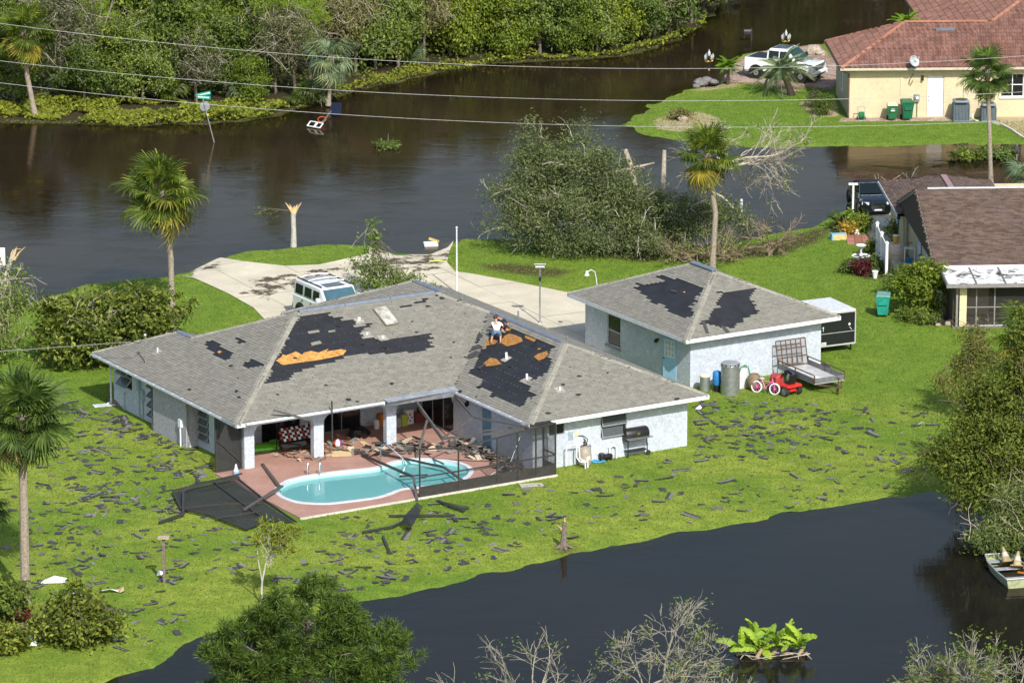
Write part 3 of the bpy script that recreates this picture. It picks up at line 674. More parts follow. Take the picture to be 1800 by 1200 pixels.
def gutter(a, b, out):
    m = MB(); a, b = Vector((*a, 2.28)), Vector((*b, 2.28)); dd = (b - a).normalized(); o_ = Vector((*out, 0)); V = []
    prof = [(.04, .055), (.04, -.06), (.1, -.06), (.15, -.02), (.15, .055), (.14, .055), (.135, -.01), (.05, -.04), (.05, .055)]
    for p in (a, b): V += [p + o_ * x + Vector((0, 0, z)) for x, z in prof]
    k = len(prof); m.add(V, [(i, (i + 1) % k, k + (i + 1) % k, k + i) for i in range(k)]); g = hp(m, 'gutter', WHITE2)
    L = (b - a).length; i = 0
    while i * .9 < L:
        q = a + dd * (i * .9); t = MB(); t.bar(q + o_ * .04 + Vector((0, 0, .06)), q + o_ * .15 + Vector((0, 0, .06)), .03, .012); hp(t, 'gutter_strap', WHITE, g); i += 1
    return g
gutter((-21.8, -12.3), (-21.8, .25), (-1, 0)); gutter((-21.4, -13.62), (-14.7, -13.62), (0, -1)); gutter((-11.12, -19.4), (-11.12, -13.9), (-1, 0))
m = MB(); m.tube([(-21.9, .1, 2.2), (-21.3, -.28, 2.0), (-21.22, -.3, 1.8), (-21.22, -.3, .12), (-21.45, -.32, .05)], .045, 6); hp(m, 'downspout', WHITE2)
m = MB(); V = [(-14.62, -13.72, 2.13), (-11.05, -13.78, 2.1), (-11.05, -13.5, 2.48), (-14.62, -13.55, 2.42), (-14.62, -13.95, 2.36), (-11.05, -13.9, 2.4)]; m.add(V, [(0, 1, 5, 4), (4, 5, 2, 3)]); hp(m, 'bent_gutter_sheet', mat('bent_grey_metal', (.34, .37, .4), .5, .25, 4, metal=.3))
m = MB()
for k, (x0, x1, y0, y1) in enumerate(RF.r): m.bb(x0 + .01, x1 - .01, y0 + .01, y1 - .01, 2.19 + .005 * k, 2.2 + .005 * k)
hp(m, 'soffit', WHITE2)
# walls
WT = 2.25
def hw(a, b, holes=(), mats=STUC, z0=-.1, z1=WT, th=.18, name='wall'):
    m = MB(); wall(m, a, b, z0, z1, th, holes); return hp(m, name, mats)
hw((-10.6, -19.35), (-2.73, -19.35), [(.82, 1.59, 1.45, 2.05), (3.43, 4.73, 1.0, 2.0)])
hw((-2.73, -19.34), (-2.73, 1.65)); hw((-10.4, 1.65), (-2.75, 1.65)); hw((-21.0, -.35), (-16.7, -.35)); hw((-16.7, -1.65), (-10.45, -1.65)); hw((-10.45, 1.63), (-10.45, -1.6)); hw((-16.72, -1.6), (-16.72, -.4))
hw((-10.6, -9.6), (-10.6, -19.17), [(.2, 3.05, .05, 2.05), (5.5, 6.3, .05, 2.05)])                 # wing side towards the pool
hw((-21.1, -.35), (-21.1, -5.1), [(.8, 1.85, 1.05, 2.1), (3.85, 4.6, .3, 2.05)])
hw((-21.6, -5.1), (-21.6, -8.45), (), STUC2); hw((-21.0, -8.45), (-21.0, -10.15), [(.05, 1.0, .35, 2.1)]); m = MB(); m.bb(-21.6, -21.0, -5.28, -5.1, -.1, WT); m.bb(-21.55, -20.95, -8.45, -8.27, -.1, WT - .003); hp(m, 'wall', STUC2)
hw((-20.9, -9.6), (-10.7, -9.6), [(2.4, 4.3, .05, 2.05), (5.5, 7.35, .05, 2.05)]); m = MB(); m.bb(-20.9, -20.72, -10.15, -9.62, -.1, WT); hp(m, 'wall', STUC)
# rooms behind the openings
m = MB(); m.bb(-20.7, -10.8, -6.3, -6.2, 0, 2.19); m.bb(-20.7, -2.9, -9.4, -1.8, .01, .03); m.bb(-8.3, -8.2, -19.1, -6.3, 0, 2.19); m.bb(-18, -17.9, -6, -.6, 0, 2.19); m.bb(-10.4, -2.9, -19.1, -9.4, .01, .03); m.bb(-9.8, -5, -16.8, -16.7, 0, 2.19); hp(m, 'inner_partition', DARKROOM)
# arcade along the lanai
def arcade():
    pil = [(-21.06, -20.58), (-17.68, -17.2), (-14.08, -13.6)]; r = .45; top = 1.93; poly = []
    for i, (a, b) in enumerate(pil):
        s = MB(); s.bb(a, b, -12.86, -12.56, -.05, top - r + .002); hp(s, 'pillar', STUC)
    spans = [(-20.58, -17.68), (-17.2, -14.08), (-13.6, -10.62)]
    m = MB(); m.bb(-21.06, -10.62, -12.85, -12.57, top, WT - .004)
    for a, b in spans:
        for x, sg in ((a, 1), (b, -1)):
            q = [(x, top), (x, top - r)] + [(x + sg * (r - r * math.cos(t)), top - r + r * math.sin(t)) for t in np.linspace(0, math.pi / 2, 8)]
            # fillet: the corner left over between pillar and curve
            q = [(x, top)] + [(x + sg * r * (1 - math.cos(t)), top - r * (1 - math.sin(t))) for t in np.linspace(0, math.pi / 2, 8)]
            Mx = Matrix(((1, 0, 0), (0, 0, 1), (0, 1, 0)))
            m.prism(q, -12.85, -12.57, 0, Mx)
    for a, b in pil: m.bb(a, b, -12.858, -12.562, top - r, top)
    hp(m, 'arcade_header', STUC)
arcade()
# windows and doors
def framed(parent, a, d, n, s0, s1, z0, z1, fm, fw_=.05, depth=.06, inset=.06, bars=(), name='window', pane=PANE, vbars=()):
    """frame with panes set into a wall; a wall start, d along it, n inwards"""
    a = Vector((*a, 0)); d = Vector((*d, 0)); n = Vector((*n, 0)); P_ = lambda s, z, k=inset: a + d * s + n * k + Vector((0, 0, z)); m = MB()
    for p, q in ((P_(s0, z0), P_(s1, z0)), (P_(s0, z1), P_(s1, z1))): m.bar(p, q, depth, fw_)
    for p, q in ((P_(s0, z0), P_(s0, z1)), (P_(s1, z0), P_(s1, z1))): m.bar(p, q, fw_, depth, up=tuple(n))
    for z in bars: m.bar(P_(s0, z), P_(s1, z), depth, fw_ * .7)
    for s in vbars: m.bar(P_(s, z0), P_(s, z1), fw_ * .7, depth, up=tuple(n))
    w = parent_build(m, name, fm, parent)
    zs = sorted([z0, *bars, z1]); ss = sorted([s0, *vbars, s1])
    for i in range(len(zs) - 1):
        for j in range(len(ss) - 1):
            g = MB(); g.slab([P_(ss[j] + .02, zs[i] + .02), P_(ss[j + 1] - .02, zs[i] + .02), P_(ss[j + 1] - .02, zs[i + 1] - .02), P_(ss[j] + .02, zs[i + 1] - .02)], .01, n); g.build('pane', pane, w)
    return w
def parent_build(m, name, mats, parent):
    b_ = parent.get('_b'); return m.build(name, mats, parent, loc=(-b_[0], -b_[1], 0) if b_ else None)
house['_b'] = [U0, V0]
WFRAME = mat('grey_window_frame', (.3, .31, .32), .5, .15, 5)
def awning(parent, a, d, n, s0, s1, z0, z1, np_, ang, fm=WFRAME):
    w = framed(parent, a, d, n, s0, s1, z0, z1, fm, bars=[z0 + (z1 - z0) * i / np_ for i in range(1, np_)], pane=SCREEN)
    a = Vector((*a, 0)); d3 = Vector((*d, 0)); n3 = Vector((*n, 0)); h = (z1 - z0) / np_
    for i in range(np_):
        ztop = z0 + (i + 1) * h - .03; k = (math.cos(ang) * (h - .04), math.sin(ang) * (h - .04)); m = MB(); g = MB()
        t0, t1 = a + d3 * (s0 + .03) + n3 * .01 + Vector((0, 0, ztop)), a + d3 * (s1 - .03) + n3 * .01 + Vector((0, 0, ztop)); dn = Vector((0, 0, -k[0])) - n3 * k[1]
        for p, q in ((t0, t1), (t0 + dn, t1 + dn), (t0, t0 + dn), (t1, t1 + dn)): m.bar(p, q, .035, .035)
        s = m.build('sash', fm, w); g.slab([t0, t1, t1 + dn, t0 + dn], .006, d3.cross(dn).normalized()); g.build('pane', glass_pane_light, w)
glass_pane_light = glass_mat('awning_glass', (.12, .14, .15), .05, .6)
framed(house, (-10.6, -19.35), (1, 0), (0, 1), .82, 1.59, 1.45, 2.05, WFRAME, vbars=(1.2,))
awning(house, (-10.6, -19.35), (1, 0), (0, 1), 3.43, 4.73, 1.0, 2.0, 2, .28)
awning(house, (-21.1, -.35), (0, -1), (1, 0), .8, 1.85, 1.05, 2.1, 2, .75); awning(house, (-21.1, -.35), (0, -1), (1, 0), 3.85, 4.6, .3, 2.05, 4, .9, mat('dark_window_frame', (.06, .065, .07), .5))
awning(house, (-21.0, -8.45), (0, -1), (1, 0), .05, 1.0, .35, 2.1, 5, .35, mat('rusty_window_frame', (.34, .31, .27), .6))
framed(house, (-20.9, -9.6), (1, 0), (0, 1), 2.4, 4.3, .05, 2.05, BRONZE, vbars=(3.3,), name='sliding_door', pane=DARKGLASS)
framed(house, (-20.9, -9.6), (1, 0), (0, 1), 5.5, 7.35, .05, 2.05, WFRAME, vbars=(6.4,), name='sliding_door', pane=DARKGLASS)
framed(house, (-10.6, -9.6), (0, -1), (1, 0), .2, 3.05, .05, 2.05, WFRAME, vbars=(1.15, 2.1), name='sliding_door', pane=DARKGLASS)
DOORBLUE = mat('steel_blue_paint', (.12, .25, .36), .5, .1, 4)
m = MB(); m.bb(-10.58, -10.53, -15.85, -15.15, .06, 2.04); dr = hp(m, 'door', DOORBLUE); m = MB(); m.ball((-10.62, -15.75, 1.0), .035, 8, 5); hp(m, 'handle', CHROME, dr, True)
m = MB(); m.bb(-10.66, -10.60, -14.0, -13.85, 1.65, 1.85); m.bb(-10.75, -10.66, -13.98, -13.87, 1.6, 1.8); hp(m, 'wall_lamp', BLACK)
# meter, conduit, boxes on the far side wall
m = MB(); m.bb(-21.25, -21.1, -3.15, -2.95, 1.3, 2.15); m.bb(-21.22, -21.1, -3.5, -3.25, .9, 1.35); m.tube([(-21.15, -3.35, .9), (-21.15, -3.35, -.02)], .03, 6); m.tube([(-21.15, -3.0, 1.3), (-21.15, -3.0, -.02)], .025, 6); m.tube([(-21.15, -1.5, .75), (-21.15, -1.5, -.02)], .02, 6); m.ball((-21.15, -1.5, .77), .045, 6, 4); hp(m, 'electric_box', mat('blue_grey_metal_box', (.3, .37, .41), .5))
m = MB(); m.bb(-21.72, -21.6, -8.15, -7.9, .85, 1.2); m.tube([(-21.68, -8.05, .85), (-21.7, -8.1, .7), (-21.7, -8.1, -.02)], .035, 6); hp(m, 'disconnect_box', WHITE)

# ================================================================== the detached garage
GU, GV = 6.27, -6.8
garage = thing('detached_garage', 'pale blue stucco garage with hip roof patched in black felt', 'garage', W(GU, GV), AZ); garage['_b'] = [GU, GV]
def gp(mb, name, mats, parent=None, smooth=False): return hp(mb, name, mats, parent, smooth, garage, (GU, GV))
GRF = Hips([(2.05, 10.5, -11.95, -1.72)], 2.47, .425); GT = .425
d = MB(); GRF.deck(d, .012); gp(d, 'roof_felt', FELT)
gh_left = [roof_uv(0, 'x0', [(1155,488),(1164,484),(1174,487.5),(1193,492),(1204,496),(1238,508),(1236,514),(1229,518),(1222,526),(1227,531),(1212,538),(1220,543.5),(1217,555),(1202,558),(1164,542),(1170,538),(1150,534),(1137,524),(1141,521),(1126,515),(1129,512),(1114,507),(1126,502),(1110,495),(1115,494),(1132,501),(1143,499.6),(1168,494)], GRF)]
gh_front = [roof_uv(0, 'y0', [(1264,514),(1328,507),(1321,518),(1320,528),(1328,538),(1332,550),(1312,560),(1300,568),(1287,578),(1255,574),(1232,569),(1247,555),(1252,546),(1262,540),(1255,532),(1268,526)], GRF)]
gps = [GRF.pieces(0, s, SW, SE, h, jitter=.004, seed=90 + i) for i, (s, h) in enumerate((('x0', gh_left), ('y0', gh_front), ('x1', []), ('y1', [])))]
lay(garage, 'shingle', gps, piece_mesh, SHING, 300, 'shingle_field', near_score, (GU, GV, 0))
zg = 2.47 + 4.225 * GT
for a, b in (((2.05, -11.95, 2.47), (6.275, -7.73, zg)), ((10.5, -11.95, 2.47), (6.275, -7.73, zg)), ((2.05, -1.72, 2.47), (6.275, -5.94, zg)), ((10.5, -1.72, 2.47), (6.275, -5.94, zg))): caps(garage, 'hip_cap', a, b, CAPM, .34, .16, (GU, GV, 0))
_h, house_ = house, house
m = MB(); m.bar((6.275, -7.8, zg + .05), (6.275, -5.9, zg + .05), .3, .06); gp(m, 'ridge_vent', RIDGE)
for k, side, q in ((0, 'y0', [(1233,566),(1238,563),(1246,586),(1241,587)]), (0, 'y0', [(1266,574),(1271,573),(1283,584),(1277,586)]), (0, 'x0', [(1180,510),(1190,512),(1189,515),(1179,513)])):
    on_roof(k, side, q, .03, mat('torn_shingle_back', (.05, .05, .052)), 'loose_flap', .012, GRF, garage, (GU, GV))
on_roof(0, 'x0', [(1200, 513), (1205, 512.5), (1204, 515.5)], .012, PLY, 'bare_sheathing', .004, GRF, garage, (GU, GV))
def gedge(a, b, out, mats=WHITE):
    m = MB(); a, b = Vector((*a, 2.375)), Vector((*b, 2.375)); o_ = Vector((*out, 0)) * .02; m.bar(a + o_, b + o_, .035, .18); gp(m, 'fascia', mats)
gedge((2.02, -11.95), (10.53, -11.95), (0, -1)); gedge((2.05, -11.93), (2.05, -1.72), (-1, 0), WHITE2); gedge((10.5, -11.93), (10.5, -1.72), (1, 0)); gedge((2.02, -1.72), (10.53, -1.72), (0, 1))
m = MB(); m.bb(2.07, 10.48, -11.93, -1.74, 2.3, 2.31); gp(m, 'soffit', WHITE2)
def gw(a, b, holes=()): m = MB(); wall(m, a, b, -.1, 2.36, .18, holes); gp(m, 'wall', STUC)
gw((2.65, -11.35), (9.87, -11.35)); gw((9.87, -11.34), (9.87, -2.32)); gw((9.85, -2.32), (2.67, -2.32)); gw((2.65, -2.3), (2.65, -11.17), [(1.95, 3.1, .5, 1.95), (7.0, 7.9, .05, 2.05)])
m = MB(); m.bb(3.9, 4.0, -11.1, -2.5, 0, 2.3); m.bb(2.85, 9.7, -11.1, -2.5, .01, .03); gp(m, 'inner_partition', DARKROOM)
framed(garage, (2.65, -2.3), (0, -1), (1, 0), 1.95, 3.1, .5, 1.95, WHITE2, bars=(1.2,), pane=PANE)
m = MB(); m.bb(2.55, 2.66, -5.5, -4.15, .4, .48); gp(m, 'window_sill', mat('rusty_sill', (.25, .24, .24), .7))
DOORB2 = mat('pale_blue_paint', (.28, .5, .68), .5, .08, 4)
# open door leaf, hinged at the near jamb, white glazing grid
m = MB(); A = Vector((2.65, -10.2, .06)); D_ = Vector((-.55, .70, 0)).normalized(); D_ = Vector((-.2, .98, 0)).normalized(); nn = Vector((-.98, -.2, 0)); K = Matrix((D_, nn, Vector((0, 0, 1)))).transposed()
m.obox(A + D_ * .43 + Vector((0, 0, .99)), (.43, .022, .99), K); dr = gp(m, 'door', DOORB2)
m = MB()
for i in range(4): m.obox(A + D_ * (.13 + .2 * i) + nn * .03 + Vector((0, 0, 1.45)), (.015, .012, .4), K)
for i in range(4): m.obox(A + D_ * .43 + nn * .03 + Vector((0, 0, 1.06 + .26 * i)), (.31, .012, .015), K)
gp(m, 'glazing_grid', WHITE, dr); m = MB(); m.obox(A + D_ * .43 + nn * .024 + Vector((0, 0, 1.45)), (.3, .003, .38), K); gp(m, 'pane', mat('pale_glass', (.45, .5, .5), .1), dr)
m = MB(); m.ball(A + D_ * .78 + nn * .06 + Vector((0, 0, .95)), .035, 8, 5); gp(m, 'handle', BLACK, dr, True)
m = MB(); m.bb(2.5, 2.65, -8.75, -8.6, 1.65, 1.72); m.lathe([(.03, 0), (.09, -.05), (.09, -.14)], 8, (2.5, -8.67, 1.7)); gp(m, 'wall_lamp', BLACK)
# gooseneck lamp at the far wall
m = MB(); q0 = Vector((3.4, -2.25, 2.2)); m.tube([q0, q0 + Vector((0, .2, .9)), q0 + Vector((-.05, .25, 1.2)), q0 + Vector((-.22, .3, 1.3)), q0 + Vector((-.4, .35, 1.2))], .022, 6); gl_ = gp(m, 'gooseneck_lamp', WHITE2, None, True)
m = MB(); m.lathe([(.03, .14), (.065, .11), (.07, .01), (.13, -.07), (.12, -.08)], 10, q0 + Vector((-.42, .35, 1.12))); gp(m, 'lamp_shade', WHITE, gl_, True)
# ================================================================== pool deck, pool, fallen screen cage
def chaikin(p, n=2):
    for _ in range(n):
        q = []
        for i in range(len(p)):
            a, b = Vector(p[i]), Vector(p[(i + 1) % len(p)]); q += [a * .75 + b * .25, a * .25 + b * .75]
        p = q
    return p
def offset(p, d):
    q = []; n = len(p)
    for i in range(n):
        t = (p[(i + 1) % n] - p[i - 1]).normalized(); q.append(p[i] + Vector((t.y, -t.x)) * d)
    return q
rim = chaikin([Vector(p) for p in POOL]); _area = sum(rim[i - 1].x * rim[i].y - rim[i].x * rim[i - 1].y for i in range(len(rim)))
if _area < 0: rim = rim[::-1]
inner = offset(rim, -.2)
DECK_Z = .06
deck_out = [W(u, v) for u, v in ((-22.45, -20.45), (-10.05, -20.45), (-10.05, -19.38), (-10.62, -19.38), (-10.62, -9.55), (-20.75, -9.55), (-20.75, -12.6), (-22.45, -12.6))]
dm, nt, b, o = nmat('pink_deck_paint'); pos = coords(nt)
c = ramp(nt, noise(nt, pos, .8, 5, .6), [(.3, (.34, .19, .15)), (.7, (.44, .265, .21))]); c = mixc(nt, .5, c, ramp(nt, noise(nt, pos, 7, 4, .7), [(.3, (.72, .7, .68)), (.7, (1.12, 1.1, 1.1))]), 'MULTIPLY')
nt.links.new(c, b.inputs['Base Color']); b.inputs['Roughness'].default_value = .85; bump(nt, b, noise(nt, pos, 50, 2), .2, .01)
tri = tessellate_polygon([[Vector((p.x, p.y, 0)) for p in deck_out], [Vector((p.x, p.y, 0)) for p in rim]])
V = [(p.x, p.y, DECK_Z) for p in deck_out] + [(p.x, p.y, DECK_Z) for p in rim]; F = [tuple(t) for t in tri]
k = len(V); n = len(deck_out); V += [(p.x, p.y, -.15) for p in deck_out]; F += [(i, (i + 1) % n, k + (i + 1) % n, k + i) for i in range(n)]
me = bpy.data.meshes.new('pool_deck'); me.from_pydata(V, [], F); me.materials.append(dm); deck = tag(link('pool_deck', me), kind='structure')
m = MB(); m.bar(W(-22.5, -20.48, .02), W(-10.05, -20.48, .02), .08, .12); m.build('kerb_edge', mat('pale_concrete', (.55, .52, .45), .85), deck)
cen = W(-17.3, -17.6)
pool = thing('swimming_pool', 'kidney shaped pool of turquoise water set in the pink deck', 'pool', (cen.x, cen.y, 0))
def pl(m, name, mats, parent=None, smooth=False):
    return m.build(name, mats, parent or pool, smooth, loc=(-cen.x, -cen.y, 0) if parent is None else None)
n = len(rim)
m = MB(); m.add([(p.x, p.y, DECK_Z - .01) for p in rim] + [(p.x, p.y, DECK_Z + .03) for p in rim] + [(p.x, p.y, DECK_Z + .03) for p in inner] + [(p.x, p.y, DECK_Z - .05) for p in inner],
    [(k * n + i, k * n + (i + 1) % n, (k + 1) * n + (i + 1) % n, (k + 1) * n + i) for k in range(3) for i in range(n)])
pl(m, 'coping', mat('pale_coping', (.58, .6, .62), .75, .12, 5))
PLAST = mat('pool_plaster', (.42, .78, .80), .6, .08, 1)
m = MB(); fl = offset(inner, -.35)
m.add([(p.x, p.y, DECK_Z - .05) for p in inner] + [(p.x, p.y, -.95) for p in inner] + [(p.x, p.y, -1.25) for p in fl], [(k * n + i, k * n + (i + 1) % n, (k + 1) * n + (i + 1) % n, (k + 1) * n + i) for k in range(2) for i in range(n)])
m.poly([(p.x, p.y, -1.25) for p in fl]); pl(m, 'basin', PLAST)
m = MB()
for k in range(3):      # entry steps at the far right end of the basin
    q = W(-13.9, -16.4); m.lathe([(1.5 - .4 * k, 0), (1.5 - .4 * k, .28)], 20, (q.x, q.y, -1.2 + .28 * k))
pl(m, 'pool_step', PLAST)
pw, nt, b, o = nmat('pool_water'); t = N(nt, 'BsdfTransparent'); t.inputs[0].default_value = (.66, .96, .96, 1); g = N(nt, 'BsdfGlossy'); g.inputs['Roughness'].default_value = .03
bp = N(nt, 'Bump'); bp.inputs['Strength'].default_value = .15; bp.inputs['Distance'].default_value = .03; nt.links.new(noise(nt, coords(nt), 3, 3), bp.inputs['Height']); nt.links.new(bp.outputs[0], g.inputs['Normal'])
d_ = N(nt, 'BsdfDiffuse'); d_.inputs[0].default_value = (.27, .72, .72, 1); m0 = N(nt, 'MixShader'); m0.inputs[0].default_value = .5; nt.links.new(t.outputs[0], m0.inputs[1]); nt.links.new(d_.outputs[0], m0.inputs[2])
fr = N(nt, 'Fresnel'); fr.inputs['IOR'].default_value = 1.33; nt.links.new(bp.outputs[0], fr.inputs['Normal']); mx = N(nt, 'MixShader'); nt.links.new(fr.outputs[0], mx.inputs[0]); nt.links.new(m0.outputs[0], mx.inputs[1]); nt.links.new(g.outputs[0], mx.inputs[2]); nt.links.new(mx.outputs[0], o.inputs[0])
m = MB(); m.poly([(p.x, p.y, -.09) for p in offset(inner, .02)]); pl(m, 'pool_surface', pw)
# ladder and handrail
for px in (543, 564):
    a = G(px, 849, -.35); b_ = G(px - 3, 835, DECK_Z); m = MB(); mid = (a + b_) / 2
    m.tube([(a.x, a.y, -.6), (a.x, a.y, .2), (a.x * .9 + b_.x * .1, a.y * .9 + b_.y * .1, .45), (mid.x, mid.y, .56), (b_.x * .9 + a.x * .1, b_.y * .9 + a.y * .1, .42), (b_.x, b_.y, DECK_Z)], .026, 8); pl(m, 'ladder_rail', CHROME, None, True)
m = MB()
for z in (-.15, -.4): a = G(543, 849, -.35); b_ = G(564, 849, -.35); m.bar((a.x, a.y, z), (b_.x, b_.y, z), .08, .03)
pl(m, 'ladder_tread', CHROME)
a, b_ = G(669, 809, DECK_Z), G(712, 818, -.1); m = MB(); m.tube([a, a + Vector((0, 0, .62)), a + Vector((.12, .02, .74)), a + (b_ - a) * .35 + Vector((0, 0, .72)), a + (b_ - a) * .92 + Vector((0, 0, .3)), b_ + Vector((0, 0, .05)), b_ + Vector((-.25, .1, -.1))], .026, 8); pl(m, 'handrail', CHROME, None, True)

# ---- cage: standing front wall with kick panel
cage = thing('pool_cage', 'collapsed dark bronze screen enclosure tangled over the pool', 'pool enclosure', W(-16, -20.4), AZ); CB = (-16, -20.4); cage['_b'] = list(CB)
def cg(m, name, mats=BRONZE, parent=None): return m.build(name, mats, parent or cage, loc=(-CB[0], -CB[1], 0) if parent is None else None)
FV = -20.40
def pu(px, py, v=FV):
    """point on an upright plane v = const"""
    nw = Vector((-sa, ca, 0)); p = on_plane(px, py, W(0, v), nw); u, vv = UV(p); return Vector((u, v, p.z))
def pz(px, py, z): p = G(px, py, z); u, v = UV(p); return Vector((u, v, z))
us = [pu(x, y).x for x, y in ((738, 874), (806, 851), (874, 840), (910, 834), (942, 829), (971, 838))]; us[-1] = -10.1
tops = [2.15, 1.95, 2.1, 2.2, 2.28, 2.33]
for u, t_ in zip(us, tops): m = MB(); m.bar((u, FV, .05), (u, FV, t_), .055, .055); cg(m, 'post')
for i in range(5):
    m = MB(); m.bb(us[i] + .03, us[i + 1] - .03, FV - .01, FV + .01, .07, .52); cg(m, 'kick_panel')
    if i != 3:
        m = MB(); m.bar((us[i], FV, .93), (us[i + 1], FV, .93), .05, .05); cg(m, 'rail')
    m = MB(); m.bar((us[i], FV, tops[i]), (us[i + 1], FV, tops[i + 1]), .06, .06); cg(m, 'top_rail')
    if i >= 2: m = MB(); m.add([(us[i], FV, .53), (us[i + 1], FV, .53), (us[i + 1], FV, tops[i + 1] - .03), (us[i], FV, tops[i] - .03)], [(0, 1, 2, 3)]); cg(m, 'screen_panel', SCREEN)
m = MB(); m.bar((us[3], FV - .01, .93), (us[4], FV - .01, .93), .05, .05); cg(m, 'door_rail'); m = MB(); m.bb(us[3] + .04, us[3] + .1, FV - .05, FV - .02, 1.0, 1.12); cg(m, 'door_handle', CHROME)
# return to the house wall
m = MB(); m.bar((-10.1, -19.42, .05), (-10.1, -19.42, 2.15), .05); cg(m, 'post'); m = MB(); m.bar((-10.1, FV, .95), (-10.1, -19.42, .95), .05); cg(m, 'rail'); m = MB(); m.bar((-10.1, FV, 2.3), (-10.1, -19.42, 2.15), .06); cg(m, 'top_rail')
m = MB(); m.bb(-10.11, -10.09, FV + .03, -19.45, .07, .52); cg(m, 'kick_panel'); m = MB(); m.add([(-10.1, FV, .53), (-10.1, -19.42, .53), (-10.1, -19.42, 2.14), (-10.1, FV, 2.28)], [(0, 1, 2, 3)]); cg(m, 'screen_panel', SCREEN)
m = MB(); m.add([(us[4], FV, 2.31), (-10.1, FV, 2.35), (-10.1, -19.9, 2.3), (us[4], -19.9, 2.27)], [(0, 1, 2, 3)]); cg(m, 'roof_screen', SCREEN2)
# bent roof beams
GREYM = mat('grey_bronze_aluminium', (.13, .12, .11), .45, .2, 5, metal=.3)
def beam(pts, w=.06, h=.12, mats=GREYM):
    m = MB()
    for a, b_ in zip(pts, pts[1:]): m.bar(a, b_, w, h)
    return cg(m, 'fallen_beam', mats)
A1 = Vector((-13.1, -13.75, 2.1)); A2 = pz(778, 771, 1.35); A3 = Vector((us[4], FV, 2.28)); A4 = pz(832, 733, 2.0); A5 = Vector((-11.2, -13.8, 2.14))
beam([A1, A2], .08, .16); beam([A2, Vector(pz(860, 762, 1.85)), A3], .06, .1); beam([A5, A4], .05, .08); beam([A4, A2 + Vector((0, 0, .05))], .05, .06); beam([A4, A3 + Vector((-.3, .1, .02))], .06, .08)
beam([pz(846, 757, 1.75), pz(902, 751, 2.0)], .05, .05); beam([pz(751, 737, 1.75), pz(732, 805, .08)], .05, .1)
beam([pz(637, 799, .14), pz(727, 838, .5)], .1, .09, BRONZE); beam([pz(727, 838, .5), pz(733, 878, .08)], .1, .09)
beam([pz(663, 795, .12), pz(781, 821, .16)], .09, .08, BRONZE); beam([pz(781, 821, .16), pz(817, 847, .12)], .08, .09)
beam([pz(461, 815, .12), pz(491, 854, .2)], .12, .06); beam([pz(496, 854, .22), pz(430, 895, .3)], .12, .08)
beam([(-17.35, -13.9, .95), (-17.35, -13.9, 2.8)], .05, .05, BRONZE); beam([(-20.1, -13.75, 2.75), (-18.3, -13.8, 2.05), (-18.3, -13.8, 1.85)], .05, .08)
beam([pz(702, 837, .14), pz(752, 834, .1)], .06, .06, BRONZE); beam([pz(760, 806, .1), pz(780, 815, .1)], .06, .06)
m = MB(); m.tube([pu(816, 866) * 1, Vector((-12.2, -20.2, .9)), Vector((-11.6, -20.0, 1.9))], .012, 5); cg(m, 'guy_wire', STEEL)
# left side: standing torn panel and the wall that fell outwards over the lawn
for u, v, t_ in ((-22.35, -12.7, 1.95), (-21.15, -12.72, 2.15), (-21.1, -10.3, 2.15)): m = MB(); m.bar((u, v, .05), (u, v, t_), .055); cg(m, 'post')
m = MB(); m.bar((-22.35, -12.7, .06), (-21.1, -12.72, .06), .06, .1); m2 = MB(); m2.bar((-21.1, -12.72, .95), (-21.1, -10.3, .95), .05); cg(m, 'sill_rail'); cg(m2, 'rail')
m = MB(); m.add([(-21.12, -12.72, .05), (-21.12, -10.2, .05), (-21.12, -10.2, 2.16), (-21.12, -12.72, 2.16)], [(0, 1, 2, 3)]); cg(m, 'screen_panel', SCREEN2)
m = MB(); m.add([(-22.35, -12.68, .1), (-21.15, -12.7, .1), (-21.15, -12.7, 1.9), (-21.9, -12.7, 2.1), (-22.35, -12.68, 1.2)], [(0, 1, 2, 3, 4)]); cg(m, 'screen_panel', SCREEN2)
m = MB(); m.bar((-21.15, -12.74, .35), (-22.3, -12.72, 1.5), .05, .05); cg(m, 'brace')
q = [(303, 862, .15), (372, 845, .3), (415, 838, .3), (470, 882, .2), (521, 917, .12), (470, 915, .1), (432, 929, .1), (370, 905, .12), (318, 893, .12)]
Q = [pz(*p) for p in q]; cen_ = sum(Q, Vector()) / len(Q) + Vector((0, 0, .12)); m = MB(); m.add(Q + [cen_], [(i, (i + 1) % len(Q), len(Q)) for i in range(len(Q))]); cg(m, 'fallen_screen', SCREEN2)
for pts in ([(303, 862, .18), (372, 845, .33), (425, 832, .35)], [(318, 893, .16), (370, 905, .16), (432, 929, .14), (470, 915, .14)], [(415, 838, .34), (470, 882, .25), (521, 917, .16)], [(318, 893, .16), (400, 885, .3), (460, 884, .28)], [(372, 845, .34), (420, 880, .34), (470, 915, .16)], [(303, 862, .2), (318, 893, .16)], [(380, 910, .2), (460, 898, .25)]): beam([pz(*p) for p in pts], .06, .06, BRONZE)
beam([pz(280, 918, .1), pz(322, 903, .15), pz(322, 862, .3), pz(345, 850, .55), pz(420, 838, .5)], .1, .1, BRONZE)
for pts in ([(637, 935, .1), (690, 925, .12), (736, 903, .14)], [(684, 906, .1), (800, 905, .1)], [(770, 880, .12), (812, 895, .1)], [(673, 942, .1), (685, 970, .08)]): beam([pz(*p) for p in pts], .09, .07, BRONZE)
m = MB(); Q = [pz(*p) for p in ((733, 882, .12), (744, 890, .3), (724, 925, .5), (703, 920, .15), (712, 905, .4))]; m.add(Q, [(0, 1, 4), (1, 2, 4), (2, 3, 4), (3, 0, 4)]); cg(m, 'torn_screen', SCREEN2)
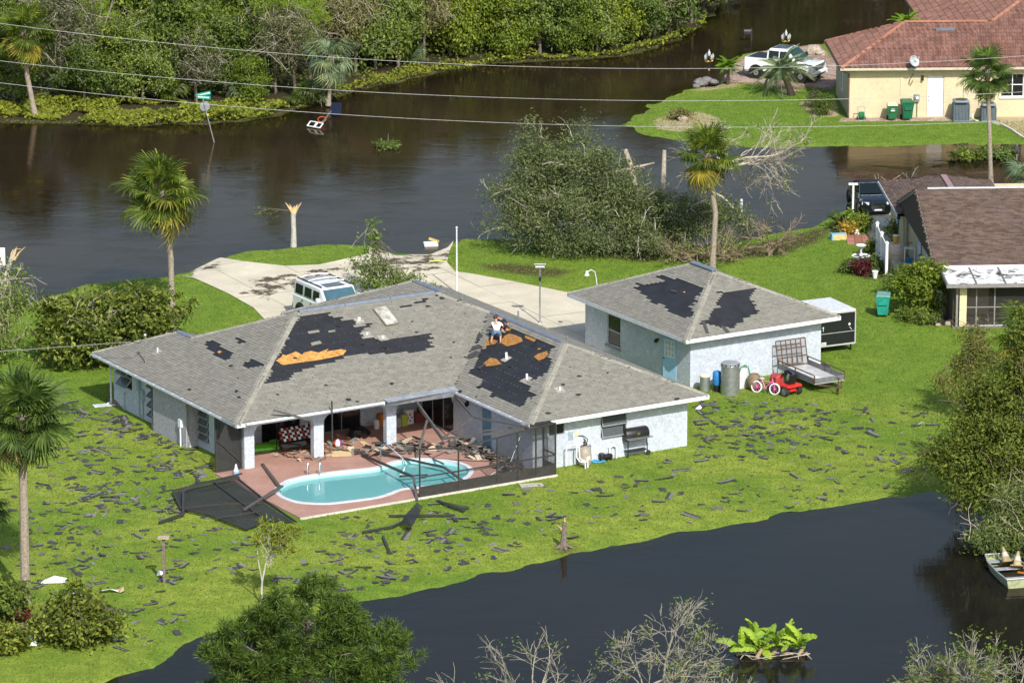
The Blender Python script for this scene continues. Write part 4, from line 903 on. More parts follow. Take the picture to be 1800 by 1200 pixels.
m = MB(); Q = [pz(*p) for p in ((765, 878, .1), (800, 885, .25), (826, 890, .1), (815, 899, .1), (790, 890, .12))]; m.add(Q, [(0, 1, 4), (1, 2, 3), (1, 3, 4)]); cg(m, 'torn_screen', SCREEN2)

# ================================================================== things left in the lanai and on the deck
def at_deck(px, py): return G(px, py, DECK_Z)
def bucket(name, p, r, h, mats, label, lid=None, cat='bucket', group=None):
    t = thing(name, label, cat, p, group=group); m = MB(); m.lathe([(r * .82, 0), (r * .95, h * .8), (r * 1.02, h * .8), (r, h), (r * .9, h), (r * .75, .04)], 14); m.build('body', mats, t, True)
    m = MB(); m.tube([(-r, 0, h * .85), (-r * .7, -r * .5, h * .6), (0, -r * .9, h * .45), (r * .7, -r * .5, h * .6), (r, 0, h * .85)], .008, 5); m.build('handle', STEEL, t); 
    if lid: m = MB(); m.lathe([(r * 1.03, h), (r * 1.03, h + .03), (.02, h + .035)], 14); m.build('lid', lid, t)
    return t
bucket('bucket', at_deck(662, 753), .15, .38, WHITE, 'white plastic bucket against the lanai back wall')
# swing bench with checked back, tipped over
t = thing('swing_bench', 'tipped patio swing with red, black and white checked back', 'patio swing', at_deck(522, 794), AZ)
m = MB(); m.bar((-.85, .3, .05), (-.75, .35, 1.6), .04); m.bar((.85, .3, .05), (.75, .35, 1.6), .04); m.bar((-.75, .35, 1.6), (.75, .35, 1.6), .04); m.build('frame', BLACK, t)
tilt = Matrix.Rotation(R(-32), 3, 'X')
M_CH = [mat('red_cloth', (.42, .04, .03), .9), mat('black_cloth', (.012, .012, .012), .9), mat('white_cloth', (.62, .66, .64), .9)]
m = MB()
for i in range(14):
    for j in range(5):
        k = 1 if (i + j) % 2 == 0 else (2 if i % 3 else 0); m.obox(Vector((-.78 + .12 * i, 0, .85)) + tilt @ Vector((0, 0, (j - 2) * .12)), (.059, .03, .059), tilt, k)
m.build('checked_back', M_CH, t); m = MB(); m.obox((0, -.1, .45), (.85, .25, .03), Matrix.Rotation(R(20), 3, 'X')); m.build('seat', M_CH[1], t)
t = thing('pool_float', 'lime green inflatable lounger on the lanai floor', 'pool float', at_deck(458, 791), R(20)); FLO = mat('lime_vinyl', (.12, .5, .02), .35)
m = MB(); [m.tube([(-.75, -.3 + .2 * i, .09), (-.3, -.3 + .2 * i, .1), (.3, -.3 + .2 * i, .1), (.75, -.3 + .2 * i, .12)], [.07, .1, .1, .08], 8) for i in range(4)]; m.build('mattress', FLO, t, True); m = MB(); m.tube([(.6, -.35, .2), (.75, 0, .32), (.6, .35, .2)], .12, 8); m.build('headrest', FLO, t, True)
t = thing('beach_ball', 'orange and white beach ball beside the plywood', 'ball', at_deck(594, 786)); m = MB(); BC = [mat('orange_vinyl', (.75, .12, .02), .4), WHITE, mat('purple_vinyl', (.3, .05, .3), .4)]
n_, k_ = 12, 8; V = [(.19 * math.sin(math.pi * i / k_) * math.cos(2 * math.pi * j / n_), .19 * math.sin(math.pi * i / k_) * math.sin(2 * math.pi * j / n_), .19 - .19 * math.cos(math.pi * i / k_)) for i in range(k_ + 1) for j in range(n_)]
for j in range(n_): m.add([V[i * n_ + q % n_] for i in range(k_ + 1) for q in (j, j + 1)], [(2 * i, 2 * i + 1, 2 * i + 3, 2 * i + 2) for i in range(k_)], (j // 2) % 3)
m.build('panel_ball', BC, t, True)
t = thing('bin_bag', 'black plastic bin bag slumped at the sliding door', 'bag', at_deck(630, 768)); m = MB(); rr = random.Random(2); pts_ = []
m.lathe([(.1, 0), (.42, .04), (.5, .2), (.4, .4), (.18, .5), (.06, .55), (.1, .62)], 9); m.v = [(x + rr.uniform(-.07, .07), y + rr.uniform(-.07, .07), z) for x, y, z in m.v]; m.build('bag', mat('glossy_black_plastic', (.008, .008, .009), .3), t, True)
def crate(px, py, s, h, mats, label, name='storage_box', cat='box', rz=AZ):
    t = thing(name, label, cat, at_deck(px, py), rz); m = MB(); m.bevel_box(-s[0], s[0], -s[1], s[1], 0, h, .02); m.build('body', mats, t); m = MB(); m.bevel_box(-s[0] - .01, s[0] + .01, -s[1] - .01, s[1] + .01, h + .002, h + .035, .01); m.build('lid', mats, t); return t
crate(710, 748, (.16, .12), .48, mat('lime_plastic', (.42, .5, .06), .5), 'lime green plastic tub behind the third pillar')
crate(718, 744, (.2, .14), .62, WHITE, 'tall white carton with dark print beside the lime tub'); m = MB(); [m.bb(-.13 + .1 * i, -.06 + .1 * i, -.143, -.141, .12 + .14 * j, .2 + .14 * j) for i in range(3) for j in range(3) if (i + j) % 2]; m.build('print', BLACK, bpy.data.objects['storage_box.001'])
crate(695, 750, (.22, .15), .4, mat('cloudy_plastic', (.35, .38, .42), .4), 'cloudy grey storage box half behind the third pillar'); crate(672, 747, (.2, .15), .5, mat('orange_plastic', (.6, .18, .03), .5), 'orange plastic bin beside the white bucket')
crate(736, 741, (.24, .15), .42, mat('dark_red_plastic', (.2, .05, .04), .5), 'dark red box at the right end of the lanai back wall')
t = thing('bottle_toy', 'small blue and white toy by the first lanai pillar', 'toy', at_deck(415, 833)); m = MB(); m.lathe([(.1, 0), (.13, .1), (.07, .25), (.04, .4), (.02, .45)], 10); m.build('body', WHITE, t, True); m = MB(); m.lathe([(.135, .06), (.12, .15)], 10); m.build('band', mat('sky_blue_plastic', (.1, .4, .75), .4), t)
# plywood sheets on the floor
for i, (q, lab) in enumerate((([(570, 790), (614, 787), (618, 801), (571, 803)], 'large pale plywood sheet lying flat between the second and third pillar'), ([(613, 779), (627, 777), (633, 790), (625, 791)], 'narrow plywood strip behind the large pale sheet'), ([(632, 777), (640, 775), (653, 785), (644, 787)], 'plywood offcut nearest the black heap'), ([(537, 791), (541, 789), (549, 799), (546, 801)], 'short plywood board left of the second pillar'))):
    P_ = [G(x, y, DECK_Z + .02) for x, y in q]; c_ = sum(P_, Vector()) / 4; m = MB(); m.slab([p - c_ for p in P_], .018); o_ = m.build('plywood_sheet', mat('pale_plywood', (.62, .48, .28), .75, .12, 6), loc=c_); tag(o_, lab, 'plywood')
# heap of torn shingles and felt on the deck
def heap(name, px_outline, h, n, mats, label, cat, seed):
    rr = random.Random(seed); P_ = px_poly(px_outline, DECK_Z); xs = [p[0] for p in P_]; ys = [p[1] for p in P_]; cx, cy = sum(xs) / len(xs), sum(ys) / len(ys); m = MB(); k = 0
    while k < n:
        x, y = rr.uniform(min(xs), max(xs)), rr.uniform(min(ys), max(ys))
        if not inside(P_, np.array([x]), np.array([y]))[0]: continue
        dd = float(poly_dist(P_, np.array([x]), np.array([y]))[0]); z = DECK_Z + .02 + rr.random() * min(h, dd * .5); e = Euler((rr.gauss(0, .3), rr.gauss(0, .3), rr.uniform(0, 6.3))).to_matrix(); L = rr.uniform(.08, .3); w_ = rr.uniform(.06, .16)
        m.obox((x - cx, y - cy, z), (L, w_, .006), e, rr.choices(range(len(mats)), [5, 3, 1][:len(mats)])[0]); k += 1
    o_ = m.build(name, mats, loc=(cx, cy, 0)); o_['kind'] = 'stuff'; return tag(o_, label, cat)
DEBM = [mat('torn_shingle_dark', (.065, .06, .055), .9, .4, 6), mat('torn_shingle_grey', (.19, .18, .16), .9, .25, 6), mat('torn_paper', (.5, .42, .3), .9, .2, 6)]
heap('shingle_heap', [(760, 782), (800, 772), (860, 775), (905, 812), (930, 828), (890, 838), (860, 815), (810, 800), (770, 795)], .16, 150, DEBM, 'heap of torn roof shingles along the wing wall', 'debris', 11)
heap('shingle_heap', [(618, 795), (660, 780), (735, 770), (780, 785), (750, 800), (690, 797), (640, 806)], .1, 90, DEBM, 'heap of torn felt and shingles in front of the third pillar', 'debris', 12)
heap('plaster_debris', [(480, 800), (560, 770), (640, 765), (630, 790), (560, 812), (510, 806)], .08, 130, [mat('brick_rubble', (.3, .16, .11), .9, .3, 6), DEBM[1], DEBM[2]], 'broken plaster and paper strewn on the lanai floor', 'debris', 13)
# ================================================================== equipment round the house and the garage
def place(name, label, cat, px, py, rz=0, z=0., group=None): return thing(name, label, cat, G(px, py, z), rz, group)
# barrel smoker grill
t = place('smoker_grill', 'black barrel smoker grill against the sunlit wing wall', 'grill', 1116, 800, AZ)
Mx = Matrix.Rotation(R(90), 3, 'Y'); m = MB(); m.lathe([(.02, -.58), (.27, -.58), (.29, -.55), (.29, .55), (.27, .58), (.02, .58)], 18, (0, 0, .98), Mx); bar_ = m.build('barrel', BLACK, t, True)
m = MB(); m.tube([(-.52, .05, 1.2), (-.52, .05, 1.5)], .045, 8); m.build('chimney', BLACK, t, True); m = MB(); m.obox((0, -.29, 1.05), (.07, .01, .06)); m.build('thermometer', CHROME, bar_)
m = MB(); m.bb(-.62, .62, -.5, -.28, .86, .89); m.build('front_shelf', STEEL, t)
for x in (-.5, .5):
    for y in (-.22, .22): m = MB(); m.bar((x, y, 0 if x < 0 else .1), (x * .95, y * .9, .8), .035); m.build('leg', BLACK, t)
for y in (-.22, .22): m = MB(); m.lathe([(.02, -.025), (.11, -.025), (.11, .025), (.02, .025)], 12, (.55, y, .11), Matrix.Rotation(R(90), 3, 'X')); m.build('wheel', RUBBER, t, True)
m = MB(); m.bb(-.5, .5, -.24, .24, .25, .27); m.build('lower_shelf', BLACK, t)
# pool filter and pipes
PVC = mat('white_pvc', (.75, .76, .77), .35, .05, 4)
t = place('pool_filter', 'tan pool filter tank with white plumbing by the wing wall', 'pool filter', 1028, 818, AZ)
m = MB(); m.lathe([(.1, 0), (.24, .03), (.29, .15), (.29, .62), (.22, .78), (.08, .84), (.08, .9)], 16); tk = m.build('tank', mat('tan_fibreglass', (.34, .3, .25), .5), t, True); m = MB(); m.bb(-.09, .09, -.296, -.29, .32, .48); m.build('sticker', WHITE, tk)
m = MB(); m.lathe([(.09, .9), (.12, .95), (.1, 1.02), (.04, 1.08)], 10); m.tube([(0, 0, 1.08), (-.06, 0, 1.2)], .02, 6); m.build('valve', BLACK, t, True)
def pipe(pts, r=.035, mats=PVC, name='pipe', par=None): m = MB(); m.tube(pts, r, 7); return m.build(name, mats, par or t, True)
pipe([(-.08, 0, .98), (-.55, 0, 1.0), (-.9, .05, .98), (-.9, .05, .1)]); pipe([(-.3, 0, 1.0), (-.3, -.05, .4), (-.22, -.2, .3), (-.1, -.4, .28), (-.1, -.4, .02)]); pipe([(-.42, 0, 1.0), (-.45, -.05, .45), (-.4, -.25, .3), (-.25, -.45, .28), (-.25, -.45, .02)]); pipe([(.1, 0, .98), (.45, .1, .96), (.45, .1, .8)])
m = MB(); m.bb(-.62, -.38, .33, .42, 1.15, 1.5); m.build('timer_box', mat('grey_blue_box', (.3, .37, .42), .5), t); m = MB(); m.bb(-.3, -.1, .34, .42, 1.25, 1.5); m.build('junction_box', mat('cream_box', (.6, .57, .4), .5), t); pipe([(-.2, .38, 1.25), (.1, .3, 1.25), (.25, .2, 1.1), (.2, .1, .95)], .02, BLACK, 'cable')
t = place('pool_pump', 'black pool pump with white elbow pipe left of the grill', 'pool pump', 1068, 808, AZ); m = MB(); m.lathe([(.02, -.22), (.12, -.22), (.13, .1), (.1, .2), (.02, .22)], 12, (0, 0, .16), Mx); m.bb(-.2, .2, -.1, .1, 0, .04); m.build('motor', BLACK, t, True); m = MB(); m.lathe([(.12, 0), (.14, .3), (.12, .34)], 12, (-.3, 0, 0)); m.build('strainer', BLACK, t, True); pipe([(.1, 0, .3), (.1, 0, .55), (.3, .02, .6), (.45, 0, .5), (.45, 0, .02)], .045)
t = place('garden_hose', 'blue garden hose coiled beside the pool filter', 'hose', 1052, 812); m = MB(); m.tube([(.35 * math.cos(a * .5) * (.5 + a * .025), .16 * math.sin(a * .5), .03 + .02 * (a % 3)) for a in range(24)], .025, 6); m.build('coil', mat('blue_hose', (.05, .3, .6), .5), t, True)
# ---- row of vessels along the garage wall
def vessel(name, label, px, py, prof, mats, cat='tank', n=18): t = place(name, label, cat, px, py, AZ); m = MB(); m.lathe(prof, n); m.build('body', mats, t, True, 40); return t
t = vessel('aeration_tank', 'large galvanised tank with vented lid at the garage wall', 1283, 692, [(.42, 0), (.42, 1.3), (.44, 1.31), (.44, 1.35), (.38, 1.37)], STEEL, n=24); m = MB(); m.lathe([(.4, 1.36), (.4, 1.46), (.36, 1.5), (.05, 1.56)], 24); lid = m.build('lid', mat('bright_galvanised', (.6, .62, .64), .3, .1, 5, metal=.7), t, True)
m = MB(); [m.obox((.405 * math.cos(a), .405 * math.sin(a), 1.41), (.03, .03, .02), Matrix.Rotation(a, 3, 'Z')) for a in np.linspace(0, 6.28, 13)[:-1]]; m.build('vent_slot', BLACK, lid)
t = vessel('pressure_tank', 'blue pressure tank between the galvanised vessels', 1260, 688, [(.02, .3), (.16, .32), (.2, .42), (.2, .85), (.16, .96), (.04, 1.0)], mat('blue_enamel', (.03, .2, .52), .35)); m = MB(); m.lathe([(.14, 0), (.16, .32)], 12); m.build('base', BLACK, t)
t = vessel('brine_drum', 'short grey drum with cream lid by the garage corner', 1239, 688, [(.2, 0), (.23, .03), (.23, .72)], STEEL); m = MB(); m.lathe([(.245, .72), (.245, .77), (.02, .78)], 18); m.build('lid', mat('cream_plastic', (.72, .66, .52), .5), t)
t = vessel('water_softener', 'tall narrow steel cylinder nearest the garage corner', 1233, 676, [(.14, 0), (.15, .03), (.15, 1.2), (.1, 1.26)], STEEL); m = MB(); m.bevel_box(-.15, .15, -.14, .14, 1.26, 1.42, .03); m.build('valve_head', mat('grey_plastic', (.3, .31, .32), .5), t); m = MB(); m.tube([(.32, 0, 0), (.32, 0, .6), (.32, 0, 1.35), (.26, 0, 1.42), (.2, 0, 1.36)], .018, 6); m.build('riser', STEEL, t, True); m = MB(); m.lathe([(.05, .4), (.07, .45), (.07, .75), (.04, .8)], 10, (.32, 0, 0)); m.build('filter_housing', BLACK, t, True)
m = MB(); m.bb(-.28, -.2, .05, .12, 0, 1.3); m.build('standpipe', mat('grey_plastic', (.3, .31, .32)), t)
t = place('hose_hanger', 'white wall panel hung with green hose on the garage', 'hose hanger', 1306, 683, AZ); m = MB(); m.prism([(-.2, .0), (.2, .0), (.2, .95), (.1, 1.2), (0, 1.26), (-.1, 1.2), (-.2, .95)], -.03, .03, 0, Matrix(((1, 0, 0), (0, 0, -1), (0, 1, 0)))); m.build('panel', WHITE2, t); m = MB()
for k in range(3): m.tube([(-.26 - .02 * k, -.06, .1), (-.27, -.08, .7), (-.2, -.1, 1.05), (0, -.12 - .02 * k, 1.16), (.2, -.1, 1.02), (.3 + .03 * k, -.08, .6), (.36 + .05 * k, -.1, .15), (.2, -.15, .05 + .03 * k)], .022, 6)
m.build('hose', mat('green_hose', (.05, .3, .12), .5), t, True)
t = place('clay_pot', 'big round brown earthenware pot at the garage wall', 'pot', 1326, 685); m = MB(); m.lathe([(.15, 0), (.32, .15), (.38, .38), (.33, .6), (.2, .72), (.18, .76), (.12, .74)], 16); m.build('pot', mat('brown_earthenware', (.19, .14, .085), .8, .35, 6), t, True)
# ---- child's bicycle, pink frame and white tyres, leaning
t = place('bicycle', 'small pink bicycle with white tyres leaning by the red mower', 'bicycle', 1346, 692, R(-28)); PINK = mat('pink_paint', (.75, .16, .4), .35)
ln = Matrix.Rotation(R(12), 3, 'X')
def wheel(mb_parent, c, r, tw, tyre, rim_, axis='Y', spokes=8, nm='wheel'):
    Mq = {'Y': Matrix.Rotation(R(90), 3, 'X'), 'X': Matrix.Rotation(R(90), 3, 'Y')}[axis]
    m = MB(); m.lathe([(r * .82, -tw), (r * .95, -tw), (r, -tw * .5), (r, tw * .5), (r * .95, tw), (r * .82, tw), (r * .82, -tw)], 20, c, Mq, cap=False); w = m.build(nm, tyre, mb_parent, True)
    h = MB(); 
    if spokes: 
        for k in range(spokes): a = 2 * math.pi * k / spokes; v = Mq @ Vector((math.cos(a), math.sin(a), 0)); h.bar(c, Vector(c) + v * r * .84, .012)
        h.lathe([(.02, -.04), (.03, -.04), (.03, .04), (.02, .04)], 8, c, Mq)
    else: h.lathe([(.01, -tw * .7), (r * .3, -tw * .75), (r * .83, -tw * .55), (r * .83, tw * .55), (r * .3, tw * .75), (.01, tw * .7)], 16, c, Mq)
    h.build('rim', rim_, w, True); return w
bk = thing('x', 'x', 'x'); bpy.data.objects.remove(bk)
wheel(t, (-.48, 0, .27), .27, .035, WHITE, PINK); wheel(t, (.42, 0, .27), .27, .035, WHITE, PINK)
m = MB(); hd = Vector((.28, 0, .62)); st = Vector((-.22, 0, .58)); bb_ = Vector((-.05, 0, .27))
for a, b_ in ((hd, bb_), (st, bb_), (st, hd + Vector((0, 0, -.06))), (st, Vector((-.48, .03, .27))), (bb_, Vector((-.48, .03, .27))), (hd + Vector((-.03, 0, .12)), Vector((.42, .04, .27)))): m.tube([a, b_], .02, 6)
m.build('frame', PINK, t, True); m = MB(); m.tube([(.22, -.26, .84), (.26, -.1, .78), (.26, .1, .78), (.22, .26, .84)], .014, 6); m.build('handlebar', CHROME, t, True); m = MB(); m.ball((-.25, 0, .68), (.13, .07, .035), 8, 5); m.tube([(-.22, 0, .58), (-.25, 0, .66)], .012, 5); m.build('saddle', WHITE, t, True); m = MB(); m.lathe([(.01, -.01), (.09, -.01), (.09, .01), (.01, .01)], 12, bb_, Matrix.Rotation(R(90), 3, 'X')); m.bar(bb_ + Vector((0, .05, 0)), bb_ + Vector((.1, .05, -.08)), .02); m.build('crank', STEEL, t)
t.rotation_euler = (R(-10), 0, R(-28))
# ---- red riding mower seen from behind
t = place('riding_mower', 'red riding mower with black wheels beside the utility trailer', 'mower', 1378, 690, R(-55)); t.scale = (.86,) * 3; REDP = mat('red_paint', (.55, .025, .02), .35, .1, 4); RED2 = mat('faded_red_paint', (.4, .05, .04), .5, .2, 4)
for x, r, w_ in ((.62, .27, .13), (-.62, .22, .09)):
    for y in (-.42, .42): wheel(t, (x, y, r), r, w_, RUBBER, STEEL, 'Y', 0)
m = MB(); m.bevel_box(.15, .95, -.5, .5, .5, .62, .05); m.bevel_box(.3, .8, -.22, .22, .25, .52, .03); m.build('rear_fender', REDP, t); m = MB(); m.bevel_box(-1.0, -.25, -.27, .27, .4, .88, .12); m.bevel_box(-1.04, -.9, -.2, .2, .35, .7, .05); m.build('bonnet', RED2, t)
m = MB(); m.bevel_box(-.3, .3, -.4, .4, .2, .32, .03); m.build('mowing_deck', BLACK, t); m = MB(); m.bevel_box(.3, .7, -.22, .22, .63, .75, .04); m.obox((.72, 0, .92), (.06, .22, .22), Matrix.Rotation(R(12), 3, 'Y')); m.build('seat', BLACK, t); m = MB(); m.tube([(-.25, 0, .8), (-.05, 0, .98)], .025, 6); m.lathe([(.15, 0), (.18, .02), (.15, .04)], 14, (-.02, 0, .97), Matrix.Rotation(R(-35), 3, 'Y')); m.build('steering_wheel', BLACK, t, True)
# ---- utility trailer with rusty mesh ramp
TR = mat('grey_trailer_steel', (.18, .185, .19), .55, .25, 5, metal=.3); RUST = mat('rusty_steel', (.1, .055, .035), .8, .3, 6); BED = mat('silver_trailer_floor', (.5, .51, .52), .45, .2, 3)
c_ = (G(1381, 672) + G(1412, 655) + G(1474, 680) + G(1436, 690)) / 4; e1 = (G(1432, 690) - G(1381, 668)); ang = math.atan2(e1.y, e1.x)
t = thing('utility_trailer', 'flat silver utility trailer with raised rusty mesh ramp', 'trailer', (c_.x, c_.y, 0), ang)
L_, B_ = 1.55, .8
m = MB(); m.bb(-L_, L_, -B_, B_, .42, .46); m.build('floor', BED, t)
for y in (-B_, B_):
    m = MB(); m.bb(-L_, L_, y - .01, y + .01, .46, .7); m.build('side_panel', TR, t); m = MB(); m.bar((-L_, y, .84), (L_, y, .84), .04); [m.bar((x, y, .46), (x, y, .84), .04) for x in (-L_, -.1, L_)]; m.build('side_rail', RUST, t)
    wheel(t, (-.3, y * 1.2, .3), .3, .09, RUBBER, STEEL, 'Y', 0); m = MB(); m.tube([(-.75, y * 1.2, .4), (-.62, y * 1.2, .62), (-.3, y * 1.2, .7), (.02, y * 1.2, .62), (.15, y * 1.2, .4)], .09, 4); m.build('mudguard', mat('blue_black_paint', (.04, .05, .07), .5), t)
m = MB(); m.bb(L_ - .01, L_ + .01, -B_, B_, .46, .7); m.build('front_panel', TR, t); m = MB(); m.bar((L_, -B_ * .8, .4), (L_ + 1.0, 0, .4), .07); m.bar((L_, B_ * .8, .4), (L_ + 1.0, 0, .4), .07); m.build('drawbar', RUST, t); m = MB(); m.tube([(L_ + .75, 0, .02), (L_ + .75, 0, .8)], .03, 6); m.bar((L_ + .6, 0, .8), (L_ + .9, 0, .8), .03); m.build('jack', RUST, t); m = MB(); m.bb(.3, 1.0, -.2, -.0, .465, .475); m.build('paint_patch', WHITE, t)
rp = MB(); w_ = 1.2; tl = Matrix.Rotation(R(-14), 3, 'Y')
def rq(y, z): return Vector((-L_, 0, .5)) + tl @ Vector((0, y, z))
for y in np.linspace(-B_, B_, 7): rp.bar(rq(y, 0), rq(y, w_), .035)
for z in (0, .4, .8, w_): rp.bar(rq(-B_, z), rq(B_, z), .045)
rmp = rp.build('mesh_ramp', RUST, t); m = MB(); m.add([rq(-B_, 0), rq(B_, 0), rq(B_, w_), rq(-B_, w_)], [(0, 1, 2, 3)]); m.build('wire_mesh', screen_mat('rusty_mesh', .3, (.1, .07, .05)), rmp)
# ---- enclosed cargo trailer behind the garage: pale sides, black rear with frame
p0, p1 = G(1443, 624), G(1499, 617); e1 = (p1 - p0); ang = math.atan2(e1.y, e1.x); c_ = (p0 + p1) / 2
t = thing('cargo_trailer', 'black enclosed cargo trailer parked behind the garage', 'trailer', (c_.x, c_.y, 0), ang); hw_ = 1.0; Lc = 2.5; t.scale = (1, 1, .86)
BT = mat('black_trailer_skin', (.012, .014, .016), .35, .15, 3)
m = MB(); m.bevel_box(-hw_, hw_, .05, Lc, .42, 2.3, .05); m.build('box_body', BT, t); m = MB(); m.bevel_box(-hw_ - .01, hw_ + .01, .04, Lc + .01, 2.302, 2.36, .02); m.build('roof', mat('pale_trailer_roof', (.6, .62, .63), .5), t)
m = MB(); m.bar((-hw_ + .03, .03, .45), (-hw_ + .03, .03, 2.28), .07, .05); m.bar((hw_ - .03, .03, .45), (hw_ - .03, .03, 2.28), .07, .05); m.bar((-hw_, .03, .46), (hw_, .03, .46), .05, .08); m.bar((-hw_, .03, 2.26), (hw_, .03, 2.26), .05, .08); m.bar((-hw_ + .06, .035, 1.15), (hw_ - .06, .035, 1.15), .03, .03); m.build('rear_frame', mat('pale_aluminium', (.55, .57, .58), .4, .1, 4, metal=.3), t)
m = MB(); m.bb(-hw_ + .08, hw_ - .08, .02, .05, .5, 1.13); m.build('rear_door', BT, t); m = MB(); m.bb(-hw_ + .08, hw_ - .08, .02, .05, 1.17, 2.22); m.build('rear_door', BT, t)
m = MB(); m.ball((.65, .0, 1.55), (.06, .03, .08), 8, 5); m.bar((.65, .0, 1.4), (.78, .0, 1.25), .02); m.ball((-.75, 0, 1.5), (.04, .02, .05), 8, 5); m.bar((-.75, 0, 1.3), (-.75, 0, 1.48), .02); m.build('latch', WHITE, t); m = MB(); m.bb(-hw_ + .1, -hw_ + .42, .005, .018, .52, .68); pt = m.build('number_plate', mat('pale_plate', (.7, .72, .66), .5), t); m = MB(); [m.bb(-hw_ + .16 + .05 * i, -hw_ + .19 + .05 * i, .001, .004, .56, .64) for i in range(4)]; m.build('plate_marks', mat('green_print', (.1, .22, .12), .5), pt)
for x in (-hw_ - .005, hw_ + .005):
    for z in (.5, 2.2): m = MB(); m.bb(x - .03, x + .03, .0, .06, z, z + .1); m.build('tail_light', mat('red_lens', (.5, .02, .02), .25), t)
for y in (-1, 1): wheel(t, (y * (hw_ - .05), 1.9, .32), .32, .1, RUBBER, STEEL, 'X', 0)
m = MB(); m.bar((hw_ - .15, .2, 0), (hw_ - .15, .2, .45), .06); m.bar((-hw_ + .15, .2, 0), (-hw_ + .15, .2, .45), .06); m.build('corner_jack', BLACK, t)
# ---- poles
t = place('flagpole', 'tall slim white flagpole behind the main roof ridge', 'flagpole', 803, 516); m = MB(); m.tube([(0, 0, 0), (0, 0, 3.3)], [.05, .035], 8); m.build('pole', WHITE2, t, True); m = MB(); m.ball((0, 0, 3.34), .06, 8, 6); m.build('finial', WHITE2, t, True); m = MB(); m.lathe([(.12, 0), (.08, .1)], 10); m.build('base', STEEL, t)
t = place('solar_lamp_post', 'thin post with flat solar lamp standing on the driveway', 'lamp post', 949, 568); m = MB(); m.tube([(0, 0, 0), (0, 0, 2.85)], .035, 8); m.build('post', STEEL, t, True); m = MB(); m.obox((0, 0, 2.92), (.28, .2, .02), Matrix.Rotation(R(-14), 3, 'X')); m.build('solar_panel', mat('pale_panel', (.5, .52, .52), .3), t); m = MB(); m.bb(-.22, .22, -.12, .06, 2.78, 2.86); m.build('lamp_head', WHITE2, t); m = MB(); m.bb(-.06, .06, -.08, .02, 2.1, 2.3); m.build('control_box', BLACK, t); m = MB(); m.lathe([(.12, 0), (.1, .05)], 10); m.build('base', STEEL, t)
t = place('bird_table', 'wooden post with small flat bird table on the lawn', 'bird table', 289, 1024); m = MB(); m.bb(-.06, .06, -.06, .06, 0, 1.85); m.build('post', WOODG, t); m = MB(); m.bb(-.22, .22, -.18, .18, 1.85, 1.9); m.build('tray', mat('bleached_wood', (.42, .33, .25), .85, .3, 8), t)
# wooden boards against the side wall, flat sheet on the grass
t = place('board_stack', 'weathered boards leaning on the side wall under the window', 'boards', 210, 713, AZ); rr = random.Random(4)
for i in range(5): m = MB(); m.bar((-.1 - .03 * i, -.35 + .17 * i, 0), (.28, -.3 + .15 * i, rr.uniform(.75, 1.0)), .13, .02, up=(1, 0, .3)); m.build('board', [WOODG, WOOD][i % 2], t)
o_ = MB().bb(-.5, .5, -.22, .22, .02, .05).build('white_panel', WHITE2, loc=G(183, 713, 0), rot=(0, 0, R(20))); tag(o_, 'white panel lying on the grass below the downspout', 'panel')
o_ = MB().bb(-.5, .5, -.25, .25, .02, .04).build('stone_slab', mat('pale_stone', (.42, .4, .33), .85, .2, 6), loc=G(934, 853, 0), rot=(0, 0, R(12))); tag(o_, 'cracked pale stone slab outside the cage corner', 'slab')
# power lines: three cables on poles beyond the picture
def wire(px, y0, label, r=.0105):
    P_ = np.array([tuple(at_y(x, y, y0)) for x, y in px]); cf = np.polyfit(P_[:, 0], P_[:, 2], 2); xs = np.linspace(-44, 44, 60); m = MB(); m.tube([(x, y0, np.polyval(cf, x)) for x in xs], r, 5)
    o_ = m.build('power_line', mat('grey_cable', (.42, .43, .42), .5), loc=(0, 0, 0)); tag(o_, label, 'cable', 'overhead cables'); return np.polyval(cf, -44), np.polyval(cf, 44)
ends = [wire([(0, 43), (100, 52), (600, 103), (900, 117), (1200, 119.5), (1460, 117)], 25, 'topmost of three overhead cables crossing the flooded road'), wire([(0, 107), (600, 160), (1000, 175), (1200, 177), (1480, 174), (1680, 168)], 25.3, 'middle one of three overhead cables crossing the flooded road'), wire([(0, 146), (330, 180), (600, 202), (930, 218), (1200, 223), (1600, 219), (1800, 212)], 24.7, 'lowest of three overhead cables crossing the flooded road')]
p = W(0, 0); m = MB(); q = at_y(0, 613, MAST_TOP.y + 6); e = MAST_TOP + (q - MAST_TOP) * 3; m.tube([MAST_TOP + (e - MAST_TOP) * s + Vector((0, 0, -.5 * s * (1 - s))) for s in np.linspace(0, 1, 14)], .014, 5); tag(m.build('service_cable', mat('grey_cable', (.42, .43, .42))), 'service cable running from the roof mast past the hedge', 'cable')
for x, k in ((-44, 0), (44, 1)):
    t = thing('utility_pole', 'brown wooden utility pole carrying the cables beyond the %s edge' % ('left' if k == 0 else 'right'), 'pole', (x, 25.0, 0)); m = MB(); m.tube([(0, 0, -1), (0, 0, max(e_[k] for e_ in ends) + .6)], [.17, .12], 10); m.build('shaft', WOOD, t, True)
    m = MB(); [m.obox((0, 0, e_[k]), (.06, .35, .06)) for e_ in ends]; m.build('crossarm', WOODG, t)
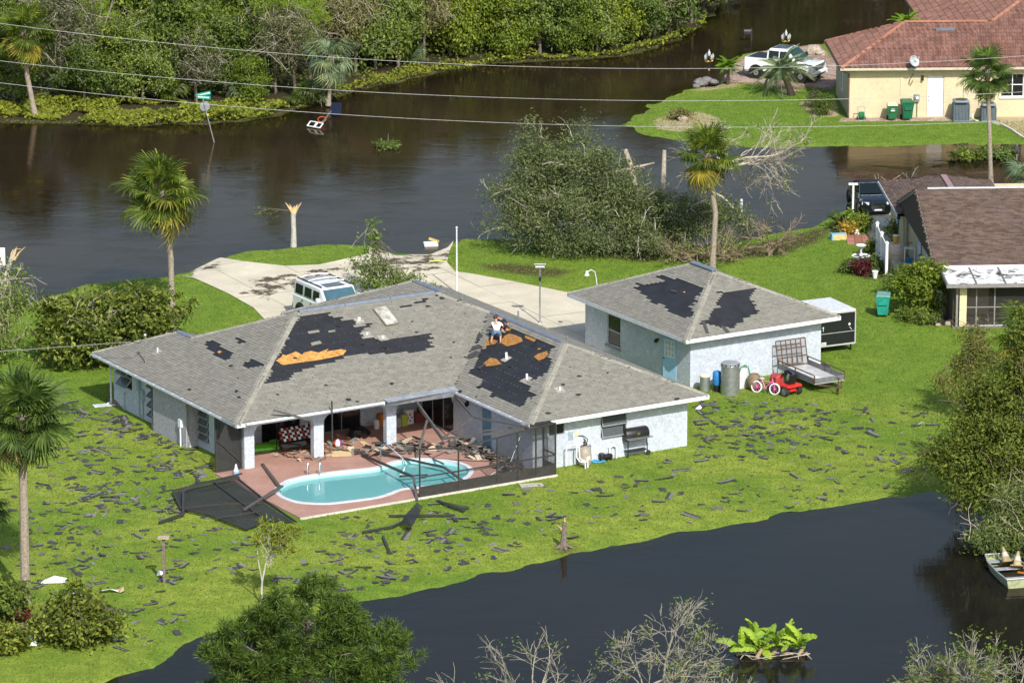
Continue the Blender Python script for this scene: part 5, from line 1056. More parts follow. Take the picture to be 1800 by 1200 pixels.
# ================================================================== vehicles
def loft(mb, secs, m=0, close=True):
    """secs: list of (x, [(y,z)...]) half outlines from bottom centre to top centre, mirrored"""
    rings = []
    for x, pr in secs:
        full = [(x, y, z) for y, z in pr] + [(x, -y, z) for y, z in reversed(pr)]; rings.append(full)
    n = len(rings[0]); V = [p for r in rings for p in r]
    F = [(i * n + j, i * n + (j + 1) % n, (i + 1) * n + (j + 1) % n, (i + 1) * n + j) for i in range(len(rings) - 1) for j in range(n)]
    F += [tuple(range(n - 1, -1, -1)), tuple(range((len(rings) - 1) * n, len(rings) * n))]
    mb.add(V, F, m)
def paint(name, c): return mat(name, c, .22, .04, 1.5, coat=.8)
def body_secs(L, Wd, prof, zb, arch=None):
    """prof: list of (x, z_top, y_scale, z_belt) along the car"""
    out = []
    for x, zt, ys, zbelt in prof:
        h = Wd / 2 * ys; out.append((x, [(h * .86, zb), (h * .97, zb + .12), (h, (zb + zbelt) / 2), (h * .985, zbelt - .06), (h * .93, zt - .03 if zt < zbelt + .08 else zbelt), (h * .78, zt)]))
    return out
def car_wheels(t, xs, half, r, w, hub=STEEL):
    for x in xs:
        for s in (-1, 1):
            wheel(t, (x, s * (half - w * .5), r), r, w, RUBBER, hub, 'Y', 0)
            m = MB(); m.lathe([(r * 1.02, 0), (r * 1.18, 0), (r * 1.18, .03), (r * 1.02, .03)], 22, (x, s * (half - .015) - .015, r), Matrix.Rotation(R(90), 3, 'X')); m.build('wheel_arch', BLACK, t, True)
def pane_(t, pts, mats=None, name='window', th=.012):
    pts = [Vector(p) for p in pts]; n = (pts[1] - pts[0]).cross(pts[2] - pts[1]).normalized(); m = MB(); m.slab(pts, th, n); return m.build(name, mats or CARGLASS, t)
# ---- boxy white off-roader on the drive
def suv():
    hd = W(0, -1); wl = G(515, 559); ang = math.atan2(hd.y, hd.x); L, Wd = 4.75, 2.02
    c = wl + W(1, 0) * (Wd / 2) + hd * (L / 2 - .15)
    t = thing('off_road_car', 'boxy white off-road car parked on the drive behind the roof', 'car', (c.x, c.y, 0), ang); WP = paint('white_car_paint', (.78, .8, .82))
    m = MB(); hb = Wd / 2
    loft(m, [(x, [(hb * .9, .48), (hb * k, .55), (hb * k, 1.2), (hb * k * .96, zt)]) for x, zt, k in ((-2.3, 1.2, .95), (-2.22, 1.24, 1), (.85, 1.24, 1), (.95, 1.26, 1), (2.1, 1.2, .98), (2.3, 1.1, .93))]); m.build('body', WP, t, True, 30)
    m = MB(); loft(m, [(x, [(hb * .95, 1.22), (hb * k, 1.25), (hb * k * .93, zt - .06), (hb * k * .86, zt)]) for x, zt, k in ((-2.22, 1.9, .94), (-2.05, 1.97, .96), (-.2, 2.0, .96), (.35, 1.98, .96), (.95, 1.28, .93))]); m.build('cabin', WP, t, True, 25)
    s0 = hb * .925
    for sy in (-1, 1):
        for x0, x1 in ((-2.0, -1.28), (-1.1, -.42), (-.26, .36)): pane_(t, [(x0, sy * (hb * .967), 1.34), (x1, sy * (hb * .967), 1.34), (x1 - .03, sy * (hb * .915), 1.8), (x0, sy * (hb * .915), 1.8)] if sy < 0 else [(x1, sy * (hb * .955), 1.34), (x0, sy * (hb * .955), 1.34), (x0, sy * (hb * .905), 1.8), (x1 - .03, sy * (hb * .905), 1.8)])
        for x in (-.36, -1.2): m = MB(); m.bb(x - .1, x, sy * (hb + .01) - .015, sy * (hb + .01) + .015, 1.06, 1.12); m.build('door_handle', BLACK, t)
        m = MB(); m.bevel_box(.42, .62, sy * 1.12 - .1, sy * 1.12 + .1, 1.3, 1.58, .04); m.build('mirror', WP, t); m = MB(); m.bar((-2.1, sy * .8, 2.04), (.3, sy * .8, 2.04), .05, .05); m.build('roof_rail', BLACK, t)
        m = MB(); m.bevel_box(2.26, 2.33, sy * .72 - .13, sy * .72 + .13, .85, 1.05, .02); m.build('headlight', CHROME, t); m = MB(); m.bb(-2.34, -2.29, sy * .85 - .08, sy * .85 + .08, .9, 1.15); m.build('tail_light', mat('red_lens', (.5, .02, .02)), t)
    pane_(t, [(.985, -.84, 1.32), (.985, .84, 1.32), (.43, .8, 1.91), (.43, -.8, 1.91)], mat('blue_windscreen', (.05, .11, .14), .06, .2, 2), 'windscreen')
    m = MB(); m.bb(-.35, .25, -.5, .5, 2.0, 2.012); m.build('sunroof', DARKGLASS, t)
    for x in (-1.9, -1.05, -.4): m = MB(); m.tube([(x, -.8, 2.06), (x, -.4, 2.12), (x, .4, 2.12), (x, .8, 2.06)], .03, 6); m.build('roof_bar', WP, t)
    m = MB(); m.bevel_box(-2.46, -2.28, -.95, .95, .5, .72, .03); m.build('rear_bumper', mat('grey_plastic', (.3, .31, .32)), t); m = MB(); m.bevel_box(2.28, 2.42, -.95, .95, .5, .72, .03); m.build('front_bumper', mat('grey_plastic', (.3, .31, .32)), t)
    m = MB(); [m.bb(2.3, 2.325, -.45 + .13 * i, -.38 + .13 * i, .8, 1.05) for i in range(7)]; m.build('grille', CHROME, t); car_wheels(t, (-1.45, 1.5), hb, .44, .15); m = MB(); m.bb(-2.3, -2.27, -.5, .5, 1.35, 1.8); m.build('rear_window', DARKGLASS, t)
suv()
def rings(m, x, z, r, y0, n=4):
    for i in range(n): m.lathe([(r * .8, -.006), (r, -.006), (r, .006), (r * .8, .006), (r * .8, -.006)], 16, (x, y0 + (i - 1.5) * r * 1.45, z), Matrix.Rotation(R(90), 3, 'Y'), cap=False)
def convertible():
    a, b = G(1543, 380), G(1512, 345); hd = (a - b); hd.z = 0; hd.normalize(); ang = math.atan2(hd.y, hd.x); c = a - hd * 2.2
    t = thing('black_convertible', 'glossy black convertible facing out beside the brown roofed house', 'car', (c.x, c.y, 0), ang); BP = paint('black_car_paint', (.006, .007, .009)); hb = .9
    m = MB(); loft(m, [(x, [(hb * k * .88, .2), (hb * k, .32), (hb * k, .62), (hb * k * .95, .76), (hb * k * .8, zt)]) for x, zt, k in ((-2.25, .8, .8), (-2.1, .92, .93), (-1.3, .95, 1), (.6, .96, 1), (1.0, .93, 1), (1.7, .82, .97), (2.1, .7, .9), (2.25, .58, .8))]); m.build('body', BP, t, True, 40)
    m = MB(); loft(m, [(x, [(hb * k, .9), (hb * k * .97, 1.0), (hb * k * .82, zt - .06), (hb * k * .68, zt)]) for x, zt, k in ((-1.55, 1.02, .86), (-1.2, 1.24, .88), (-.6, 1.38, .9), (.05, 1.38, .9), (.2, 1.36, .9))]); m.build('soft_top', mat('black_canvas', (.008, .008, .009), .9), t, True, 40)
    pane_(t, [(.98, -.74, .96), (.98, .74, .96), (.24, .6, 1.36), (.24, -.6, 1.36)], CARGLASS, 'windscreen')
    m = MB()
    for p, q in (((.98, -.76, .95), (.22, -.62, 1.37)), ((.98, .76, .95), (.22, .62, 1.37)), ((.22, -.62, 1.37), (.22, .62, 1.37))): m.bar(p, q, .035)
    m.build('windscreen_frame', CHROME, t)
    for sy in (-1, 1):
        pane_(t, [(.85, sy * .8, .97), (-.95, sy * .81, .97), (-.7, sy * .7, 1.24), (.2, sy * .66, 1.32)]); m = MB(); m.ball((.7, sy * .98, 1.0), (.07, .11, .07), 8, 6); m.build('mirror', BP, t, True)
        m = MB(); m.obox((2.08, sy * .64, .66), (.05, .19, .075), Matrix.Rotation(R(-20) * -sy, 3, 'Z') @ Matrix.Rotation(R(-28), 3, 'Y')); h = m.build('headlight', mat('clear_lamp', (.75, .77, .76), .1, .15, 30, metal=.4), t); m = MB(); m.ball((2.14, sy * .66, .66), (.02, .05, .04), 8, 5); m.build('lens', CHROME, h, True); m = MB(); m.lathe([(.02, 0), (.05, 0), (.05, .03), (.02, .03)], 10, (2.22, sy * .62, .36), Matrix.Rotation(R(90), 3, 'Y')); m.build('fog_lamp', CHROME, t)
    # shield grille with rings and bars
    Mg = Matrix(((0, 0, 1), (1, 0, 0), (0, 1, 0))); sh = [(-.34, .74), (.34, .74), (.36, .5), (.26, .3), (-.26, .3), (-.36, .5)]
    m = MB(); m.prism(sh, 2.22, 2.26, 0, Mg); g = m.build('grille', mat('black_grille', (.012, .012, .013), .5), t); m = MB()
    for i in range(len(sh)): a_, b_ = sh[i], sh[(i + 1) % len(sh)]; m.bar((2.27, a_[0], a_[1]), (2.27, b_[0], b_[1]), .035)
    for z in (.42, .36): m.bar((2.265, -.28, z), (2.265, .28, z), .018)
    m.bar((2.27, -.35, .5), (2.27, .35, .5), .02, .06); m.build('grille_frame', CHROME, g); m = MB(); rings(m, 2.285, .62, .085, 0); m.build('ring_badge', CHROME, g); m = MB(); m.bb(2.275, 2.285, -.2, .2, .3, .39); m.build('number_plate', WHITE, t)
    car_wheels(t, (-1.3, 1.35), hb, .32, .11)
convertible()
def pickup():
    a, b = G(1408, 147), G(1330, 139); hd = a - b; hd.z = 0; wb = hd.length; hd.normalize(); ang = math.atan2(hd.y, hd.x); left = Vector((-hd.y, hd.x, 0)); hb = 1.02; k = wb / 3.67
    c = (a + b) / 2 + left * (hb - .1)
    t = thing('pickup_truck', 'white crew cab pickup truck on pavers behind the drooping palm', 'pickup', (c.x, c.y, 0), ang); WP = paint('white_truck_paint', (.8, .81, .82)); X = lambda v: v * k
    m = MB(); loft(m, [(X(x), [(hb * q * .9, .42), (hb * q, .55), (hb * q, .98), (hb * q * .96, zt - .02), (hb * q * .85, zt)]) for x, zt, q in ((-2.85, 1.24, .96), (-2.8, 1.3, 1), (-.95, 1.3, 1), (1.0, 1.28, 1), (1.3, 1.28, 1), (2.6, 1.18, .98), (2.82, 1.0, .93))]); m.build('body', WP, t, True, 30)
    m = MB(); loft(m, [(X(x), [(hb * q, 1.24), (hb * q * .99, 1.32), (hb * q * .86, zt - .05), (hb * q * .76, zt)]) for x, zt, q in ((-1.02, 1.8, .92), (-.85, 1.93, .93), (.3, 1.96, .93), (.55, 1.93, .93), (1.35, 1.3, .9))]); m.build('cab', WP, t, True, 25)
    pane_(t, [(X(1.4), -.8, 1.34), (X(1.4), .8, 1.34), (X(.66), .72, 1.88), (X(.66), -.72, 1.88)], mat('green_windscreen', (.02, .05, .045), .05), 'windscreen'); m = MB(); m.bb(X(-.7), X(.35), -.62, .62, 1.962, 1.972); m.build('glass_roof', DARKGLASS, t)
    for sy in (-1, 1):
        for x0, x1 in ((-.85, -.05), (.05, .95)): pane_(t, [(X(x0), sy * .945, 1.36), (X(x1), sy * .945, 1.36), (X(min(x1, .6)), sy * .86, 1.82), (X(x0), sy * .86, 1.82)])
        m = MB(); m.bevel_box(X(1.0), X(1.15), sy * 1.16 - .12, sy * 1.16 + .12, 1.3, 1.55, .04); m.build('mirror', BLACK, t); m = MB(); m.obox((X(2.74), sy * .74, 1.03), (.07, .2, .06), Matrix.Rotation(R(18) * sy, 3, 'Z')); m.build('headlight', mat('smoked_lamp', (.08, .09, .1), .1), t); m = MB(); m.bar((X(-.9), sy * 1.02, .42), (X(1.2), sy * 1.02, .42), .12, .05); m.build('side_step', BLACK, t); m = MB(); m.obox((X(2.88), sy * .75, .62), (.03, .14, .05)); m.build('fog_lamp', BLACK, t)
    m = MB(); m.bevel_box(X(2.76), X(2.87), -.52, .52, .8, 1.1, .03); g = m.build('grille', mat('black_grille', (.012, .012, .013)), t); m = MB(); [m.bb(X(2.88), X(2.89), -.5, .5, .85 + .07 * i, .87 + .07 * i) for i in range(4)]; m.build('grille_bar', mat('grey_plastic', (.3, .31, .32)), g)
    m = MB(); m.bevel_box(X(2.7), X(2.98), -.98, .98, .48, .72, .06); m.build('front_bumper', WP, t); m = MB(); m.bb(X(2.97), X(2.99), -.6, .6, .5, .58); m.build('air_intake', BLACK, t); m = MB(); m.bb(X(-2.7), X(-1.1), -.85, .85, 1.25, 1.31); m.build('bed_cover', BLACK, t); m = MB(); m.bevel_box(X(-2.98), X(-2.82), -.95, .95, .5, .7, .03); m.build('rear_bumper', CHROME, t)
    car_wheels(t, (X(-1.83), X(1.83)), hb, .42, .14, STEEL)
pickup()

# ================================================================== two people mending the roof
SKIN = mat('skin', (.44, .24, .16), .6, .08, 8); HAIR = mat('brown_hair', (.06, .03, .015), .8, .3, 30)
def skin_obj(name, joints, bones, mats, parent, root):
    keys = list(joints); me = bpy.data.meshes.new(name); me.from_pydata([joints[k][0] for k in keys], [(keys.index(a), keys.index(b)) for a, b in bones], []); me.materials.append(mats)
    o_ = link(name, me, parent); s = o_.modifiers.new('skin', 'SKIN'); s.use_smooth_shade = True
    sv = me.skin_vertices[0].data
    for i, k in enumerate(keys):
        r = joints[k][1]; sv[i].radius = r if hasattr(r, '__len__') else (r, r); sv[i].use_root = (k == root)
    o_.modifiers.new('sub', 'SUBSURF').levels = 2; o_.modifiers['sub'].render_levels = 2; return o_
def hand(J, B, side, wrist, d, up):
    d = Vector(d).normalized(); up = Vector(up); sx = d.cross(up).normalized() * side; w = Vector(wrist); palm = w + d * .08
    J['palm%d' % side] = (tuple(palm), (.034, .02)); B.append(('wr%d' % side, 'palm%d' % side))
    for i, (off, ln) in enumerate(((-.03, .075), (-.01, .09), (.012, .085), (.032, .065))):
        a = palm + d * .04 + sx * off; m_ = a + d * ln * .5 - up * .01; e = a + d * ln - up * .03
        for nm, q, r in (('a', a, .011), ('b', m_, .009), ('c', e, .008)): J['f%d%d%s' % (side, i, nm)] = (tuple(q), r)
        B += [('palm%d' % side, 'f%d%da' % (side, i)), ('f%d%da' % (side, i), 'f%d%db' % (side, i)), ('f%d%db' % (side, i), 'f%d%dc' % (side, i))]
    a = palm - sx * .04; e = palm - sx * .065 + d * .045; J['t%da' % side] = (tuple(a), .012); J['t%db' % side] = (tuple(e), .009); B += [('palm%d' % side, 't%da' % side), ('t%da' % side, 't%db' % side)]
def person(label, loc, rz, pose, shirt, shorts, hair=HAIR, shoes=None, cap=None):
    t = thing('person', label, 'person', loc, rz); t.scale = (.9, .9, .82); J = {}; B = []
    P_ = pose; pel, ch, nk, hd = P_['pelvis'], P_['chest'], P_['neck'], P_['head']
    mid = tuple((Vector(pel) + Vector(ch)) / 2); J.update(pel=(pel, (.15, .11)), mid=(mid, (.13, .1)), ch=(ch, (.15, .11)), nk=(nk, .055), jaw=(tuple(Vector(nk).lerp(Vector(hd), .5)), .075), hd=(hd, (.085, .1)), crown=(tuple(Vector(hd) + (Vector(hd) - Vector(nk)).normalized() * .09), .06))
    B += [('pel', 'mid'), ('mid', 'ch'), ('ch', 'nk'), ('nk', 'jaw'), ('jaw', 'hd'), ('hd', 'crown')]
    for s in (-1, 1):
        sh, el, wr = P_['arm%d' % s]; J['sh%d' % s] = (sh, .06); J['el%d' % s] = (el, .042); J['wr%d' % s] = (wr, .028); B += [('ch', 'sh%d' % s), ('sh%d' % s, 'el%d' % s), ('el%d' % s, 'wr%d' % s)]
        hand(J, B, s, wr, Vector(wr) - Vector(el), (0, .3, 1))
        hp_, kn, an, toe = P_['leg%d' % s]; J['hp%d' % s] = (hp_, .1); J['kn%d' % s] = (kn, .062); J['an%d' % s] = (an, .04); J['toe%d' % s] = (toe, (.045, .03)); B += [('pel', 'hp%d' % s), ('hp%d' % s, 'kn%d' % s), ('kn%d' % s, 'an%d' % s), ('an%d' % s, 'toe%d' % s)]
    skin_obj('body', J, B, SKIN, t, 'pel')
    S = {k: (J[k][0], tuple(np.array(J[k][1] if hasattr(J[k][1], '__len__') else (J[k][1],) * 2) + .025)) for k in ('mid', 'ch', 'sh-1', 'sh1')}
    for s in (-1, 1): S['e%d' % s] = (tuple(Vector(J['sh%d' % s][0]).lerp(Vector(J['el%d' % s][0]), .6)), .07)
    S['hem'] = (tuple(Vector(pel).lerp(Vector(mid), .05)), (.175, .135)); S['col'] = (tuple(Vector(ch).lerp(Vector(nk), .62)), .085)
    skin_obj('shirt', S, [('hem', 'mid'), ('mid', 'ch'), ('ch', 'col'), ('ch', 'sh-1'), ('ch', 'sh1'), ('sh-1', 'e-1'), ('sh1', 'e1')], shirt, t, 'mid')
    S = {'w': (tuple(Vector(pel).lerp(Vector(mid), .2)), (.165, .125)), 'pel': (pel, (.17, .13))}
    for s in (-1, 1): S['h%d' % s] = (J['hp%d' % s][0], .118); S['k%d' % s] = (tuple(Vector(J['hp%d' % s][0]).lerp(Vector(J['kn%d' % s][0]), .85)), .095)
    skin_obj('shorts', S, [('w', 'pel'), ('pel', 'h-1'), ('pel', 'h1'), ('h-1', 'k-1'), ('h1', 'k1')], shorts, t, 'pel')
    m = MB(); ax = (Vector(hd) - Vector(nk)).normalized(); Mq = ax.to_track_quat('Z', 'Y').to_matrix(); c_ = Vector(hd) + ax * .045 - Vector(P_['face']).normalized() * .035; m.ball(c_, (.112, .118, .112), 12, 8); m.build('hair', hair, t, True)
    fd = P_['face']; fd = Vector(fd).normalized(); side = fd.cross(ax).normalized(); f = Vector(hd) + fd * .105
    m = MB(); m.ball(f + fd * .015 - ax * .02, (.014, .014, .022), 6, 4); m.ball(Vector(hd) + side * .1 - ax * .02, (.012, .02, .03), 6, 4); m.ball(Vector(hd) - side * .1 - ax * .02, (.012, .02, .03), 6, 4); m.build('nose_and_ears', SKIN, t, True)
    for s in (-1, 1): m = MB(); m.ball(f + side * .032 * s + ax * .012, .009, 6, 4); m.build('eye', BLACK, t)
    m = MB(); m.obox(f - ax * .055 + fd * .004, (.022, .006, .005), Matrix((side, fd, ax)).transposed()); m.build('mouth', mat('lips', (.3, .1, .09), .6), t)
    for s in (-1, 1):
        an, toe = Vector(J['an%d' % s][0]), Vector(J['toe%d' % s][0]); m = MB(); m.tube([an + (an - toe) * .35 - Vector((0, 0, .03)), an * .4 + toe * .6 - Vector((0, 0, .02)), toe + (toe - an) * .3 - Vector((0, 0, .01))], [.05, .055, .04], 8); m.build('shoe', shoes or mat('tan_shoe', (.3, .2, .12), .8), t, True)
    return t
slope = .425
def rz_(u_off): return slope * u_off
ppt = roof_pt(1, 'x0', 872, 603); pw_ = W(ppt.x, ppt.y, ppt.z + .02)
# local axes: x to the right of the picture along the eave side, y away up the slope
person('person in white T-shirt and blue shorts bending over bare roof boards', pw_, R(-4), dict(pelvis=(.02, .1, .62), chest=(0, .38, .92), neck=(-.03, .5, 1.06), head=(-.07, .58, 1.2), face=(-.1, .8, -.5),
    **{'arm-1': ((-.2, .42, .96), (-.3, .62, .72), (-.2, .82, .55)), 'arm1': ((.2, .4, .94), (.32, .58, .72), (.22, .8, .56)), 'leg-1': ((-.1, .1, .6), (-.2, .18, .32), (-.24, -.02, .05), (-.26, .16, .06)), 'leg1': ((.12, .1, .58), (.2, .26, .34), (.22, -.04, .04), (.24, .14, .05))}),
    mat('white_cotton', (.78, .79, .8), .9, .06, 5), mat('blue_denim', (.1, .19, .3), .9, .15, 12))
ppt = roof_pt(1, 'x0', 890, 584); pw_ = W(ppt.x, ppt.y, ppt.z + .02)
person('person in black T-shirt crouching beside the ridge behind the white T-shirt', pw_, R(60), dict(pelvis=(0, 0, .42), chest=(0, .3, .62), neck=(.0, .42, .7), head=(.0, .53, .74), face=(0, .5, -.8),
    **{'arm-1': ((-.2, .32, .62), (-.28, .48, .4), (-.18, .62, .25)), 'arm1': ((.2, .32, .62), (.3, .45, .4), (.2, .6, .24)), 'leg-1': ((-.1, 0, .4), (-.2, .32, .34), (-.18, .02, .06), (-.18, .18, .07)), 'leg1': ((.1, 0, .4), (.2, .3, .34), (.18, 0, .05), (.18, .16, .06))}),
    mat('black_cotton', (.012, .013, .017), .9, .1, 5), mat('dark_shorts', (.02, .022, .03), .9, .1, 5))

# ================================================================== street furniture and things in the flood
t = thing('street_sign', 'leaning street sign with two green name blades in the flood', 'street sign', G(380, 250, WATER_Z)); top = at_y(356, 172, G(380, 250, WATER_Z).y) - t.location; GRN = mat('street_sign_green', (.01, .3, .2), .4)
m = MB(); m.tube([(0, 0, -.5), tuple(top)], .035, 8); m.build('post', STEEL, t, True)
for k, (dx, dz, rx, off) in enumerate(((.45, .26, .35, .26), (.4, -.05, -.1, .08))):
    Mz = Matrix.Rotation(R(-18 + 10 * k), 3, 'Z') @ Matrix.Rotation(-dz, 3, 'Y'); m = MB(); m.obox(top + Vector((.06, 0, off - .05)), (dx, .012, .11), Mz); bl = m.build('name_blade', GRN, t)
    m = MB(); rr = random.Random(k); x = -dx * .8
    while x < dx * .8: w_ = rr.uniform(.02, .035); m.obox(top + Vector((.06, 0, off - .05)) + Mz @ Vector((x + w_, -.014, 0)), (w_, .002, rr.uniform(.03, .045)), Mz); x += 2 * w_ + .018
    m.build('lettering', WHITE, bl)
m = MB(); oc = [(.3 * math.cos(R(22.5 + 45 * i)), .3 * math.sin(R(22.5 + 45 * i))) for i in range(8)]; m.prism(oc, -.008, .008, 0, Matrix.Rotation(R(90), 3, 'X') @ Matrix.Rotation(R(6), 3, 'Y'), top + Vector((.12, .05, -.5))); m.build('sign_back', mat('grey_sign_back', (.3, .33, .36), .4, .1, 4, metal=.4), t); m = MB(); m.obox(top * .62, (.06, .03, .05)); m.build('reflector', mat('yellow_reflector', (.8, .5, .03), .4), t)
# basketball hoop toppled in the water
t = thing('basketball_hoop', 'toppled basketball hoop lying in the brown flood water', 'basketball hoop', G(572, 215, WATER_Z)); L0 = Vector(t.location); gpt = lambda x, y, z=0.: G(x, y, z) - L0
m = MB(); m.tube([gpt(566, 216, .05), gpt(590, 186, .15)], .05, 8); m.build('pole', STEEL, t, True)
Q = [gpt(540, 221, 0), gpt(546, 213, .25), gpt(568, 217, .25), gpt(562, 225, 0)]; m = MB(); [m.bar(Q[i], Q[(i + 1) % 4], .07, .05) for i in range(4)]; m.bar((Q[0] + Q[3]) / 2, (Q[1] + Q[2]) / 2, .04); m.bar(Q[1] * .4 + Q[2] * .6, Q[0] * .4 + Q[3] * .6, .04); m.build('backboard', WHITE, t)
m = MB(); rc = gpt(566, 210, .2); m.tube([rc + Vector((.24 * math.cos(a), .26 * math.sin(a), .1 * math.sin(a))) for a in np.linspace(0, 2 * math.pi, 16)], .022, 6); m.build('rim', mat('orange_rim', (.6, .1, .02), .5), t, True)
m = MB(); m.slab([gpt(578, 203), gpt(583, 182, .3), gpt(601, 183, .3), gpt(600, 203)], .08, (0, -.3, .9)); m.build('base_tank', mat('navy_plastic', (.008, .016, .04), .5), t)
# ornate lamp posts by the island drive
IRON = mat('black_iron', (.02, .022, .025), .5); GOLD = mat('gilded_metal', (.62, .42, .08), .35, .15, 6, metal=.5)
def lamp_post(px, py, label):
    t = place('ornate_lamp_post', label, 'lamp post', px, py, group='gilded lamp posts of the island drive'); m = MB(); m.tube([(0, 0, 0), (0, 0, 1.7)], .03, 8); m.build('post', IRON, t, True); m = MB()
    for z in (.12, .62): m.lathe([(.03, -.06), (.07, 0), (.03, .06)], 10, (0, 0, z + .1))
    m.lathe([(.14, 0), (.05, .12)], 10); m.build('gilt_collar', GOLD, t, True)
    for a in range(4):
        d = Vector((math.cos(a * math.pi / 2 + .5), math.sin(a * math.pi / 2 + .5), 0)); m = MB(); m.tube([Vector((0, 0, 1.3)) + d * s * .27 + Vector((0, 0, -.08 * math.sin(s * 3.1))) for s in (0, .35, .7, 1)] + [d * .27 + Vector((0, 0, 1.42))], .018, 6); m.build('arm', GOLD, t, True)
        m = MB(); m.lathe([(.04, 0), (.075, .08), (.08, .2), (.03, .26), (.015, .33)], 8, d * .27 + Vector((0, 0, 1.4))); m.build('lantern', glass_mat('lantern_glass', (.5, .52, .52), .1, .7) if 'lantern_glass' not in MATS else MATS['lantern_glass'], t, True)
    m = MB(); m.lathe([(.05, 1.6), (.085, 1.68), (.085, 1.82), (.03, 1.9), (.012, 2.0)], 8); m.build('lantern', mat('frosted_lantern', (.5, .52, .52), .2), t, True)
MATS['lantern_glass'] = glass_mat('lantern_glass', (.5, .52, .52), .1, .7)
lamp_post(1246, 144, 'left gilded lamp post standing on the rocks at the island point'); lamp_post(1381, 108, 'right gilded lamp post rising behind the white pickup')
t = thing('mailbox', 'dark mailbox on a post half drowned beyond the drooping palm', 'mailbox', G(1320, 72, WATER_Z)); m = MB(); m.bar((.03, 0, -.4), (.03, 0, .82), .1); m.build('post', IRON, t); m = MB(); m.bar((-.42, 0, .2), (-.42, 0, .5), .07); m.build('brace', IRON, t); m = MB(); m.prism([(-.16, 0), (.16, 0), (.16, .18), (.1, .28), (-.1, .28), (-.16, .18)], -.45, 0, 0, Matrix(((0, 0, 1), (1, 0, 0), (0, 1, 0))), (0, 0, .45)); m.build('box', IRON, t)
t = thing('post_box', 'grey mailbox on a post standing in water at the right edge', 'mailbox', G(1787, 282, WATER_Z)); m = MB(); m.bar((0, 0, -.5), (0, 0, 1.0), .09); m.build('post', WOODG, t); m = MB(); m.prism([(-.12, 0), (.12, 0), (.12, .16), (.06, .25), (-.06, .25), (-.12, .16)], -.25, .25, 0, Matrix(((1, 0, 0), (0, 0, 1), (0, 1, 0))), (0, 0, .55)); m.build('box', mat('dark_grey_paint', (.05, .05, .055), .5), t)
t = place('bollard_marker', 'short white plastic marker post among the bare branches', 'marker post', 1303, 372); m = MB(); m.lathe([(.07, 0), (.08, .02), (.08, .62), (.06, .68)], 10); m.build('body', WHITE2, t, True); m = MB(); m.lathe([(.085, .5), (.085, .58)], 10); m.build('band', mat('grey_plastic', (.3, .31, .32)), t)
# flat boat tied under the trees
t = thing('jon_boat', 'flat-bottomed grey boat with two traffic cones under the trees', 'boat', G(1768, 1018, WATER_Z)); L0 = Vector(t.location); ALU = mat('oxidised_aluminium', (.36, .4, .42), .5, .25, 5, metal=.2); MOSS = mat('mossy_hull', (.33, .36, .2), .8, .35, 6)
bw = [(-.62, 1.6, .62), (-.74, .4, .7), (-.72, -.8, .72), (-.66, -1.9, .7)]
hd = (G(1766, 1040) - G(1754, 993)); ang = 0
rings_ = [(1.75, .5, .34, .4), (.9, .66, .08, .36), (-.4, .7, .04, .36), (-1.55, .66, .04, .38)]
m = MB(); V = []
for y, hw2, zb, zt in rings_: V += [(-hw2, y, zt), (-hw2 * .86, y, zb - .1), (hw2 * .86, y, zb - .1), (hw2, y, zt)]
F = [(i * 4 + j, i * 4 + j + 1, (i + 1) * 4 + j + 1, (i + 1) * 4 + j) for i in range(3) for j in range(3)] + [(0, 1, 2, 3), (12, 13, 14, 15)]
m.add(V, F); hull = m.build('hull', [MOSS], t); rotb = R(6); t.rotation_euler = (0, 0, R(12)); t.location = G(1776, 1012, WATER_Z)
m = MB(); m.tube([(-.5, 1.75, .4), (-.66, .9, .36), (-.7, -.4, .36), (-.66, -1.55, .38)], .03, 6); m.tube([(.5, 1.75, .4), (.66, .9, .36), (.7, -.4, .36), (.66, -1.55, .38)], .03, 6); m.tube([(-.5, 1.75, .4), (.5, 1.75, .4)], .03, 6); m.tube([(-.66, -1.55, .38), (.66, -1.55, .38)], .04, 6); m.build('gunwale', ALU, t, True)
for y, w_ in ((1.2, .55), (.2, .64), (-1.1, .64)): m = MB(); m.bb(-w_, w_, y - .13, y + .13, .24, .28); m.build('thwart', ALU, t)
m = MB(); m.bb(-.6, .6, -1.4, 1.5, .06, .07); m.build('bilge_floor', mat('dark_bilge', (.03, .026, .015), .4), t)
CONE = mat('faded_cone', (.33, .24, .09), .8, .3, 4, c2=(.46, .4, .25))
for x, y, rz, lab in ((.1, .75, 20, 'faded traffic cone lying farther up in the flat boat'), (.3, .1, -10, 'faded yellow traffic cone lying amidships in the flat boat')):
    cpos = Vector(t.location) + Matrix.Rotation(R(12), 3, 'Z') @ Vector((x, y, .3)); q = thing('traffic_cone', lab, 'traffic cone', cpos, R(rz)); tl = Matrix.Rotation(R(-38), 3, 'X'); m = MB(); m.lathe([(.24, 0), (.2, .03), (.05, .68), (.03, .7)], 14, (0, 0, 0), tl); m.build('cone', CONE, q, True); m = MB(); m.obox(tl @ Vector((0, 0, -.0)), (.26, .26, .02), tl); m.build('base', mat('orange_cone_base', (.3, .2, .08), .8), q); m = MB(); m.lathe([(.15, .26), (.105, .46)], 14, (0, 0, .004), tl); m.build('reflective_band', mat('grey_band', (.5, .47, .38), .6), q, True)
o_ = MB().obox((0, 0, 0), (.05, .35, .02), Matrix.Rotation(R(60), 3, 'Z')).build('oar', mat('orange_plastic', (.6, .18, .03)), loc=Vector(t.location) + Matrix.Rotation(R(12), 3, 'Z') @ Vector((.4, -.75, .32))); tag(o_, 'orange paddle blade lying across the stern seat of the boat', 'paddle')
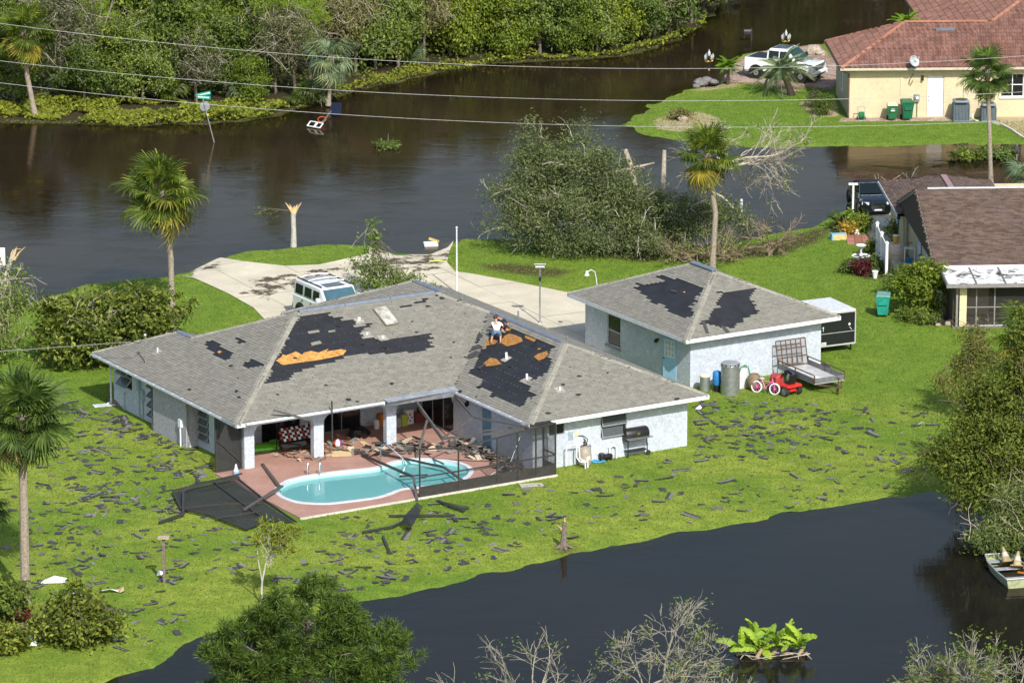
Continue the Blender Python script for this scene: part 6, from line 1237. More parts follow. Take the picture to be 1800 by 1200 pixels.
# ================================================================== the cream house on the island
YA = R(2.3); yb = (30., 58.); yr = thing('island_house', 'cream stucco house with terracotta tiled hip roof on the island', 'house', (yb[0], yb[1], 0), YA)
_yc, _ys = math.cos(YA), math.sin(YA); YO = Vector((yb[0], yb[1], 0))
def yw(x, y, z=0.): return YO + Vector(((x - yb[0]) * _yc - (y - yb[1]) * _ys, (x - yb[0]) * _ys + (y - yb[1]) * _yc, z))
def yl(p):
    d = Vector(p) - YO; return (yb[0] + d.x * _yc + d.y * _ys, yb[1] - d.x * _ys + d.y * _yc)
yr['_b'] = list(yb)
def yp(m, name, mats, parent=None, smooth=False): return m.build(name, mats, parent or yr, smooth, loc=(-yb[0], -yb[1], 0) if parent is None else None)
YRF = Hips([(18.75, 42, 51.3, 59.6), (23.9, 48, 51.3, 66.5), (25.2, 48, 63.0, 77.0)], 3.08, .46)
TILE = island_mat('terracotta_tile', [(0, (.155, .078, .058)), (.5, (.2, .102, .077)), (.85, (.24, .126, .096)), (1, (.19, .112, .09))], .7, .3, 1.2, spec=.3, obj_rand=True); RTILE = island_mat('orange_ridge_tile', [(0, (.28, .125, .08)), (1, (.35, .165, .11))], .7, .2, 2)
d = MB(); YRF.deck(d, .02); yp(d, 'roof_underlay', mat('roof_underlay', (.12, .05, .035), .9))
tps = [YRF.pieces(k, s, .31, .37, [], stagger=0, jitter=.003, seed=200 + 10 * k + i, lift=.03, over=1.12, gap=.0) for k, s, i in ((0, 'y0', 0), (0, 'x0', 1), (1, 'y0', 2), (1, 'x0', 3), (2, 'y0', 4), (2, 'x0', 5), (0, 'y1', 6))]
lay(yr, 'roof_tile', tps, tile_mesh, TILE, 300, 'roof_tile_field', lambda C: -C[:, 1] * 1. - .2 * np.abs(C[:, 0] - 24), (yb[0], yb[1], 0))
zr1 = 3.08 + 4.15 * .46
def tcap(a, b): caps(yr, 'ridge_tile_row', a, b, RTILE, .34, .4, (yb[0], yb[1], 0), .07, .08)
tcap((18.75, 51.3, 3.08), (22.9, 55.45, zr1)); tcap((18.75, 59.6, 3.08), (22.9, 55.45, zr1)); tcap((22.9, 55.45, zr1), (28.05, 55.45, zr1)); tcap((28.05, 55.45, zr1), (31.5, 58.9, 3.08 + 7.6 * .46)); tcap((25.2, 63, 3.08), (32.2, 70, 3.08 + 7 * .46)); tcap((25.2, 77, 3.08), (32.2, 70, 3.08 + 7 * .46))
CREAM = stucco('cream_stucco', (.55, .485, .31), (.6, .53, .345), (.64, .57, .385), 3)
def yw_(a, b, holes=()): m = MB(); wall(m, a, b, -.1, 3.0, .2, holes); return yp(m, 'wall', CREAM)
yw_((19.35, 51.9), (40, 51.9), [(4.52, 5.5, .05, 2.45), (8.85, 10.15, 1.2, 2.55)]); yw_((19.35, 59.0), (19.35, 51.92), [(2.6, 3.6, .9, 2.3)]); yw_((25.8, 76), (25.8, 59.2)); yw_((40, 59), (19.4, 59))
m = MB(); m.bb(18.77, 40, 51.32, 59.55, 2.92, 2.94); yp(m, 'soffit', WHITE2)
YF = mat('cream_fascia', (.5, .45, .36), .6); m = MB(); m.bar((18.72, 51.27, 3.0), (42, 51.27, 3.0), .05, .14); yp(m, 'fascia', YF); m = MB(); m.bar((18.72, 51.3, 3.0), (18.72, 59.6, 3.0), .05, .14); yp(m, 'fascia', mat('brown_gutter', (.12, .08, .06), .5)); m = MB(); m.bar((25.17, 60, 3.0), (25.17, 77, 3.0), .05, .14); yp(m, 'fascia', mat('brown_gutter', (.12, .08, .06)))
m = MB(); m.tube([(18.8, 51.32, 2.95), (19.1, 51.5, 2.75), (19.28, 51.85, 2.6), (19.3, 51.86, .1)], .055, 6); yp(m, 'downspout', mat('brown_gutter', (.12, .08, .06)))
m = MB(); m.bb(23.9, 24.83, 51.98, 52.04, .06, 2.44); dr = yp(m, 'door', WHITE); m = MB(); m.ball((23.98, 51.96, 1.0), .035, 8, 5); m.ball((23.98, 51.96, 1.2), .03, 8, 5); yp(m, 'handle', BLACK, dr, True)
w_ = framed(yr, (19.35, 51.9), (1, 0), (0, 1), 8.85, 10.15, 1.2, 2.55, WHITE, .07, vbars=(9.5,), bars=(1.9,), pane=DARKGLASS); m = MB(); m.bb(28.1, 29.6, 51.8, 51.9, 1.1, 1.17); yp(m, 'sill', WHITE, w_)
framed(yr, (19.35, 59.0), (0, -1), (1, 0), 2.6, 3.6, .9, 2.3, WHITE, .08, inset=-.02, vbars=(3.1,), pane=DARKGLASS)
def ypx(px, py): return yl(on_plane(px, py, yw(0, 51.9), Vector((-_ys, _yc, 0))))[0], on_plane(px, py, yw(0, 51.9), Vector((-_ys, _yc, 0))).z
m = MB(); m.bb(26.0, 26.06, 51.84, 51.9, 0, 2.95); yp(m, 'wall_joint', CREAM); m = MB(); m.bb(22.3, 22.33, 51.86, 51.9, 1.3, 2.9); yp(m, 'conduit', CREAM)
m = MB(); m.bb(23.52, 23.64, 51.76, 51.88, 2.25, 2.5); m.lathe([(.02, 0), (.07, .05), (.06, .2), (.02, .25)], 8, (23.58, 51.72, 2.2)); yp(m, 'wall_lamp', IRON)
m = MB(); m.bevel_box(23.12, 23.42, 51.74, 51.89, .95, 1.4, .03); mb_ = yp(m, 'meter_box', STEEL); m = MB(); m.lathe([(.09, 0), (.09, .08), (.05, .1)], 12, (23.28, 51.74, 1.2), Matrix.Rotation(R(90), 3, 'X')); yp(m, 'meter_glass', WHITE, mb_, True); m = MB(); m.tube([(23.3, 51.84, .95), (23.3, 51.84, 0)], .025, 6); yp(m, 'conduit', STEEL, mb_)
m = MB(); m.obox((25.2, 54.5, 3.08 + 3.2 * .46 + .12), (.55, .12, .06), Matrix.Rotation(R(24), 3, 'X')); yp(m, 'ridge_vent', STEEL)
m = MB(); m.tube([(38.0, 54, 4.3), (38.0, 54, 4.75)], .05, 8); yp(m, 'vent_pipe', WHITE)
# satellite dish on the eave
m = MB(); c_ = Vector((22.95, 51.05, 3.5)); m.tube([(23.1, 51.85, 2.55), (23.08, 51.3, 2.95), tuple(c_ + Vector((.08, .1, -.2)))], .03, 6); arm = yp(m, 'dish_arm', STEEL, None, True); Md = Matrix.Rotation(R(40), 3, 'Z') @ Matrix.Rotation(R(65), 3, 'X')
m = MB(); m.lathe([(.02, -.07), (.15, -.055), (.28, -.0), (.34, .06), (.33, .07), (.27, .01), (.14, -.04), (.01, -.055)], 18, c_, Md, sx=1.1); yp(m, 'dish', mat('grey_dish', (.42, .44, .46), .45), arm, True); m = MB(); m.bar(c_ + Md @ Vector((0, .3, 0)), c_ + Md @ Vector((0, .1, .4)), .02); m.obox(c_ + Md @ Vector((0, .1, .42)), (.05, .04, .06), Md); yp(m, 'feed_horn', mat('grey_plastic', (.3, .31, .32)), arm); m = MB(); m.tube([(23.05, 51.84, 2.6), (22.85, 51.82, 2.3), (22.8, 51.82, 2.05), (22.9, 51.82, 1.95), (23.02, 51.84, 2.2)], .02, 5); yp(m, 'cable_loop', BLACK, arm)
# paver strip along the wall
strip = tag(bpy.data.objects.new('paver_strip', None), kind='structure'); col.objects.link(strip); PAV = island_mat('pink_paver', [(0, (.25, .17, .13)), (.5, (.34, .25, .2)), (1, (.4, .33, .28))], .85, .2, 4, obj_rand=True)
me_ = MB().bevel_box(-.19, .19, -.11, .11, 0, .03, .01).mesh('paver', PAV)
for j in range(4):
    for i in range(18):
        x = 18.95 + .42 * i + (.21 if j % 2 else 0); y = 50.95 + .235 * j
        if (i < 1 and j == 0): continue
        p = yw(x, y, .012); link('paver', me_, strip, p, (0, 0, YA))
MB_ = MB(); MB_.slab([yw(18.6, 50.85, .005), yw(26.6, 50.85, .005), yw(26.6, 51.86, .005), yw(18.9, 51.86, .005)], .006); MB_.build('mortar_bed', mat('pale_mortar', (.36, .3, .25), .9), strip)
# the island drive under the pickup
drv = px_poly([(1268, 145), (1290, 108), (1330, 92), (1440, 78), (1480, 120), (1462, 158), (1420, 153), (1370, 154), (1330, 148)]); c_ = Vector((sum(p[0] for p in drv) / len(drv), sum(p[1] for p in drv) / len(drv), 0)); m = MB(); m.prism([(x - c_.x, y - c_.y) for x, y in drv], .008, .02); pd = tag(m.build('island_drive', mat('red_paver_drive', (.26, .155, .115), .85, .3, 7), loc=c_), kind='structure')
def clip_rect(x0, x1, y0, y1): return inside(drv, np.array([(x0 + x1) / 2]), np.array([(y0 + y1) / 2]))[0]
me_ = MB().bevel_box(-.24, .24, -.16, .16, 0, .02, .008).mesh('paver', PAV); X0 = min(p[0] for p in drv); X1 = max(p[0] for p in drv); Y0 = min(p[1] for p in drv); Y1 = max(p[1] for p in drv); cnt = 0
pts_ = [(X0 + .5 * i + (.25 if j % 2 else 0), Y0 + .335 * j) for j in range(int((Y1 - Y0) / .335)) for i in range(int((X1 - X0) / .5))]; pts_ = [p for p in pts_ if poly_dist(drv, np.array([p[0]]), np.array([p[1]]))[0] > .2 and inside(drv, np.array([p[0]]), np.array([p[1]]))[0]]; pts_.sort(key=lambda p: p[1])
for x, y in pts_[:300]: link('paver', me_, pd, (x - c_.x, y - c_.y, .021))
V, F = [], []
if len(pts_) > 300:
    m = MB(); [m.bb(x - c_.x - .24, x - c_.x + .24, y - c_.y - .16, y - c_.y + .16, .021, .04) for x, y in pts_[300:]]; o_ = m.build('paver_field', PAV, pd); o_['kind'] = 'stuff'
# wheelie bins, hose cart, condensers
def bin_(loc, rz, body, lidm, label, s=1.0, group=None):
    t = thing('wheelie_bin', label, 'bin', loc, rz, group); t.scale = (s, s, s); m = MB(); V = []
    for z, hx, y0, y1 in ((.12, .22, -.26, .22), (.16, .23, -.28, .24), (.9, .31, -.36, .32), (.98, .32, -.37, .34), (1.0, .3, -.35, .32)): V += [(-hx, y0, z), (hx, y0, z), (hx, y1, z), (-hx, y1, z)]
    m.add(V, [(i * 4 + j, i * 4 + (j + 1) % 4, (i + 1) * 4 + (j + 1) % 4, (i + 1) * 4 + j) for i in range(4) for j in range(4)] + [(3, 2, 1, 0), (16, 17, 18, 19)]); m.build('body', body, t)
    m = MB(); V = [(-.33, -.4, 1.01), (.33, -.4, 1.01), (.34, .36, 1.03), (-.34, .36, 1.03), (-.28, -.34, 1.06), (.28, -.34, 1.06), (.28, .3, 1.12), (-.28, .3, 1.12)]; m.add(V, [(3, 2, 1, 0), (4, 5, 6, 7), (0, 1, 5, 4), (1, 2, 6, 5), (2, 3, 7, 6), (3, 0, 4, 7)]); m.build('lid', lidm, t)
    m = MB(); m.tube([(-.3, .4, .98), (.3, .4, .98)], .025, 8); m.build('handle', body, t, True); m = MB(); m.bb(-.2, .2, -.395, -.36, .62, .82); m.build('front_ridge', body, t)
    for x in (-.27, .27): m = MB(); m.lathe([(.02, -.03), (.13, -.03), (.13, .03), (.02, .03)], 14, (x, .27, .13), Matrix.Rotation(R(90), 3, 'Y')); m.build('wheel', RUBBER, t, True)
    return t
GB = mat('green_plastic', (.008, .115, .055), .45, .12, 4)
t = bin_(yw(21.75, 51.05, .03), YA, mat('mid_green_plastic', (.02, .13, .05), .45), mat('pale_orange_lid', (.75, .6, .4), .5), 'green wheelie bin with cream lid at the cream wall', .92); m = MB(); m.bb(-.12, .12, -.402, -.398, .66, .72); m.bb(-.1, .1, -.402, -.398, .78, .81); m.build('label_sticker', WHITE, t)
bin_(yw(22.62, 51.1, .03), YA + R(4), GB, GB, 'tall dark green wheelie bin beside the electric meter', 1.08)
t = thing('hose_cart', 'grey hose cart wound with green hose at the cream wall', 'hose reel', yw(19.98, 51.1, .03), YA); m = MB(); [m.bar((x, .12, 0), (x, .2, .75), .035) for x in (-.2, .2)]; m.bar((-.2, .2, .75), (.2, .2, .75), .035); [m.bar((x, -.2, .03), (x, .2, .03), .04) for x in (-.2, .2)]; m.bar((-.2, -.2, .03), (.2, -.2, .03), .04); m.build('frame', mat('grey_plastic', (.3, .31, .32)), t); m = MB(); [m.lathe([(.19, -.02), (.22, 0), (.19, .02)], 14, (-.14 + .04 * i, 0, .3), Matrix.Rotation(R(90), 3, 'Y')) for i in range(8)]; m.build('hose_drum', mat('green_hose', (.05, .3, .12)), t, True); m = MB(); [m.lathe([(.02, -.02), (.1, -.02), (.1, .02)], 12, (x, .15, .1), Matrix.Rotation(R(90), 3, 'Y')) for x in (-.24, .24)]; m.build('wheels', RUBBER, t)
def condenser(x, h, w, label):
    t = thing('air_conditioner', label, 'air conditioner', yw(x, 51.0, .02), YA, 'outdoor air conditioners'); a = w / 2; CM = mat('slate_blue_enamel', (.165, .215, .25), .5, .1, 4); m = MB(); m.bevel_box(-a + .02, a - .02, -a + .02, a - .02, .05, h - .1, .06); m.build('core', mat('dark_coil', (.06, .08, .1), .6), t); m = MB(); m.bevel_box(-a, a, -a, a, h - .1, h, .07); tp = m.build('top_cover', CM, t); m = MB(); m.bb(-a * .8, a * .6, -a - .004, -a + .03, h - .22, h - .11); m.build('vent_slot', BLACK, t)
    n = 11; me = MB().bb(-.012, .012, -.01, .01, .06, h - .24).mesh('louvre', CM)
    for i in range(n):
        s = -a + .04 + (w - .08) * i / (n - 1); link('louvre', me, t, (s, -a, 0)); link('louvre', me, t, (a, s, 0), (0, 0, R(90))); link('louvre', me, t, (-a, s, 0), (0, 0, R(90)))
    m = MB(); m.bevel_box(-a - .02, a + .02, -a - .02, a + .02, 0, .05, .02); m.build('base_pan', CM, t); m = MB(); m.lathe([(a * .7, h), (a * .75, h + .02), (.05, h + .03)], 18); m.build('fan_grille', BLACK, tp)
condenser(25.75, 1.22, .92, 'taller blue-grey air conditioner unit next to the white door'); condenser(27.35, 1.0, .84, 'shorter blue-grey air conditioner unit behind the slim palm trunk')
t = thing('drain_pipe', 'short white drain pipe on the grass between the conditioners', 'pipe', yw(26.6, 50.9)); m = MB(); m.tube([(-.15, .3, .35), (-.12, .2, .05), (0, -.2, .05), (.15, -.25, .05)], .035, 6); m.build('pipe', PVC, t, True)
# low kerb of the gravel bed
m = MB(); pts_ = [G(x, y, .04) for x, y in ((1745, 216), (1760, 219), (1778, 228), (1795, 240), (1815, 250))]; [m.bar(a, b, .14, .12) for a, b in zip(pts_, pts_[1:])]; tag(m.build('kerb', mat('pale_concrete', (.55, .52, .45))), kind='structure')

# ================================================================== the brown-roofed house on the right
BA = R(2.8); bb0 = (28., 12.); br = thing('brown_roofed_house', 'cream house with brown shingle gable and screened porch', 'house', (bb0[0] - .33, bb0[1], 0), BA); br['_b'] = list(bb0)
def bp_(m, name, mats, parent=None, smooth=False): return m.build(name, mats, parent or br, smooth, loc=(-bb0[0], -bb0[1], 0) if parent is None else None)
_bc, _bs = math.cos(BA), math.sin(BA)
def bw_(x, y, z=0.): return Vector((bb0[0] + (x - bb0[0]) * _bc - (y - bb0[1]) * _bs, bb0[1] + (x - bb0[0]) * _bs + (y - bb0[1]) * _bc, z))
BRF = Hips([(20.35, 44, 5.0, 19.0), (20.03, 25.9, 16.4, 23.9)], 2.5, .325, gable=[(0, 'x0'), (0, 'x1'), (1, 'y0')])
BSH = island_mat('brown_shingle', [(0, (.085, .058, .044)), (.4, (.12, .082, .062)), (.8, (.155, .11, .085)), (1, (.11, .085, .078))], .9, .35, 2, obj_rand=True)
d = MB(); BRF.deck(d, .012); bp_(d, 'roof_deck', mat('brown_deck', (.06, .045, .035), .9))
bps = [BRF.pieces(k, s, .32, .15, [], jitter=.004, seed=300 + i) for i, (k, s) in enumerate(((0, 'y0'), (0, 'y1'), (1, 'x0'), (1, 'x1'), (1, 'y1')))]
lay(br, 'shingle', bps, piece_mesh, BSH, 300, 'shingle_field', lambda C: -C[:, 1] * 1. - np.maximum(0, C[:, 0] - 26), (bb0[0], bb0[1], 0))
BWALL = stucco('pale_yellow_stucco', (.56, .5, .3), (.62, .56, .35), (.66, .6, .4), 3)
def bwl(a, b, z1, holes=(), mats=BWALL): m = MB(); wall(m, a, b, -.1, z1, .2, holes); return bp_(m, 'wall', mats)
bwl((20.85, 18.3), (20.85, 5.3), 2.45, [(4.2, 5.2, .7, 1.9), (7.2, 8.2, .7, 1.9)]); bwl((20.6, 23.3), (20.6, 18.3), 2.45, [(2.4, 3.4, 1.0, 2.0)]); bwl((44, 23.3), (20.75, 23.3), 2.45); bwl((20.85, 5.3), (44, 5.3), 2.45, [(2.2, 9, .1, 2.1)])
Mg = Matrix(((0, 0, 1), (1, 0, 0), (0, 1, 0))); m = MB(); m.prism([(5.3, 2.45), (18.7, 2.45), (12, 2.45 + 6.7 * .325 - .02)], 20.86, 20.95, 0, Mg); bp_(m, 'gable_wall', WHITE2)
m = MB(); [m.bar((20.852, y, 2.46), (20.852, y, 2.45 + (6.7 - abs(y - 12)) * .325 - .04), .02, .012) for y in np.arange(6, 18.3, .3)]; bp_(m, 'gable_batten', WHITE)
m = MB()
for y0, y1, z0, z1 in ((5.0, 12, 2.5, 2.5 + 7 * .325), (19, 12, 2.5, 2.5 + 7 * .325)): m.bar((20.33, y0, z0 - .09), (20.33, y1, z1 - .09), .04, .17)
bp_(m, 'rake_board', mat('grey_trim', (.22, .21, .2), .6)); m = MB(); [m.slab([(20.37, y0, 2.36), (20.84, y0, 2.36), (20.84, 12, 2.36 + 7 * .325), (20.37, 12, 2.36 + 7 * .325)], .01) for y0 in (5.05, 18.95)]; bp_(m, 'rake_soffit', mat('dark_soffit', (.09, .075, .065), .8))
zb = 2.5 + 7 * .325; m = MB(); m.bar((20.9, 12, zb + .03), (44, 12, zb + .03), .16, .05); bp_(m, 'ridge_vent', WHITE2); m = MB(); m.bar((22.97, 20.9, 2.5 + 2.92 * .325 + .03), (22.97, 15.0, 2.5 + 2.92 * .325 + .03), .3, .05); bp_(m, 'ridge_vent', mat('faded_pink_metal', (.32, .2, .2), .5))
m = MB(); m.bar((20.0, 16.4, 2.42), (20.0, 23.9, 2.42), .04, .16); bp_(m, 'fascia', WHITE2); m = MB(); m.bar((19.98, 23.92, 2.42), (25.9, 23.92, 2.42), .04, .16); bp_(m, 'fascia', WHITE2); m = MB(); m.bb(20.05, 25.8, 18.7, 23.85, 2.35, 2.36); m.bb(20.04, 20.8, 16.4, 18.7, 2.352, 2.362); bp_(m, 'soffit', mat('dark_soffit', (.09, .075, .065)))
_cp = G(1499, 372); t = thing('carport_post', 'white post standing beside the black convertible', 'post', _cp); m = MB(); m.tube([(0, 0, 0), (0, 0, 1.45)], .06, 8); m.build('post', WHITE, t, True); m = MB(); m.bb(-.25, .25, -.06, .06, 1.45, 1.55); m.build('cap', WHITE, t)
def louvres(a, d, n_, s0, s1, z0, z1):
    w = framed(br, a, d, n_, s0, s1, z0, z1, mat('dark_shutter_frame', (.05, .06, .07), .5), pane=DARKGLASS); a3 = Vector((*a, 0)); d3 = Vector((*d, 0)); n3 = Vector((*n_, 0)); k = 8
    me = MB().obox((0, 0, 0), ((s1 - s0) / 2, .07, .006)).mesh('louvre', mat('blue_grey_louvre', (.22, .26, .3), .3))
    for i in range(k):
        p = a3 + d3 * ((s0 + s1) / 2) - n3 * .05 + Vector((0, 0, z0 + (z1 - z0) * (i + .5) / k)); o_ = link('louvre', me, w); o_.matrix_local = Matrix.Translation(p) @ Matrix((d3, -n3, Vector((0, 0, 1)))).transposed().to_4x4() @ Matrix.Rotation(R(-40), 4, 'X')
louvres((20.85, 18.3), (0, -1), (1, 0), 4.2, 5.2, .7, 1.9); louvres((20.85, 18.3), (0, -1), (1, 0), 7.2, 8.2, .7, 1.9); louvres((20.6, 23.3), (0, -1), (1, 0), 2.4, 3.4, 1.0, 2.0)
m = MB(); m.bb(20.45, 20.6, 18.55, 18.75, 1.85, 2.05); m.lathe([(.03, 0), (.1, -.1), (.09, -.3), (.02, -.36)], 8, (20.4, 18.65, 2.0)); bp_(m, 'wall_lamp', IRON); m = MB(); m.tube([(20.4, 18.2, 2.3), (20.75, 18.0, 2.0), (20.78, 18.0, 0)], .045, 6); bp_(m, 'downspout', mat('grey_plastic', (.3, .31, .32)))
# screened porch with peeling white metal roof
pm, nt, b, o = nmat('peeling_white_roof'); v = coords(nt); f = noise(nt, v, 1.6, 6, .65, .8); cc = ramp(nt, f, [(.36, (.06, .05, .04)), (.42, (.3, .28, .24)), (.46, (.7, .71, .71)), (.8, (.78, .79, .8))]); cc = mixc(nt, ramp(nt, noise(nt, v, 5, 5), [(.62, (0, 0, 0)), (.68, (1, 1, 1))]), cc, (.07, .06, .045)); nt.links.new(cc, b.inputs['Base Color']); b.inputs['Roughness'].default_value = .5
PX0, PX1, PY0, PY1 = 20.6, 40, 2.35, 5.0; zt_, zb_ = 2.46, 2.28
for i in range(14):
    x0 = PX0 + i * 1.4; m = MB(); m.add([(x0 + .04, PY0, zb_), (x0 + 1.36, PY0, zb_), (x0 + 1.36, PY1, zt_), (x0 + .04, PY1, zt_), (x0 + .04, PY0, zb_ - .05), (x0 + 1.36, PY0, zb_ - .05), (x0 + 1.36, PY1, zt_ - .05), (x0 + .04, PY1, zt_ - .05)], [(0, 1, 2, 3), (7, 6, 5, 4), (0, 4, 5, 1), (1, 5, 6, 2), (2, 6, 7, 3), (3, 7, 4, 0)]); bp_(m, 'roof_panel', pm)
    m = MB(); m.bar((x0, PY0, zb_ - .01), (x0, PY1, zt_ - .01), .08, .06); bp_(m, 'roof_seam', mat('grimy_seam', (.13, .13, .13), .7))
m = MB(); m.bar((PX0 - .05, PY0 - .05, zb_ - .07), (PX1, PY0 - .05, zb_ - .07), .1, .17); bp_(m, 'gutter', mat('grey_trim', (.22, .21, .2))); m = MB(); m.bar((PX0, PY1 + .02, zt_ + .04), (PX1, PY1 + .02, zt_ + .04), .08, .1); bp_(m, 'flashing', WHITE)
m = MB(); m.bar((PX0 - .02, PY0, zb_ - .06), (PX0 - .02, PY1, zt_ - .06), .05, .14); bp_(m, 'side_gutter', mat('grey_trim', (.22, .21, .2)))
m = MB(); m.bb(21.28, 21.62, 2.85, 3.1, 0, 2.18); bp_(m, 'porch_pillar', mat('cream_paint', (.68, .6, .36), .6)); m = MB(); m.bb(21.1, 21.2, 2.8, 2.92, 0, 2.2); bp_(m, 'downspout', mat('grey_trim', (.22, .21, .2)))
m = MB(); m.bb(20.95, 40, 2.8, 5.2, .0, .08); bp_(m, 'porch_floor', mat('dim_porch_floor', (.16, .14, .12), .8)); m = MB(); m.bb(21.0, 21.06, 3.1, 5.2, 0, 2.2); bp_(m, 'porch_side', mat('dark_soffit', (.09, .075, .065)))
GT_ = mat('grey_trim', (.22, .21, .2)); xs = [21.75, 22.1, 22.98, 24.6, 26.2, 28, 30, 32]
for x in xs[1:]: m = MB(); m.bar((x, 2.95, .06), (x, 2.95, 2.18), .06); bp_(m, 'screen_post', GT_)
m = MB(); m.bar((21.6, 2.95, 1.0), (40, 2.95, 1.0), .05); bp_(m, 'screen_rail', GT_); m = MB(); m.bar((21.6, 2.95, .08), (40, 2.95, .08), .06); bp_(m, 'screen_sill', WHITE2)
m = MB(); m.add([(21.62, 2.96, .1), (40, 2.96, .1), (40, 2.96, 2.18), (21.62, 2.96, 2.18)], [(0, 1, 2, 3)]); bp_(m, 'screen_panel', screen_mat('porch_screen', .6, (.03, .027, .025)))
# ================================================================== vegetation
def leaf_mesh(name, P_, Nn, size, aspect, rg, mats, bend=.25):
    """one four-cornered leaf per point"""
    n = len(P_); Nn = Nn / (np.linalg.norm(Nn, axis=1, keepdims=True) + 1e-9); r = rg.normal(size=(n, 3)); d = np.cross(Nn, r); d /= np.linalg.norm(d, axis=1, keepdims=True) + 1e-9; s = np.cross(Nn, d)
    L = size * rg.uniform(.65, 1.35, (n, 1)); w = L / aspect
    V = np.stack([P_ - d * L * .5 - Nn * L * bend * .4, P_ + s * w * .5 - d * L * .05, P_ + d * L * .5 - Nn * L * bend * .5, P_ - s * w * .5 - d * L * .05], 1).reshape(-1, 3)
    return np_mesh(name, V, np.arange(4 * n).reshape(-1, 4), mats)
def clumps(blobs, k, per, sig, rg, shell=.55, flat=.7):
    """leaf clusters spread through the crown's volume, thickest near its surface"""
    B = np.array([b[:6] for b in blobs], float); sd = rg.normal(size=(len(B) * 5, 3)); sd[:, 2] = np.abs(sd[:, 2]) * .9 - .15; sd /= np.linalg.norm(sd, axis=1, keepdims=True); Br = np.repeat(B, 5, 0); B = np.concatenate([B, np.concatenate([Br[:, :3] + sd * Br[:, 3:] * 1.02, Br[:, 3:] * rg.uniform(.2, .42, (len(Br), 1))], 1)]); wgt = (B[:, 3] * B[:, 4] * B[:, 5]) ** .67; wgt /= wgt.sum(); i = rg.choice(len(B), k, p=wgt)
    d = rg.normal(size=(k, 3)); d /= np.linalg.norm(d, axis=1, keepdims=True); rad = 1 - shell * rg.random((k, 1)) ** 1.6; C = B[i, :3] + d * rad * B[i, 3:6]
    sg = sig * rg.uniform(.6, 1.4, (k, 1, 1)); P_ = C[:, None, :] + rg.normal(size=(k, per, 3)) * sg * np.array([1, 1, flat]); Nn = d[:, None, :] + rg.normal(size=(k, per, 3)) * .65 + np.array([0, 0, .55])
    return P_.reshape(-1, 3), Nn.reshape(-1, 3), C
def limb(mb, a, d, L, r, depth, rr, tips, spread=.6, kink=.18, split=(2, 3), shrink=.68, grav=0., segs=4, n=5):
    pts = [Vector(a)]; d = Vector(d).normalized(); rs = [r]
    for i in range(segs):
        d = (d + Vector((rr.gauss(0, kink), rr.gauss(0, kink), rr.gauss(0, kink) + grav))).normalized(); pts.append(pts[-1] + d * L / segs); rs.append(r * (1 - .42 * (i + 1) / segs))
    mb.tube(pts, rs, max(3, n), cap=False)
    if depth == 0: tips.append(pts[-1]); return
    for _ in range(rr.randint(*split)):
        k = rr.randint(max(1, segs // 2), segs); nd = (d + Vector((rr.gauss(0, spread), rr.gauss(0, spread), rr.gauss(0, spread * .8)))).normalized(); limb(mb, pts[k], nd, L * rr.uniform(.55, .85) * (shrink / .68), max(.012, rs[k] * .72), depth - 1, rr, tips, spread, kink, split, shrink, grav, segs, n - 1)
    limb(mb, pts[-1], d, L * shrink, max(.012, rs[-1]), depth - 1, rr, tips, spread, kink, split, shrink, grav, segs, n - 1)
BARK = mat('grey_brown_bark', (.15, .125, .1), .9, .35, 7); PALEB = mat('pale_dead_wood', (.36, .32, .25), .85, .3, 6); TWIG = mat('bleached_twig', (.31, .28, .225), .9, .25, 8); WHITEB = mat('pale_grey_bark', (.42, .40, .36), .85, .25, 9); SPLIT = mat('splintered_wood', (.56, .36, .13), .8, .3, 12, c2=(.68, .5, .26))
def LM(name, lo, mid, hi, trans=.38): return island_mat(name, [(0, lo), (.55, mid), (.92, hi), (1, [min(1, x * 1.25) for x in hi])], .6, .3, 1.2, spec=.35, trans=trans)
OAKL = LM('oak_leaf', (.062, .09, .034), (.115, .15, .06), (.2, .235, .115)); DKL = LM('dark_leaf', (.052, .09, .016), (.105, .158, .026), (.185, .245, .045)); BRL = LM('lime_leaf', (.085, .135, .014), (.15, .21, .022), (.26, .31, .04)); OLV = LM('olive_leaf', (.078, .12, .025), (.14, .205, .04), (.22, .29, .075)); HEDG = LM('glossy_hedge_leaf', (.05, .075, .012), (.105, .145, .018), (.26, .29, .05)); PINEL = LM('pine_needle', (.03, .06, .008), (.06, .11, .012), (.12, .18, .022), .15); PINEB = LM('bright_pine_needle', (.09, .16, .012), (.16, .25, .02), (.24, .34, .03), .2); GREYL = LM('dry_grey_leaf', (.1, .105, .04), (.165, .17, .07), (.24, .235, .12)); CYPL = LM('cypress_leaf', (.055, .085, .014), (.11, .15, .022), (.2, .235, .04)); WILL = LM('willow_leaf', (.09, .13, .03), (.16, .21, .06), (.27, .31, .12)); BANL = LM('banana_leaf', (.15, .28, .02), (.26, .4, .035), (.42, .52, .1), .35)
REDL = LM('maroon_leaf', (.06, .008, .012), (.13, .015, .025), (.2, .04, .05)); GOLDL = LM('golden_leaf', (.35, .2, .02), (.5, .32, .04), (.6, .42, .08))
